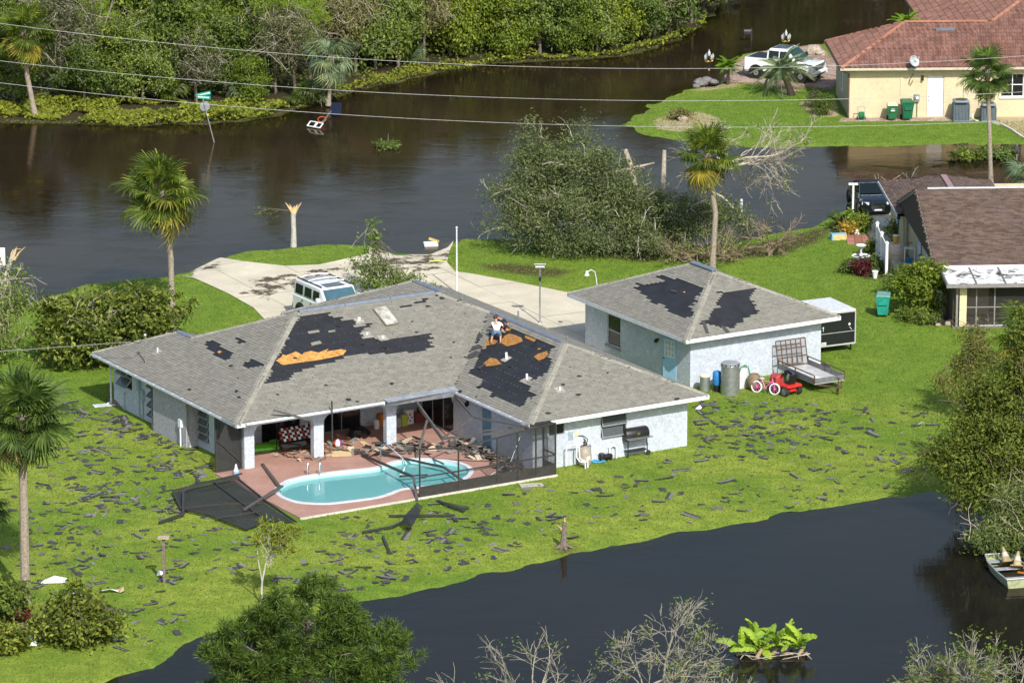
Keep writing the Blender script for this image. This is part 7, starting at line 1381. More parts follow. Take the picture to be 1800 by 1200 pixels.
def crown_tree(name, label, cat, loc, blobs, k, per, sig, size, aspect, mats, trunk=None, bark=None, seed=0, group=None, shell=.55, twigs=0, twig_mat=None, rz=0, flat=.7, twig_len=.9):
    rg = np.random.default_rng(seed); rr = random.Random(seed); t = thing(name, label, cat, loc, rz, group); P_, Nn, C = clumps(blobs, k, per, sig, rg, shell, flat); link('crown', leaf_mesh('crown', P_, Nn, size, aspect, rg, mats), t)
    m = MB()
    if trunk:
        for pts, r0, r1 in trunk: m.tube([Vector(p) for p in pts], list(np.linspace(r0, r1, len(pts))), 7, cap=False)
        top = Vector(trunk[0][0][-1])
        for c in C[rg.choice(len(C), min(len(C), 26), replace=False)]:
            c = Vector(c); q = top.lerp(Vector(trunk[0][0][0]), rr.uniform(0, .4)); mid = q.lerp(c, .5) + Vector((rr.gauss(0, .2), rr.gauss(0, .2), rr.gauss(0, .2))); m.tube([q, mid, c], [trunk[0][2] * .6, trunk[0][2] * .35, .015], 4, cap=False)
        m.build('trunk', bark or BARK, t, True)
    if twigs:
        m = MB()
        for c in C[rg.choice(len(C), min(twigs, len(C)), replace=False)]:
            c = Vector(c); d = Vector((rr.gauss(0, 1), rr.gauss(0, 1), rr.gauss(.3, .7))).normalized(); tp = []; limb(m, c - d * twig_len * .4, d, twig_len * rr.uniform(.6, 1.3), .025, 1, rr, tp, .6, .25, (1, 2), .7, 0, 3, 4)
        m.build('twigs', twig_mat or TWIG, t)
    return t
def copies(t, spots, labels=None):
    out = []
    for i, (loc, s, rz) in enumerate(spots):
        c = t if i == 0 else copy_tree(t); c.location = loc; c.scale = (s[0], s[0], s[1]) if hasattr(s, '__len__') else (s, s, s); c.rotation_euler = (0, 0, rz)
        if labels: c['label'] = labels[i]
        out.append(c)
    return out
# ---- fan palms
def fan_frond(name, mats, seed, pet=1.0, L=1.05, nseg=30, droop=.55):
    rr = random.Random(seed); m = MB(); m.tube([(0, 0, 0), (pet * .5, 0, .07), (pet, 0, .02)], [.035, .022, .018], 4, cap=False); b = Vector((pet, 0, .02))
    for i in range(nseg):
        a = R(-125 + 250 * i / (nseg - 1)); d = Vector((math.cos(a), math.sin(a), .1 * math.cos(a))); l = L * rr.uniform(.72, 1.15) * (1 - .22 * abs(a) / 2.2); s = Vector((-math.sin(a), math.cos(a), 0)); w = .025
        p1 = b + d * l * .5 + Vector((0, 0, .05 - .06 * droop)); p2 = b + d * l * .82 + Vector((0, 0, -.2 * droop * l)); p3 = b + d * l * .98 + Vector((rr.gauss(0, .04), rr.gauss(0, .04), -(.45 + rr.random() * .3) * droop * l))
        m.add([b, p1 - s * w * 1.5, p1 + s * w * 1.5, p2 - s * w, p2 + s * w, p3], [(0, 1, 2), (1, 3, 4, 2), (3, 5, 4)])
    return m.mesh(name, mats)
PG = LM('palm_frond_green', (.055, .095, .012), (.1, .15, .018), (.18, .22, .03)); PD = LM('palm_frond_dark', (.035, .07, .012), (.07, .12, .02), (.12, .18, .035)); PY = LM('palm_frond_yellow', (.17, .16, .02), (.26, .235, .03), (.36, .31, .06)); PBW = LM('palm_frond_brown', (.13, .1, .04), (.2, .155, .065), (.28, .23, .11)); PBL = LM('palm_frond_blue', (.11, .16, .09), (.18, .24, .14), (.27, .33, .2))
FG = [fan_frond('frond', PG, i) for i in range(3)]; FD = [fan_frond('frond', PD, i) for i in range(3)]; FY = [fan_frond('frond', PY, 10 + i, droop=.8) for i in range(2)]; FB = [fan_frond('frond', PBW, 20 + i, droop=1.0) for i in range(2)]; FBL = [fan_frond('frond', PBL, 30 + i, droop=1.1) for i in range(2)]
TRK = mat('palm_trunk', (.27, .22, .165), .9, .3, 11, c2=(.38, .32, .25), bmp=.6, bscale=18)
def palm(label, base, top, sets, n=46, size=1.0, r=.15, seed=0, name='cabbage_palm', wind=0.):
    rr = random.Random(seed); base = Vector(base); top = Vector(top) - base; t = thing(name, label, 'palm', base); mid = top * .5 + Vector((rr.gauss(0, .12), 0, 0)); k = 9
    pts = [mid * (2 * s) if s < .5 else mid.lerp(top, 2 * s - 1) for s in np.linspace(0, 1, k)]; m = MB(); P_ = []; rs = []
    for i in range(4 * k): s = i / (4 * k - 1); P_.append(Vector((0, 0, 0)).lerp(mid, 2 * s) if s < .5 else mid.lerp(top, 2 * s - 1)); rs.append(r * (1.25 - .3 * min(1, s * 6)) * (1 + .05 * (i % 2)) * (1 - .1 * s))
    m.tube(P_, rs, 10); m.build('trunk', TRK, t, True); m = MB(); m.lathe([(r * .9, -.25), (r * 1.5, .0), (r * 1.2, .25), (.03, .4)], 9, top); m.build('crownshaft', WOODG, t)
    for i in range(n):
        f = i / n; el = R(78 - 150 * f ** .85 + rr.gauss(0, 13)); az = i * 2.39996 + rr.gauss(0, .2); k = 0 if f < .55 else (1 if f < .82 else 2); fam = sets[min(k, len(sets) - 1)]; me = rr.choice(fam)
        o_ = link('frond', me, t, top + Vector((0, 0, .12))); o_.rotation_euler = Euler((rr.gauss(0, .35), -el, az + wind * math.sin(az))); s = size * rr.uniform(.75, 1.18); o_.scale = (s, s, s)
    return t
def top_at(px, py, base): return at_y(px, py, Vector(base).y)
b_ = G(303, 555); palm('tall cabbage palm with yellowing crown left of the driveway', b_, top_at(286, 348, b_), [FG, FG + FY, FB + FY], 40, 1.15, .15, 1)
b_ = G(1252, 472); palm('cabbage palm with golden green crown rising behind the garage', b_, top_at(1244, 280, b_), [FG, FG + FY, FY + FB], 40, .95, .15, 2)
b_ = G(45, 1057); palm('large cabbage palm at the lower left with drooping fronds', b_, top_at(38, 742, b_), [FD, FD, FG + FB[:1]], 50, 1.08, .19, 3)
b_ = G(1742, 326); palm('slim wind-bent palm between the island and the brown roof', b_, top_at(1736, 134, b_), [FD, FD, FG], 34, .85, .13, 4)
b_ = G(62, 205); palm('fan palm with bright crown in the forest corner', b_, top_at(42, 62, b_), [FG, FG, FY], 40, 1.0, .16, 5)
b_ = G(577, 186); palm('blue-green fan palm at the forest edge above the hoop', b_, top_at(582, 105, b_), [FBL, FBL, FBL + FY[:1]], 30, .9, .14, 6)
b_ = G(-35, 1015); palm('palm whose fronds just reach in at the left edge', b_, top_at(-38, 905, b_), [FD, FD], 30, .85, .16, 7)
b_ = G(1812, 660); palm('shaggy fan palm at the right edge below the porch', b_, top_at(1812, 600, b_), [FG, FY, FB], 34, 1.0, .16, 8)
b_ = G(1800, 335); palm('low fan palm just over the brown ridge at the right', b_, top_at(1808, 318, b_), [FBL, FBL], 16, .8, .1, 9)
# feather palms on the island
def feather_frond(name, mats, seed, L=1.6, n=30, droop=.8, ll=.5):
    rr = random.Random(seed); m = MB(); pts = [Vector((L * s, 0, L * (.42 * s - droop * s * s))) for s in np.linspace(0, 1, 10)]; m.tube(pts, [.02] * 9 + [.008], 4, cap=False)
    for i in range(n):
        s = .12 + .86 * i / n; x = L * s; z = L * (.42 * s - droop * s * s)
        for sd in (-1, 1): l = ll * (1 - .55 * abs(s - .45)) * rr.uniform(.8, 1.1); p = Vector((x, 0, z)); e = p + Vector((.45 * l, sd * .75 * l, -.35 * l + .12 * l * rr.random())); m.add([p - Vector((.012, 0, 0)), p.lerp(e, .5) + Vector((.02, 0, .03)), e, p.lerp(e, .5) - Vector((.02, 0, 0))], [(0, 1, 2, 3)])
    return m.mesh(name, mats)
def feather_palm(label, base, h, mats, n, L, droop, seed, name, r=.14, ll=.5, wind=0.):
    rr = random.Random(seed); t = thing(name, label, 'palm', base); m = MB(); m.tube([(0, 0, 0), (.02, 0, h * .5), (.05, 0, h)], [r * 1.2, r, r * .9], 9); m.build('trunk', mat('dark_palm_stump', (.06, .045, .03), .95, .4, 12), t, True); mes = [feather_frond('frond', mats, seed + i, L, 30, droop, ll) for i in range(2)]
    for i in range(n): f = i / n; o_ = link('frond', rr.choice(mes), t, (.05, 0, h)); o_.rotation_euler = Euler((0, -R(62 - 85 * f), i * 2.39996)); s = rr.uniform(.8, 1.1); o_.scale = (s, s, s)
    return t
feather_palm('pindo palm with arching grey-green fronds beside the white pickup', G(1392, 168), 1.5, PBL, 32, 1.75, .85, 3, 'pindo_palm', .2, .55).rotation_euler = (0, -.38, 0)
feather_palm('small bright green pygmy palm on the island point', G(1279, 148), 1.05, LM('pygmy_frond', (.1, .2, .015), (.17, .3, .025), (.26, .4, .05)), 26, .8, .7, 5, 'pygmy_palm', .1, .26)
feather_palm('palm tip showing above the terracotta ridge', (23.6, 61.5, 0), 3.6, LM('pygmy_frond', (.1, .2, .015), (.17, .3, .025), (.26, .4, .05)), 22, 1.1, .7, 6, 'areca_palm', .12, .35)
feather_palm('dark green sago plant beside the black convertible', G(1478, 402), .2, PD, 26, .95, .6, 7, 'sago_plant', .15, .2)
# ---- the forest across the flood
rr = random.Random(21)
ORD = 'first second third fourth fifth sixth seventh eighth ninth tenth eleventh twelfth thirteenth fourteenth fifteenth sixteenth'.split()
fg = 'trees of the flooded wood'
def proto(name, label, blobs, k, per, sig, size, aspect, mats, h, r, seed, twigs=0, shell=.6, flat=.7, bark=None):
    return crown_tree(name, label, 'tree', (0, 0, 0), blobs, k, per, sig, size, aspect, mats, [([(0, 0, -.4), (.1, 0, h * .5), (0, .1, h)], r, r * .5)], bark, seed, fg, shell, twigs, None, 0, flat)
oak = proto('forest_tree', '', [(0, 0, 3.6, 1.9, 1.8, 1.5), (1.1, .4, 2.8, 1.3, 1.2, 1.1), (-1.1, -.2, 2.6, 1.3, 1.2, 1.1), (.2, -.9, 2.0, 1.3, 1.0, 1.0), (0, .2, 5.0, 1.1, 1.1, .9)], 260, 30, .3, .24, 2.0, DKL, 3.6, .16, 31, 30)
ashy = proto('twiggy_tree', '', [(0, 0, 3.4, 2.0, 1.9, 1.8), (.8, .3, 4.6, 1.2, 1.2, 1.0), (-.9, 0, 2.4, 1.3, 1.2, 1.1)], 200, 24, .34, .19, 2.2, GREYL, 3.4, .13, 32, 110)
olv = proto('olive_tree', '', [(0, 0, 2.8, 2.0, 1.9, 1.6), (1.2, -.3, 1.9, 1.2, 1.2, 1.1), (-1.2, -.2, 1.8, 1.3, 1.2, 1.1), (.1, .1, 4.2, 1.2, 1.2, 1.0)], 270, 30, .3, .22, 2.0, OLV, 3, .13, 33, 50)
lime = proto('vine_covered_tree', '', [(0, 0, 2.2, 1.8, 1.5, 1.5), (1.1, -.2, 1.4, 1.2, 1.1, 1.0), (-1.1, -.2, 1.2, 1.2, 1.1, 1.0), (.3, 0, 3.6, 1.0, 1.0, .9)], 250, 32, .28, .2, 1.7, BRL, 2.4, .11, 34, 10)
pinp = proto('young_pine', '', [(0, 0, 5.2, .7, .7, .7), (.7, .2, 4.3, .8, .7, .5), (-.8, -.2, 3.8, .9, .7, .5), (.6, -.4, 3.0, .9, .8, .5), (-.6, .4, 2.7, .8, .8, .5), (0, -.5, 2.1, .8, .8, .4)], 130, 70, .22, .3, 14, PINEB, 5.2, .11, 35, 0, .5)
P5 = [(oak, 'dense dark green tree'), (ashy, 'half-stripped twiggy tree'), (olv, 'olive green rounded tree'), (lime, 'vine-covered lime tree'), (pinp, 'young bright pine')]
spots = {0: [], 1: [], 2: [], 3: [], 4: []}
ROW = {0: [], 1: [], 2: [], 3: [], 4: []}
def sp(k, px, py, s=1., row='front'): q = G(px, py); spots[k].append((Vector((q.x, q.y, -.05)), (s * rr.uniform(.85, 1.1), s * rr.uniform(.9, 1.45)), rr.uniform(0, 6.3))); ROW[k].append((row, q.x / (q.y + 211)))
for px, py, k, s in ((-30, 190, 0, .9), (25, 182, 2, .8), (110, 168, 1, 1.0), (150, 188, 0, .75), (200, 175, 0, .9), (250, 182, 2, .8), (300, 170, 0, .95), (345, 178, 1, .8), (395, 165, 0, .85), (440, 178, 3, .65), (485, 165, 4, 1.0), (520, 172, 1, .9), (545, 140, 4, 1.0), (625, 128, 1, .9), (660, 122, 2, .85), (700, 118, 2, .9), (745, 108, 1, .85), (790, 98, 3, .95), (830, 92, 3, 1.05), (870, 92, 3, 1.0), (910, 98, 3, .95), (950, 96, 2, .9), (985, 90, 0, .9), (1020, 95, 3, .75), (1050, 92, 2, .85), (1085, 82, 3, .95), (1110, 78, 2, .9), (1150, 68, 1, .95), (1175, 60, 2, 1.0), (1215, 40, 1, .8), (1235, 22, 2, .9), (1250, -5, 3, 1.0)): sp(k, px, py, s)
for row, (y0, n) in enumerate(((125, 17), (85, 17), (45, 18), (5, 18), (-35, 17))):
    for i in range(n):
        px = -40 + 1290 * (i + rr.random() * .8) / n
        lim = 108 - (px - 700) * .12 if px > 700 else 175
        if y0 > lim - 25: continue
        k = rr.choices((0, 1, 2, 3, 4), ((3, 1.1, 3, 1.6, 2.2) if px < 620 else (1.5, 2.2, 5, 2.6, .1)))[0]; sp(k, px, y0 + rr.uniform(-15, 15), rr.uniform(.85, 1.2), ('second', 'third', 'fourth', 'fifth', 'rearmost')[row])
for i in range(9): sp((0, 2, 2, 3, 1)[i % 5], 1310 + 55 * i, -78 - 14 * (i % 2), 1.5, 'far shore')
for i, (t, lab) in enumerate(P5): t['label'] = lab; copies(t, spots[i], ['%s, %s from left in the %s row of the wood' % (lab, ORD[sorted(x for r_, x in ROW[i] if r_ == r).index(v)], r) for r, v in ROW[i]])
t = thing('dead_snag', '', 'tree', (0, 0, 0), 0, 'bare trunks of the flooded wood'); m = MB(); tp = []; limb(m, (0, 0, -.3), (.05, 0, 1), 3.0, .085, 3, rr, tp, .5, .1, (1, 1), .6, .06, 5, 6); m.build('trunk', mat('pale_snag_bark', (.22, .2, .16), .9, .3, 7), t)
_sn = (112, 172, 292, 338, 472, 640, 700, 1015); copies(t, [(G(x, (158 if x < 560 else 142 - (x - 450) * .12) - 10 * (i % 3)), (.8 + .15 * (i % 3), .95 + .2 * (i % 2)), i * 1.1) for i, x in enumerate(_sn)], ['bare pale trunk, %s from left among the flooded wood' % ORD[i] for i in range(8)])
# palmetto clumps at the edge
t = thing('palmetto', 'low palmetto clump with fan leaves on the forest bank', 'palmetto', (0, 0, 0), 0, 'palmettos on the forest bank')
for i in range(18): o_ = link('frond', rr.choice(FG + FBL[:1]), t, (rr.gauss(0, .15), rr.gauss(0, .15), .1)); o_.rotation_euler = Euler((0, -R(rr.uniform(15, 75)), i * 2.4)); o_.scale = (.75,) * 3
copies(t, [(G(px, py), s, i) for i, (px, py, s) in enumerate(((300, 178, 1.1), (285, 165, .9), (210, 178, .9), (430, 175, 1.0), (720, 112, .9), (540, 183, 1.0), (120, 172, 1.0), (345, 165, .9)))])
def cover(name, label, polys, n, size, mats, seed, h=.35, aspect=1.6):
    rg = np.random.default_rng(seed); Ps = []
    for p in polys:
        q = np.array(px_poly(p)); x = rg.uniform(q[:, 0].min(), q[:, 0].max(), n * 3); y = rg.uniform(q[:, 1].min(), q[:, 1].max(), n * 3); k = inside(q, x, y); x, y = x[k][:n], y[k][:n]; kp = vnoise(x, y, .55, seed + 3) > .3; x, y = x[kp], y[kp]; hh = vnoise(x, y, .8, seed) ** 1.6 * h * 1.5 + .03; Ps.append(np.stack([x, y, hh * rg.random(len(x)) ** .6], -1))
    P_ = np.concatenate(Ps); Nn = rg.normal(size=P_.shape) * .6 + np.array([0, -.3, 1.]); o_ = link(name, leaf_mesh(name, P_, Nn, size, aspect, rg, mats)); o_['kind'] = 'stuff'; return tag(o_, label, 'ground cover')
cover('bank_creeper', 'yellow-green creeper covering the forest bank at the waterline', [[(-20, 205), (0, 188), (90, 165), (200, 172), (330, 182), (470, 185), (510, 188), (480, 204), (400, 213), (225, 220), (100, 213)], [(520, 192), (560, 170), (640, 140), (700, 125), (790, 112), (900, 98), (1000, 95), (1090, 88), (1150, 74), (1200, 56), (1240, 30), (1244, 38), (1205, 66), (1150, 84), (1090, 98), (900, 109), (790, 122), (700, 142), (620, 158), (560, 180)]], 11000, .22, LM('creeper_leaf', (.085, .125, .014), (.145, .185, .02), (.23, .265, .04)), 41, .5)
cover('forest_undergrowth', 'dark tangled undergrowth below the forest trees', [[(-60, 205), (0, 180), (200, 165), (400, 172), (560, 160), (700, 115), (900, 95), (1100, 85), (1200, 55), (1250, -40), (-60, -60)]], 26000, .26, DKL, 42, 1.3)
# ---- clipped-looking hedge shrubs with big glossy leaves
crown_tree('broadleaf_shrub', 'large glossy shrub left of the house torn by wind', 'shrub', G(192, 640), [(0, 0, 1.5, 2.9, 1.9, 1.5), (-1.5, -.5, 1.3, 1.9, 1.6, 1.4), (1.3, .2, 1.6, 2.0, 1.6, 1.5), (.2, .6, 2.7, 2.0, 1.3, .9), (2.4, 1.2, 2.4, 1.3, 1.2, .9), (-1.9, 0, 2.2, 1.2, 1.2, .9)], 480, 26, .26, .25, 1.9, HEDG, [([(0, 0, 0), (0, 0, 1.2)], .15, .1), ([(1.2, .2, 0), (1.6, .4, 1.6)], .1, .06), ([(-1.2, 0, 0), (-1.5, 0, 1.3)], .1, .06)], None, 51, None, .45, 60, PALEB)
crown_tree('broadleaf_shrub', 'round glossy shrub toppled on the lawn at the lower left', 'shrub', G(140, 1128), [(0, 0, .75, 1.5, 1.1, .8), (.5, -.3, .6, 1.2, .9, .65), (-.5, .1, .9, 1.0, .9, .8), (-.1, .3, 1.5, .6, .6, .6)], 210, 24, .22, .21, 1.9, HEDG, [([(0, 0, 0), (0, 0, .8)], .08, .05)], None, 52, None, .45, 14, BARK)
crown_tree('broadleaf_shrub', 'dark leafy bush cut by the lower left corner', 'shrub', G(8, 1090), [(0, 0, .7, .9, .8, .8), (-.6, 0, .9, .8, .7, .7)], 120, 22, .2, .2, 1.9, DKL, [([(0, 0, 0), (0, 0, .6)], .06, .04)], None, 53, None, .5)
crown_tree('broadleaf_shrub', 'small bush at the left edge below the bare sand', 'shrub', G(2, 1146), [(0, 0, .5, .9, .7, .5)], 90, 22, .2, .2, 1.9, HEDG, [([(0, 0, 0), (0, 0, .4)], .05, .04)], None, 54, None, .5)
crown_tree('red_leaf_plant', 'maroon leaved plant beside the bare sand patch', 'plant', G(36, 1092), [(0, 0, .35, .35, .3, .35)], 30, 20, .12, .16, 2.5, REDL, [([(0, 0, 0), (0, 0, .3)], .03, .02)], None, 55)
crown_tree('storm_torn_tree', 'wind-stripped small tree at the left shore with split limbs', 'tree', G(8, 640), [(0, .3, 1.8, 1.1, 1.0, 1.4), (-.6, 0, 1.0, 1.2, 1.0, 1.0), (.5, .2, 3.0, .9, .8, .9), (-.3, .1, 4.1, .9, .8, .8)], 170, 20, .3, .18, 2.2, OLV, [([(-.4, 0, 0), (-.2, 0, 2.2), (.3, .2, 4.2)], .16, .06)], PALEB, 56, None, .6, 60, PALEB)
t = thing('split_trunk', 'snapped leaning trunk with raw orange wood at the left edge', 'broken tree', G(10, 545)); m = MB(); m.tube([(-.5, 0, 0), (-.1, 0, 1.2), (.35, 0, 2.6), (.55, .05, 3.0)], [.17, .13, .1, .05], 8); m.tube([(-.1, 0, 1.2), (-.45, 0, 2.2), (-.7, 0, 2.9)], [.09, .06, .03], 6); m.build('trunk', WHITEB, t, True); m = MB(); [m.tube([(.3 + .06 * i, 0, 2.5), (.35 + .12 * i, .02 * i, 2.85 + .1 * (i % 3)), (.45 + .2 * i, 0, 3.05 + .12 * (i % 2))], [.06, .04, .008], 5) for i in range(4)]; m.build('splinters', SPLIT, t)
m = MB(); rr2 = random.Random(9); tp = []; [limb(m, (0, 0, .9 + .3 * i), (rr2.gauss(0, 1), rr2.gauss(0, .6), .3), 1.3, .05, 2, rr2, tp, .6, .2, (1, 2), .7, -.05, 3, 4) for i in range(5)]; m.build('twigs', TWIG, t)
# ---- fallen live oak in the middle
def fallen_oak():
    rg = np.random.default_rng(61); rr_ = random.Random(61); base = G(1062, 440); t = thing('fallen_oak', 'huge storm-felled oak with grey limbs beside the flood', 'tree', base); t.scale = (1.12, 1.1, 1.06); bl = [(3.3, .2, .9, 1.2, 1.2, .9), (4.4, .5, 1.7, 1.1, 1.0, 1.2), (5.8, .3, 1.2, 1.0, .9, .9), (-1.5, 0, 2.2, 2.6, 2.2, 1.9), (-3.4, .3, 2.4, 1.7, 1.7, 1.5), (.8, -.3, 1.7, 2.3, 1.9, 1.6), (2.2, .2, 1.6, 1.4, 1.5, 1.4), (-1.6, .8, 4.0, 1.9, 1.5, 1.4), (-3.0, .8, 3.9, 1.2, 1.1, 1.1), (.2, .7, 3.5, 1.4, 1.2, 1.2), (-3.3, 1.0, 5.2, .5, .5, 1.1), (-1.1, 1.2, 5.2, .5, .5, 1.0), (-.2, 0, 4.6, .7, .6, .9), (-3.6, -.6, 1.2, 1.5, 1.2, .8), (-1.8, -1.4, .9, 1.8, 1.0, .8), (1.2, -1.4, .8, 1.7, .9, .7)]
    P_, Nn, C = clumps(bl, 1500, 40, .3, rg, .62, .8); link('crown', leaf_mesh('crown', P_, Nn, .16, 2.8, rg, OAKL), t)
    m = MB(); m.tube([(2.4, .4, -.1), (1.6, .3, .9), (.2, .4, 1.7), (-1.3, .6, 2.4), (-2.6, .8, 3.0)], [.38, .34, .28, .2, .12], 9); m.tube([(1.6, .3, .9), (1.5, .8, 2.6), (1.15, 1.2, 4.1), (.95, 1.25, 4.7)], [.2, .17, .13, .11], 8); m.tube([(2.2, .5, .4), (2.7, .9, 2.6), (2.75, 1.1, 4.7)], [.2, .14, .09], 8); m.tube([(-.2, 1.0, 3.5), (1.3, 1.1, 3.8), (2.3, 1.0, 4.1)], [.1, .09, .03], 6); m.build('trunk', PALEB, t, True)
    m = MB(); tp = []
    for c in C[rg.choice(len(C), 150, replace=False)]:
        c = Vector(c); d = (c - Vector((0, .5, 1.5))).normalized() + Vector((rr_.gauss(0, .4), rr_.gauss(0, .4), rr_.gauss(.2, .3))); limb(m, c - d * .5, d, rr_.uniform(.45, .95), .03, 1, rr_, tp, .6, .25, (1, 3), .7, 0, 3, 4)
    m.build('bare_limbs', mat('grey_dead_limb', (.36, .335, .28), .9, .3, 8), t)
fallen_oak()
# bare crown pointing right over the water
def bare_tree(name, label, base, starts, seed, depth=3, leaves=None, n_leaf=0, mats=TWIG, lsize=.16, spread=.55, kink=.2, grav=0., shrink=.68, split=(2, 3)):
    rr_ = random.Random(seed); rg = np.random.default_rng(seed); t = thing(name, label, 'tree', base); m = MB(); tips = []
    for a, d, L, r in starts: limb(m, a, d, L, r, depth, rr_, tips, spread, kink, split, shrink, grav, 4, 6)
    m.build('branches', mats, t)
    if n_leaf:
        T = np.array([tuple(p) for p in tips]); k = rg.choice(len(T), n_leaf // 12); P_ = (T[k][:, None, :] + rg.normal(size=(len(k), 12, 3)) * .16).reshape(-1, 3); link('crown', leaf_mesh('crown', P_, rg.normal(size=P_.shape) * .6 + np.array([0, -.2, .8]), lsize, 2, rg, leaves), t)
    return t
bare_tree('bare_fallen_crown', 'bleached leafless branches of a felled tree reaching right over water', G(1255, 395), [((0, 1, 2.2), (1, .2, .25), 2.4, .11), ((0, 1, 2.6), (1, .3, .0), 2.6, .1), ((.2, 1, 2.8), (.9, .4, .25), 2.0, .08), ((0, 1.2, 2.6), (.5, .3, .7), 1.2, .06), ((0, .5, 1.6), (.8, 0, -.15), 1.8, .07)], 71, 4, OLV, 900, mats=PALEB, lsize=.14)
bare_tree('bare_shrub', 'tan leafless shrub standing at the water right of the palm', G(1352, 450), [((0, 0, 0), (-.2, 0, 1), 1.1, .07), ((.1, 0, 0), (.3, .1, 1), 1.1, .07), ((0, 0, .2), (.7, 0, .8), .9, .05), ((0, 0, .2), (-.7, 0, .8), .9, .05)], 72, 3, mats=mat('tan_twig', (.24, .18, .12), .9, .25, 8))
bare_tree('brush_pile', 'heap of tangled bare brush beside the palm trunk', G(1250, 458), [((rr.uniform(-1.8, 1.8), rr.uniform(-.6, .8), .1), (rr.gauss(0, 1), rr.gauss(0, .6), .35), 1.0, .035) for _ in range(26)], 73, 2, OLV, 600, mats=mat('tan_twig', (.24, .18, .12)))
bare_tree('brush_pile', 'pale cut branches heaped behind the brown carport roof', G(1590, 338), [((rr.uniform(-1.5, 1.5), rr.uniform(-.4, .4), .1), (rr.gauss(0, 1), rr.gauss(0, .5), .5), .9, .03) for _ in range(12)], 74, 1, mats=PALEB)
# small tree on the drive
crown_tree('drive_tree', 'loose leafy young tree leaning beside the white car', 'tree', G(668, 522), [(0, 0, .8, 1.4, 1.0, .7), (1.1, 0, .6, 1.0, .8, .5), (-.6, .2, 1.4, .8, .7, .6), (-.4, .3, 2.4, .45, .4, .7), (2.2, -.4, .4, .7, .5, .35), (-.2, .3, 3.3, .35, .3, .5)], 150, 22, .22, .17, 2.0, OLV, [([(0, 0, 0), (-.3, .2, 1.6), (-.3, .3, 3.5)], .07, .02)], None, 57, None, .7, 24, TWIG)
# broken trunk by the flood, stump by the pond, thin tree
t = thing('broken_trunk', 'snapped pale trunk with orange splinters at the flood edge', 'broken tree', G(516, 434)); m = MB(); m.tube([(0, 0, 0), (.02, 0, .8), (.0, 0, 1.6), (.02, 0, 1.8)], [.17, .13, .13, .15], 9); m.build('trunk', WHITEB, t, True); m = MB(); [m.tube([(.02, 0, 1.7), (.02 + .17 * x, .05 * x, 2.0), (.02 + .42 * x, 0, 2.15 + .2 * abs(x))], [.1, .07, .01], 5) for x in (-1, -.5, .1, .5, 1)]; m.build('splinters', SPLIT, t)
m = MB(); tp = []; rr2 = random.Random(4); limb(m, (-.1, 0, 1.9), (-1, 0, .2), .9, .025, 2, rr2, tp, .5, .2, (2, 2), .7, -.05, 3, 4); m.build('twigs', BARK, t); rg = np.random.default_rng(3); T = np.array([tuple(p) for p in tp]); P_ = (T[:, None] + rg.normal(size=(len(T), 7, 3)) * .12).reshape(-1, 3); link('leaves', leaf_mesh('leaves', P_, rg.normal(size=P_.shape), .15, 1.8, rg, DKL), t)
t = thing('splintered_stump', 'splintered grey stump on the lawn at the pond edge', 'stump', G(990, 962)); m = MB(); m.tube([(0, 0, -.05), (.02, 0, .4), (.05, 0, 1.1)], [.2, .12, .08], 8); [m.tube([(0, 0, .15), (.35 * math.cos(a), .35 * math.sin(a), .0)], [.1, .04], 5) for a in (0, 1.3, 2.4, 3.6, 5)]; m.build('trunk', WOODG, t, True); m = MB(); m.tube([(.05, 0, 1.0), (.06, 0, 1.3)], [.07, .01], 5); m.tube([(-.02, 0, .75), (-.25, 0, .95)], [.05, .008], 5); m.build('splinters', SPLIT, t)
crown_tree('slender_tree', 'slender pale-barked tree with sparse yellow-green leaves on the lawn', 'tree', G(459, 1060), [(.55, 0, 2.75, .8, .5, .45), (.9, 0, 2.3, .5, .4, .3), (.2, 0, 3.1, .4, .3, .3)], 46, 18, .14, .2, 3.0, LM('citrus_leaf', (.14, .16, .02), (.22, .24, .03), (.32, .34, .06)), [([(0, 0, 0), (.05, 0, .9), (.2, 0, 1.6), (.5, 0, 2.3)], .05, .02), ([(.05, 0, .9), (-.1, 0, 1.8), (-.15, 0, 2.7)], .03, .012)], WHITEB, 58, None, .8)
# ---- right bank: cypress-like tree, willow scrub
crown_tree('feathery_tree', 'big feathery dark green tree on the right bank', 'tree', G(1790, 900), [(.6, 0, 6.3, 1.3, 1.1, 1.2), (-.4, -.1, 5.3, 1.3, 1.1, 1.0), (.8, -.2, 4.3, 1.7, 1.3, 1.2), (-1.3, -.3, 4.0, 1.2, 1.0, .8), (-.6, -.5, 2.9, 2.0, 1.3, 1.1), (-2.2, -.5, 2.1, 1.4, 1.1, .8), (.6, -.8, 1.6, 2.2, 1.2, 1.1), (-1.2, -1.0, 1.1, 1.6, .9, .8), (.2, .1, 7.8, .8, .7, .9), (-1.5, 0, 5.0, .9, .8, .9), (1.6, 0, 5.6, 1.2, 1, 1.2), (-2.4, -.4, 3.2, 1.1, .9, .8)], 820, 44, .27, .19, 2.4, CYPL, [([(.5, 0, -.2), (.4, 0, 3), (.5, 0, 7.5)], .28, .06)], None, 81, None, .55, 40, mat('brown_twig', (.16, .12, .08), .9))
crown_tree('feathery_tree', 'thin-topped yellowing sapling left of the feathery bank tree', 'tree', G(1700, 735), [(-.2, 0, 1.5, 1.1, .8, 1.1), (.4, 0, 2.6, .8, .7, 1.0), (.1, 0, 3.7, .4, .4, .7)], 120, 34, .24, .15, 2.6, LM('yellowing_leaf', (.08, .1, .02), (.14, .15, .035), (.22, .22, .07)), [([(0, 0, 0), (.1, 0, 2), (.1, 0, 4.2)], .09, .02)], None, 82, None, .7, 16, mat('brown_twig', (.16, .12, .08)))
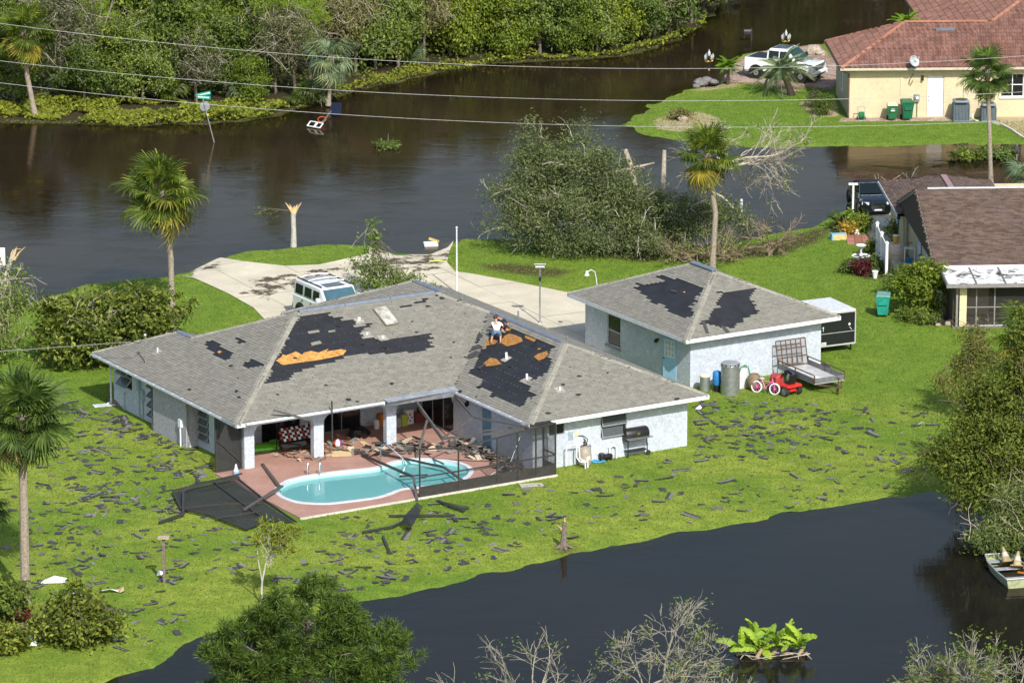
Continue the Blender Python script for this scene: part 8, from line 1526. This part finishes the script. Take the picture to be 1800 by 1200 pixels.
crown_tree('willow_scrub', 'pale green narrow-leaved scrub overhanging the flat boat', 'shrub', G(1800, 975), [(0, 0, 1.2, 1.5, 1.1, 1.2), (-1.0, -.4, .9, 1.2, .8, .9), (.3, -.8, .8, 1.4, .8, .8), (-.5, .2, 2.2, .9, .7, .8)], 230, 34, .24, .2, 4, WILL, [([(0, 0, -.2), (0, 0, 1.4)], .1, .05)], None, 83, None, .55, 50, PALEB)
# ---- foreground pine and bare crowns below the camera
def fore_pine():
    rg = np.random.default_rng(91); rr_ = random.Random(91); base = G(545, 1470); t = thing('foreground_pine', 'round-crowned dark pine in the foreground by the pond', 'tree', base); t.scale = (.97, .97, .93); C = []
    bl = [(0, 0, 8.3, 2.1, 1.9, 1.4), (-1.8, 0, 7.0, 1.9, 1.6, 1.1), (1.9, 0, 6.9, 1.8, 1.6, 1.2), (.2, -.6, 6.0, 2.6, 2.0, 1.3), (-2.4, -.5, 5.2, 1.7, 1.4, 1.0), (2.3, -.4, 5.0, 1.9, 1.4, 1.0), (0, -.8, 4.4, 2.6, 1.8, 1.0)]
    B = np.array(bl); k = 900; i = rg.choice(len(B), k); d = rg.normal(size=(k, 3)); d /= np.linalg.norm(d, axis=1, keepdims=True); C = B[i, :3] + d * (1 - .5 * rg.random((k, 1)) ** 1.5) * B[i, 3:6]
    per = 110; v = rg.normal(size=(k, per, 3)); v[..., 2] += .45; v /= np.linalg.norm(v, axis=2, keepdims=True); L = .24 * rg.uniform(.7, 1.2, (k, per, 1)); ax = rg.normal(size=(k, 1, 3)) * .13; P_ = C[:, None, :] + ax * rg.uniform(-1, 1, (k, per, 1)) + v * .06
    s = np.cross(v, rg.normal(size=v.shape)); s /= np.linalg.norm(s, axis=2, keepdims=True); w = .013; V = np.stack([P_ - s * w, P_ + s * w, P_ + v * L + s * w * .5, P_ + v * L - s * w * .5], 2).reshape(-1, 3); link('needles', np_mesh('needles', V, np.arange(len(V)).reshape(-1, 4), PINEL), t)
    m = MB(); m.tube([(0, 0, -.2), (.1, 0, 4), (0, 0, 8.3)], [.26, .18, .06], 9); m.build('trunk', BARK, t, True); m = MB()
    for c in C[::8]: c = Vector(c); q = Vector((0, 0, max(2.5, c.z - rr_.uniform(.4, 1.6)))); m.tube([q, q.lerp(c, .55) + Vector((0, 0, -.15)), c], [.05, .03, .014], 4, cap=False)
    m.build('branches', mat('pale_pine_branch', (.22, .18, .13), .9), t)
fore_pine()
bare_tree('foreground_bare_tree', 'sparse grey-limbed tree with few leaves at the bottom centre', G(1085, 1400), [((0, 0, 0), (.0, 0, 1), 3.0, .16), ((-.1, 0, 1.6), (-.75, 0, .7), 2.2, .1), ((.1, 0, 1.6), (.6, .2, .8), 2.2, .1), ((0, 0, 2.4), (-.3, .2, 1), 1.9, .08)], 92, 5, OLV, 2600, mats=mat('pale_lichen_bark', (.26, .245, .19), .9, .25, 8), lsize=.12, spread=.5)
bare_tree('foreground_bare_tree', 'grey twiggy tree crown cut off at the lower right corner', G(1670, 1470), [((0, 0, 0), (.1, 0, 1), 2.6, .15), ((0, 0, 1.4), (-.8, 0, .6), 2.0, .09), ((0, 0, 1.4), (.8, .1, .6), 2.2, .09), ((.2, 0, 2.0), (.5, 0, .9), 2.0, .08), ((-.2, 0, 2.0), (-.3, 0, 1), 1.9, .08)], 93, 5, DKL, 6000, mats=mat('pale_lichen_bark', (.34, .33, .27)), lsize=.13, spread=.5)
bare_tree('foreground_bare_tree', 'small leafless twigs rising from the bottom edge below the banana plants', G(1275, 1290), [((0, 0, 0), (.1, 0, 1), 1.0, .06), ((0, 0, .4), (-.5, 0, .8), .9, .05), ((0, 0, .4), (.5, 0, .8), .9, .05)], 94, 3, mats=mat('pale_lichen_bark', (.34, .33, .27)))
# ---- banana plants floating in the pond
def banana_leaf(seed, L=1.15, w=.2):
    rr_ = random.Random(seed); m = MB(); k = 12; V = []
    for i in range(k + 1):
        s = i / k; x = .25 + L * s * (1 - .12 * s); z = L * (.55 * s - .62 * s * s); hw = w * math.sin(math.pi * min(1, s * .93 + .07)) ** .6 * (1 if i % 3 else .82); V += [(x, -hw, z - .05 - .04 * (i % 2)), (x, 0, z + .02), (x, hw, z - .05 - .04 * (i % 2))]
    F = [(3 * i + j, 3 * i + j + 1, 3 * i + j + 4, 3 * i + j + 3) for i in range(k) for j in (0, 1)]; m.add(V, F); m.tube([(0, 0, -.1), (.25, 0, 0), (.25 + L * .5, 0, L * .12)], [.03, .02, .01], 4, cap=False); return m.mesh('banana_leaf', BANL)
t = thing('banana_clump', 'bright green banana plants adrift in the dark pond', 'banana plant', G(1362, 1150, WATER_Z)); bl = [banana_leaf(i, 1.0 + .15 * i, .16 + .02 * i) for i in range(3)]; rr = random.Random(8)
for cx, cy, n, el in ((-1.2, .0, 9, 30), (-.5, -.2, 10, 30), (.1, .1, 10, 40), (.5, .3, 6, 70), (1.1, .1, 7, 50), (-.7, .5, 6, 30)):
    m = MB(); m.tube([(cx - .3, cy - .1, -.2), (cx, cy, .3)], [.09, .07], 8); m.build('stem', mat('tan_banana_stem', (.33, .25, .13), .8), t, True)
    for i in range(n): o_ = link('leaf', rr.choice(bl), t, (cx, cy, .3)); o_.rotation_euler = Euler((rr.gauss(0, .7), -R(el * .7 + rr.gauss(0, 26)), rr.uniform(0, 6.3))); o_.scale = (rr.uniform(.6, 1.0),) * 3
m = MB(); [m.tube([(x_, .1, .05), (x_ + rr.gauss(0, .4), -.3, .14), (x_ + rr.gauss(0, .6), -.6, .02)], [.04, .03, .01], 5) for x_ in (-1.5, -1.1, -.6, -.1, .4, .9, 1.2)]; m.build('dead_stalks', PALEB, t)
# ---- garden of the brown-roofed house, island beds, float plants
def bush(label, px, py, r, h, mats, seed, size=.15, k=60, name='garden_shrub', asp=1.8): return crown_tree(name, label, 'shrub', G(px, py), [(0, 0, h * .55, r, r * .8, h * .5), (r * .3, 0, h * .75, r * .6, r * .5, h * .3)], k, 24, .16, size, asp, mats, [([(0, 0, 0), (0, 0, h * .6)], .05, .03)], None, seed, None, .6)
bush('tall glossy shrub against the screened porch corner', 1622, 556, 1.15, 2.7, BRL, 101, .2, 210); bush('leafy low bush between the white fence and the glossy shrub', 1585, 520, .9, 1.2, OLV, 102, .13, 110); bush('trailing ground plants in front of the glossy shrub', 1612, 566, 1.0, .5, DKL, 103, .15, 70)
bush('clipped dark hedge bush at the corner of the cream house', 1447, 203, .55, 1.15, DKL, 104, .09, 140); bush('brown wilted bush beside the clipped hedge bush', 1430, 190, .55, .8, GREYL, 105, .1, 70); bush('leafy garden plants by the black car', 1508, 408, .6, .8, BRL, 106, .18, 50); bush('golden leaved croton beside the sago plant', 1488, 412, .4, .6, GOLDL, 107, .14, 40, 'croton'); bush('tall potted greenery near the white fence', 1577, 428, .6, 1.1, OLV, 108, .15, 50); bush('maroon plant in the round flower bed', 1513, 484, .4, .7, REDL, 109, .2, 36, 'croton', 4); bush('green border plants around the fountain', 1530, 478, .7, .6, OLV, 110, .14, 60); bush('low ferny plants left in the round bed', 1493, 480, .5, .5, DKL, 111, .12, 40); bush('potted fern in front of the white fence', 1533, 449, .35, .7, DKL, 112, .14, 36)
bush('dark mound of brush on the island sand bed', 1193, 210, .6, .5, GREYL, 113, .12, 50); bush('floating water weeds near the drowned mailbox', 1745, 275, 1.6, .25, OLV, 114, .2, 60, 'water_weed'); bush('floating weeds in front of the island bank', 1700, 278, .8, .25, DKL, 115, .2, 40, 'water_weed'); bush('small raft of green weed drifting in the flood', 682, 257, .6, .15, OLV, 116, .15, 34, 'water_weed'); bush('climbing vine low on the left forest bank', 42, 170, .5, 2.2, BRL, 117, .14, 70, 'creeper')
# ================================================================== garden things of the brown-roofed house and loose objects
pts_ = [G(1541, 452), G(1549, 470), G(1558, 488)]; fc = thing('vinyl_fence', 'white vinyl fence panel standing before the cream side wall', 'fence', pts_[0]); F0 = Vector(pts_[0])
for p in pts_: m = MB(); m.bb(-.065, .065, -.065, .065, 0, 1.75); m.lathe([(.1, 1.75), (.1, 1.8), (.02, 1.88)], 4); m.build('post', WHITE, fc, loc=p - F0)
for a, b in zip(pts_, pts_[1:]):
    a, b = a - F0, b - F0; d = b - a
    for z in (.2, 1.0, 1.6): m = MB(); m.bar(a + Vector((0, 0, z)), b + Vector((0, 0, z)), .05, .12); m.build('rail', WHITE, fc)
    me = MB().bb(-.012, .012, -.075, .075, .22, 1.58).mesh('picket', WHITE)
    for i in range(12): link('picket', me, fc, a + d * ((i + .5) / 12), (0, 0, math.atan2(d.y, d.x) + R(90)))
CRM = mat('cream_plastic', (.72, .66, .52))
t = place('rain_tank', 'big cream water tank behind the white fence', 'water tank', 1575, 470); m = MB(); m.lathe([(.42, 0), (.45, .05), (.45, 1.1), (.4, 1.25), (.1, 1.3)], 18); m.build('body', mat('dull_cream_plastic', (.5, .47, .42), .6), t, True); m = MB(); m.lathe([(.46, .35), (.47, .38), (.46, .41)], 18); m.lathe([(.46, .75), (.47, .78), (.46, .81)], 18); m.build('band', mat('dull_cream_plastic', (.5, .47, .42)), t)
bucket('bucket', Vector(t.location) + Vector((-.05, -.1, 1.31)), .15, .36, mat('mustard_plastic', (.55, .32, .02), .5), 'mustard bucket with white lid on the cream tank', WHITE)
t = place('dustbin', 'grey ribbed dustbin in front of the cream tank', 'dustbin', 1578, 487); m = MB(); m.lathe([(.2, 0), (.27, .7), (.29, .72), (.27, .73)], 16); m.build('body', mat('grey_plastic', (.3, .31, .32)), t, True); m = MB(); [m.lathe([(.215 + .02 * i, .2 + .2 * i), (.235 + .02 * i, .22 + .2 * i), (.22 + .02 * i, .24 + .2 * i)], 16) for i in range(3)]; m.build('rib', mat('grey_plastic', (.3, .31, .32)), t)
t = place('water_butt', 'dark teal barrel with wooden lid beside the cream wall', 'barrel', 1593, 498); m = MB(); m.lathe([(.26, 0), (.3, .1), (.3, .75), (.28, .85)], 16); m.build('body', mat('dark_teal_plastic', (.01, .14, .12), .4), t, True); m = MB(); m.lathe([(.31, .85), (.31, .9), (.02, .91)], 16); m.build('lid', mat('bleached_wood', (.42, .33, .25)), t)
t = place('plant_stand', 'white metal stand with a blue tub by the cream wall', 'stand', 1598, 478); m = MB(); [m.bar((x, y, 0), (x, y, 1.25), .04) for x in (-.25, .25) for y in (-.15, .15)]; [m.bar((-.25, y, z), (.25, y, z), .04) for y in (-.15, .15) for z in (.45, 1.25)]; m.build('frame', WHITE, t); m = MB(); m.lathe([(.15, .47), (.19, .72)], 12); m.build('tub', mat('blue_enamel', (.03, .2, .52)), t)
for i, (px, py, h, lab) in enumerate(((1586, 480, 1.5, 'dark garden rake leaning at the teal barrel'), (1607, 492, 1.2, 'wooden broom handle leaning on the cream wall'))): m = MB(); q = G(px, py); m.tube([q, q + Vector((.35, .25, h))], .02, 5); m.obox(q + Vector((.35, .25, h)), (.15, .02, .03)); tag(m.build('garden_tool', WOODG), lab, 'garden tool')
t = place('garden_fountain', 'two-tiered white fountain in the round flower bed', 'fountain', 1513, 466); m = MB(); m.lathe([(.2, 0), (.14, .08), (.09, .3), (.12, .38)], 12); m.build('pedestal', WHITE2, t, True)
for r, z, nm in ((.47, .38, 'basin'), (.26, .92, 'top_bowl')):
    m = MB(); n_ = 32; V = []
    for rr_, zz in ((.2, 0), (.85, .06), (1.0, .12), (.93, .14), (.8, .08), (.15, .04)): V += [(r * rr_ * (1 + (.05 * math.cos(8 * 2 * math.pi * j / n_) if rr_ > .8 else 0)) * math.cos(2 * math.pi * j / n_), r * rr_ * (1 + (.05 * math.cos(8 * 2 * math.pi * j / n_) if rr_ > .8 else 0)) * math.sin(2 * math.pi * j / n_), z + zz) for j in range(n_)]
    m.add(V, [(i * n_ + j, i * n_ + (j + 1) % n_, (i + 1) * n_ + (j + 1) % n_, (i + 1) * n_ + j) for i in range(5) for j in range(n_)]); bs = m.build(nm, WHITE, t, True); m = MB(); m.lathe([(r * .85, z + .085), (.01, z + .09)], 24, cap=False); m.build('water', mat('dark_basin_water', (.02, .024, .022), .1), bs)
m = MB(); m.lathe([(.1, .5), (.06, .6), (.05, .8), (.1, .92)], 10); m.build('stem', WHITE2, t, True)
t = bin_(G(1552, 556), R(-8), mat('teal_plastic', (.02, .27, .21), .35, .25, 5), mat('pale_teal_lid', (.14, .3, .25), .5, .25, 6), 'teal wheelie bin standing alone on the right lawn', 1.05)
t = bin_(G(955, 383, .3), R(60), GB, GB, 'green wheelie bin caught on its side in the felled oak', 1.0); t.rotation_euler = (R(82), 0, R(70)); t.location.z = .55
t = place('flower_pot', 'small white flower pot at the edge of the round bed', 'flower pot', 1538, 489); m = MB(); m.lathe([(.1, 0), (.15, .32), (.17, .33), (.17, .38), (.13, .38)], 14); m.build('pot', WHITE, t, True); m = MB(); m.lathe([(.14, .36), (.02, .37)], 12, cap=False); m.build('soil', mat('dark_soil', (.03, .02, .012), .9), t)
t = place('planter_box', 'black planter tray with stones at the porch corner', 'planter', 1646, 568); m = MB(); m.bb(-.55, .55, -.4, .4, .0, .05); [m.bb(x0, x1, y0, y1, .05, .25) for x0, x1, y0, y1 in ((-.55, .55, -.4, -.35), (-.55, .55, .35, .4), (-.55, -.5, -.35, .35), (.5, .55, -.35, .35))]; m.build('tray', BLACK, t); m = MB(); m.bb(-.1, .3, -.25, -.05, .06, .18); m.bb(-.25, .05, .1, .25, .06, .2); m.build('stone_block', mat('pale_stone', (.42, .4, .33)), t)
rr = random.Random(15)
def rock(px, py, s, label, c=(.33, .28, .2)):
    m = MB(); m.ball((0, 0, s * .35), (s, s * .8, s * .6), 8, 5); m.v = [(x * rr.uniform(.8, 1.2), y * rr.uniform(.8, 1.2), z * rr.uniform(.85, 1.15)) for x, y, z in m.v]; tag(m.build('rock', mat('rock_%d' % int(c[0] * 100), c, .9, .35, 6, bmp=.5, bscale=12), loc=G(px, py)), label, 'rock')
rock(1649, 573, .15, 'small tan rock left of two at the porch pillar'); rock(1667, 571, .22, 'larger tan rock beside the cream porch pillar')
for px, py, s, lab in ((1232, 150, .45, 'grey boulder at the water end of the island point'), (1242, 146, .4, 'grey boulder under the left gilded lamp post'), (1254, 147, .3, 'tan boulder right of the left gilded lamp post'), (1224, 154, .25, 'lowest grey boulder at the island tip')): rock(px, py, s, lab, (.16, .155, .15))
for px, py, s, lab in ((1430, 96, .6, 'pale boulder behind the pickup bonnet'), (1442, 98, .35, 'small pale boulder next to the tiled roof corner'), (1200, 213, .35, 'tan rock on the island sand bed')): rock(px, py, s, lab, (.36, .31, .24))
m = MB(); q = px_poly([(1487, 416), (1520, 413), (1528, 427), (1494, 431)]); c_ = Vector((sum(p[0] for p in q) / 4, sum(p[1] for p in q) / 4, 0)); pt = tag(bpy.data.objects.new('paver_patch', None), kind='structure'); col.objects.link(pt); pt.location = c_
me = MB().bevel_box(-.19, .19, -.19, .19, .01, .05, .01).mesh('paver', island_mat('red_paver', [(0, (.3, .12, .09)), (1, (.4, .2, .16))], .85, .2, 4, obj_rand=True))
for i in range(3):
    for j in range(5): link('paver', me, pt, (-.4 + .4 * i + .02 * j, -.8 + .4 * j, 0))
dq = px_poly([(1526, 384), (1572, 384), (1572, 440), (1545, 440), (1530, 425), (1522, 405)]); c_ = Vector((sum(p[0] for p in dq) / len(dq), sum(p[1] for p in dq) / len(dq), 0)); m = MB(); m.prism([(x - c_.x, y - c_.y) for x, y in dq], .01, .03); tag(m.build('garden_drive', M_CONC, loc=c_), kind='structure')
m = MB(); q = px_poly([(1500, 350), (1575, 345), (1572, 383.5), (1524, 383.5), (1505, 372)]); m.prism([(x - c_.x, y - c_.y) for x, y in q], .006, .026); tag(m.build('garden_drive', M_CONC, loc=c_), kind='structure')
t = place('storage_chest', 'toy-like chest with blue end and yellow side by the garden', 'box', 1474, 421, R(14)); m = MB(); m.bevel_box(-.35, .4, -.15, .15, 0, .3, .02); m.build('body', mat('cream_yellow_board', (.62, .48, .2), .6), t); m = MB(); m.bevel_box(-.42, -.352, -.17, .17, 0, .34, .01); m.bevel_box(-.36, .41, -.16, .16, .302, .33, .01); m.build('lid', mat('sky_blue_board', (.2, .45, .68), .6), t)
t = place('garden_statue', 'little white ornament beside the red pavers', 'ornament', 1506, 412); m = MB(); m.lathe([(.12, 0), (.15, .06), (.09, .15), (.1, .22), (.03, .3)], 10); m.build('body', WHITE, t, True); m = MB(); m.lathe([(.16, 0), (.16, .03)], 10); m.build('plinth', WHITE2, t)
t = thing('polystyrene_block', 'white box adrift at the flooded second drive mouth', 'box', G(757, 431, WATER_Z), R(8)); m = MB(); m.bevel_box(-.36, .36, -.3, .3, 0, .14, .03); m.build('body', WHITE, t); m = MB(); m.obox((.2, .3, .2), (.28, .06, .06), Matrix.Rotation(R(20), 3, 'Y')); m.build('board', mat('ochre_board', (.42, .32, .1), .7), t)
m = MB(); m.tube([(-.4, 0, .05), (0, .08, .05), (.4, -.02, .05)], .05, 8); tag(m.build('foam_noodle', mat('lime_plastic', (.42, .5, .06)), smooth=True, loc=G(768, 461)), 'lime foam noodle lying on the silted drive', 'noodle')
t = thing('road_sign', 'white square sign in the flood at the left edge', 'sign', G(4, 520, WATER_Z)); m = MB(); m.tube([(-.05, 0, -.5), (-.05, 0, 1.6)], .035, 8); m.build('post', STEEL, t, True); m = MB(); m.bevel_box(-.35, .2, -.03, -.01, 1.45, 2.45, .02); m.build('panel', WHITE, t)
m = MB(); m.lathe([(.02, 0), (.35, .02), (.02, .04)], 14); tag(m.build('manhole_cover', mat('pale_concrete', (.55, .52, .45)), loc=G(1386, 164)), 'round pale cover in the island grass', 'cover')
# ================================================================== torn shingles all over the lawn
SG = mat('shingle_granule_side', (.17, .165, .155), .9, .25, 9); SD = mat('shingle_asphalt_side', (.045, .045, .046), .85, .3, 9); ST = mat('shingle_tan_side', (.12, .11, .09), .9, .3, 9)
def shingle(kind, seed):
    r_ = random.Random(seed); m = MB(); L = {0: .95, 1: .6, 2: .85, 3: .7, 4: .55, 5: .32}[kind]; w = {0: .3, 1: .3, 2: .15, 3: .2, 4: .3, 5: .3}[kind]
    k = 6; curl = r_.uniform(.0, .03); tw = r_.uniform(-.3, .3)
    def strip(x0, L, w, ang, mats):
        V = []; c, s = math.cos(ang), math.sin(ang)
        for i in range(k + 1):
            x = L * i / k; z = .012 + curl * (abs(i / k - .5) * 2) ** 2.5 * (1 + tw); j0, j1 = r_.uniform(-.02, .02), r_.uniform(-.02, .02)
            for y in (-w / 2 + j0, 0, w / 2 + j1): V.append((x0[0] + x * c - y * s, x0[1] + x * s + y * c, z + r_.uniform(0, .008)))
        n = len(V); V2 = [(x, y, z + .012) for x, y, z in V]
        for row in (0, 1): m.add(V + V2, [(3 * i + row, 3 * i + row + 3, 3 * i + row + 4, 3 * i + row + 1) for i in range(k)] + [(n + 3 * i + row, n + 3 * i + row + 1, n + 3 * i + row + 4, n + 3 * i + row + 3) for i in range(k)], mats[row])
    strip((-L / 2, 0), L, w, 0, r_.choice(((0, 1), (1, 1), (1, 1), (1, 0), (2, 1))))
    if kind == 3: strip((L / 2 - .05, 0), .6, w, r_.uniform(.9, 2.2), (1, 1))
    return m.mesh('torn_shingle', [SG, SD, ST])
SHV = [shingle(k, 10 * k + i) for k in (0, 0, 1, 1, 2, 3, 3, 4, 5) for i in range(2)]
zones = [([(75, 700), (195, 715), (290, 765), (372, 810), (365, 850), (300, 840), (180, 780), (90, 760)], 110), ([(60, 760), (180, 780), (300, 850), (330, 905), (200, 900), (70, 860)], 70), ([(0, 860), (120, 850), (320, 900), (520, 935), (450, 1000), (300, 1040), (130, 1060), (0, 1020)], 95), ([(520, 925), (740, 890), (970, 850), (990, 940), (800, 1005), (560, 1050), (480, 1030)], 95), ([(985, 845), (1210, 800), (1400, 790), (1640, 800), (1620, 850), (1300, 905), (1000, 950)], 55), ([(1225, 700), (1330, 700), (1480, 715), (1500, 790), (1350, 800), (1220, 790)], 62), ([(1500, 700), (1640, 720), (1650, 830), (1500, 840)], 18), ([(60, 1100), (220, 1060), (330, 1060), (330, 1110), (200, 1160)], 16), ([(440, 840), (520, 850), (480, 880), (430, 860)], 4)]
houseout = [tuple(W(u, v)[:2]) for u, v in ((-22.5, -20.5), (-10, -20.5), (-10, -19.4), (-2.7, -19.4), (-2.7, 1.7), (-21.6, 0), (-21.6, -12.5), (-22.5, -12.6))]
rr = random.Random(77); allp = []
for poly, n in zones:
    q = np.array(px_poly(poly)); c = 0
    while c < n:
        x, y = rr.uniform(q[:, 0].min(), q[:, 0].max()), rr.uniform(q[:, 1].min(), q[:, 1].max())
        if inside(q, np.array([x]), np.array([y]))[0]:
            c += 1
            if not inside(houseout, np.array([x]), np.array([y]))[0]: allp.append((x, y))
rr.shuffle(allp); small = [p for p in SHV]
for x, y in allp[:300]:
    o_ = link('torn_shingle', rr.choice(SHV), None, (x, y, rr.uniform(.0, .03)), (rr.gauss(0, .06), rr.gauss(0, .06), rr.uniform(0, 6.3)), rr.uniform(.5, 1.0)); tag(o_, 'torn strip of dark shingle lying among many on the lawn', 'shingle', 'torn shingles scattered over the lawn')
def scraps(name, label, n, smin, smax, mats, seed, wts):
    r_ = random.Random(seed); m = MB(); c = 0
    while c < n:
        poly, _ = r_.choices(zones, [z[1] for z in zones])[0]; q = np.array(px_poly(poly)); x, y = r_.uniform(q[:, 0].min(), q[:, 0].max()), r_.uniform(q[:, 1].min(), q[:, 1].max())
        if not inside(q, np.array([x]), np.array([y]))[0] or inside(houseout, np.array([x]), np.array([y]))[0]: continue
        c += 1; L = r_.uniform(smin, smax); w = L * r_.uniform(.25, .7); e = Euler((r_.gauss(0, .12), r_.gauss(0, .12), r_.uniform(0, 6.3))).to_matrix(); m.obox((x, y, .03), (L, w, .006), e, r_.choices(range(len(mats)), wts)[0])
    o_ = m.build(name, mats); o_['kind'] = 'stuff'; tag(o_, label, 'debris')
scraps('shingle_scraps', 'small dark shingle scraps sprinkled over the lawn', 900, .05, .22, [SG, SD, ST], 78, (2, 4, 1))
for i, (px, py, s, lab) in enumerate(((95, 1023, .5, 'crumpled white board on the lawn beside the big palm'), (57, 1130, .38, 'white board leaning at the bare sand patch'), (192, 1041, .4, 'thin white strip of trim left of the bird table'), (212, 1040, .25, 'tan and white splinter of board left of the bird table'), (281, 1011, .15, 'small white scrap at the foot of the bird table'), (126, 1042, .2, 'white scrap behind the toppled glossy shrub'), (1619, 748, .18, 'white scrap on the right lawn'), (1228, 720, .15, 'white scrap near the garage corner'))):
    m = MB(); a = s; th = .012; V = [(-a, -a * .4, .02), (a * .9, -a * .45, .05), (a, a * .3, .12), (0, a * .45, .2), (-a * .9, a * .3, .03)]; m.slab([Vector(v) for v in V], th) if False else m.add(V + [(x, y, z + th) for x, y, z in V], [(0, 1, 3, 4), (1, 2, 3), (5, 6, 8, 9), (6, 7, 8), (0, 1, 6, 5), (1, 2, 7, 6), (2, 3, 8, 7), (3, 4, 9, 8), (4, 0, 5, 9)]); tag(m.build('board_scrap', mat('tan_scrap', (.5, .36, .22), .8) if i == 3 else WHITE, loc=G(px, py), rot=(0, 0, i * 1.7)), lab, 'scrap')
# ================================================================== grass blades
def blades(n, seed):
    rg = np.random.default_rng(seed); x = rg.uniform(-36, 36, n * 3); y = rg.uniform(-52, 75, n * 3); h = land_h(x, y); ok = (h > WATER_Z + .012)
    for p in (DRIVE, drv, dq): ok &= ~inside(p, x, y)
    ok &= ~inside(houseout, x, y) & ~inside([tuple(W(u, v)[:2]) for u, v in ((2.6, -11.4), (9.9, -11.4), (9.9, -2.3), (2.6, -2.3))], x, y) & ~inside([(20.2, 2.8), (45, 2.8), (45, 23.5), (20.2, 23.5)], x, y) & ~inside([(18.6, 50.9), (45, 50.9), (45, 80), (18.6, 80)], x, y) & (sdist(BANK, x, y) < .5)
    x, y, h = x[ok][:n], y[ok][:n], h[ok][:n]; P_ = np.stack([x, y, h + .02], -1); lu = inside(px_poly(LUSH[0]), x, y) | inside(px_poly(LUSH[1]), x, y); lu ^= rg.random(len(x)) < .25
    for s_, mt, lab in ((~lu, GRASSL, 'lime green grass of the lawn round the pool'), (lu, GRASSD, 'deeper green grass of the far lawns')):
        q = P_[s_]; Nn = rg.normal(size=q.shape) * np.array([1, 1, .5]) + np.array([0, 0, .35]); o_ = link('grass_blades', leaf_mesh('grass_blades', q, Nn, .1, 3.6, rg, mt)); o_['kind'] = 'stuff'; tag(o_, lab, 'grass')
GRASSL = LM('grass_blade', (.138, .19, .026), (.22, .28, .04), (.31, .355, .064), .2); GRASSD = LM('deep_grass_blade', (.092, .165, .02), (.158, .255, .03), (.235, .32, .048), .2)
blades(300000, 5)
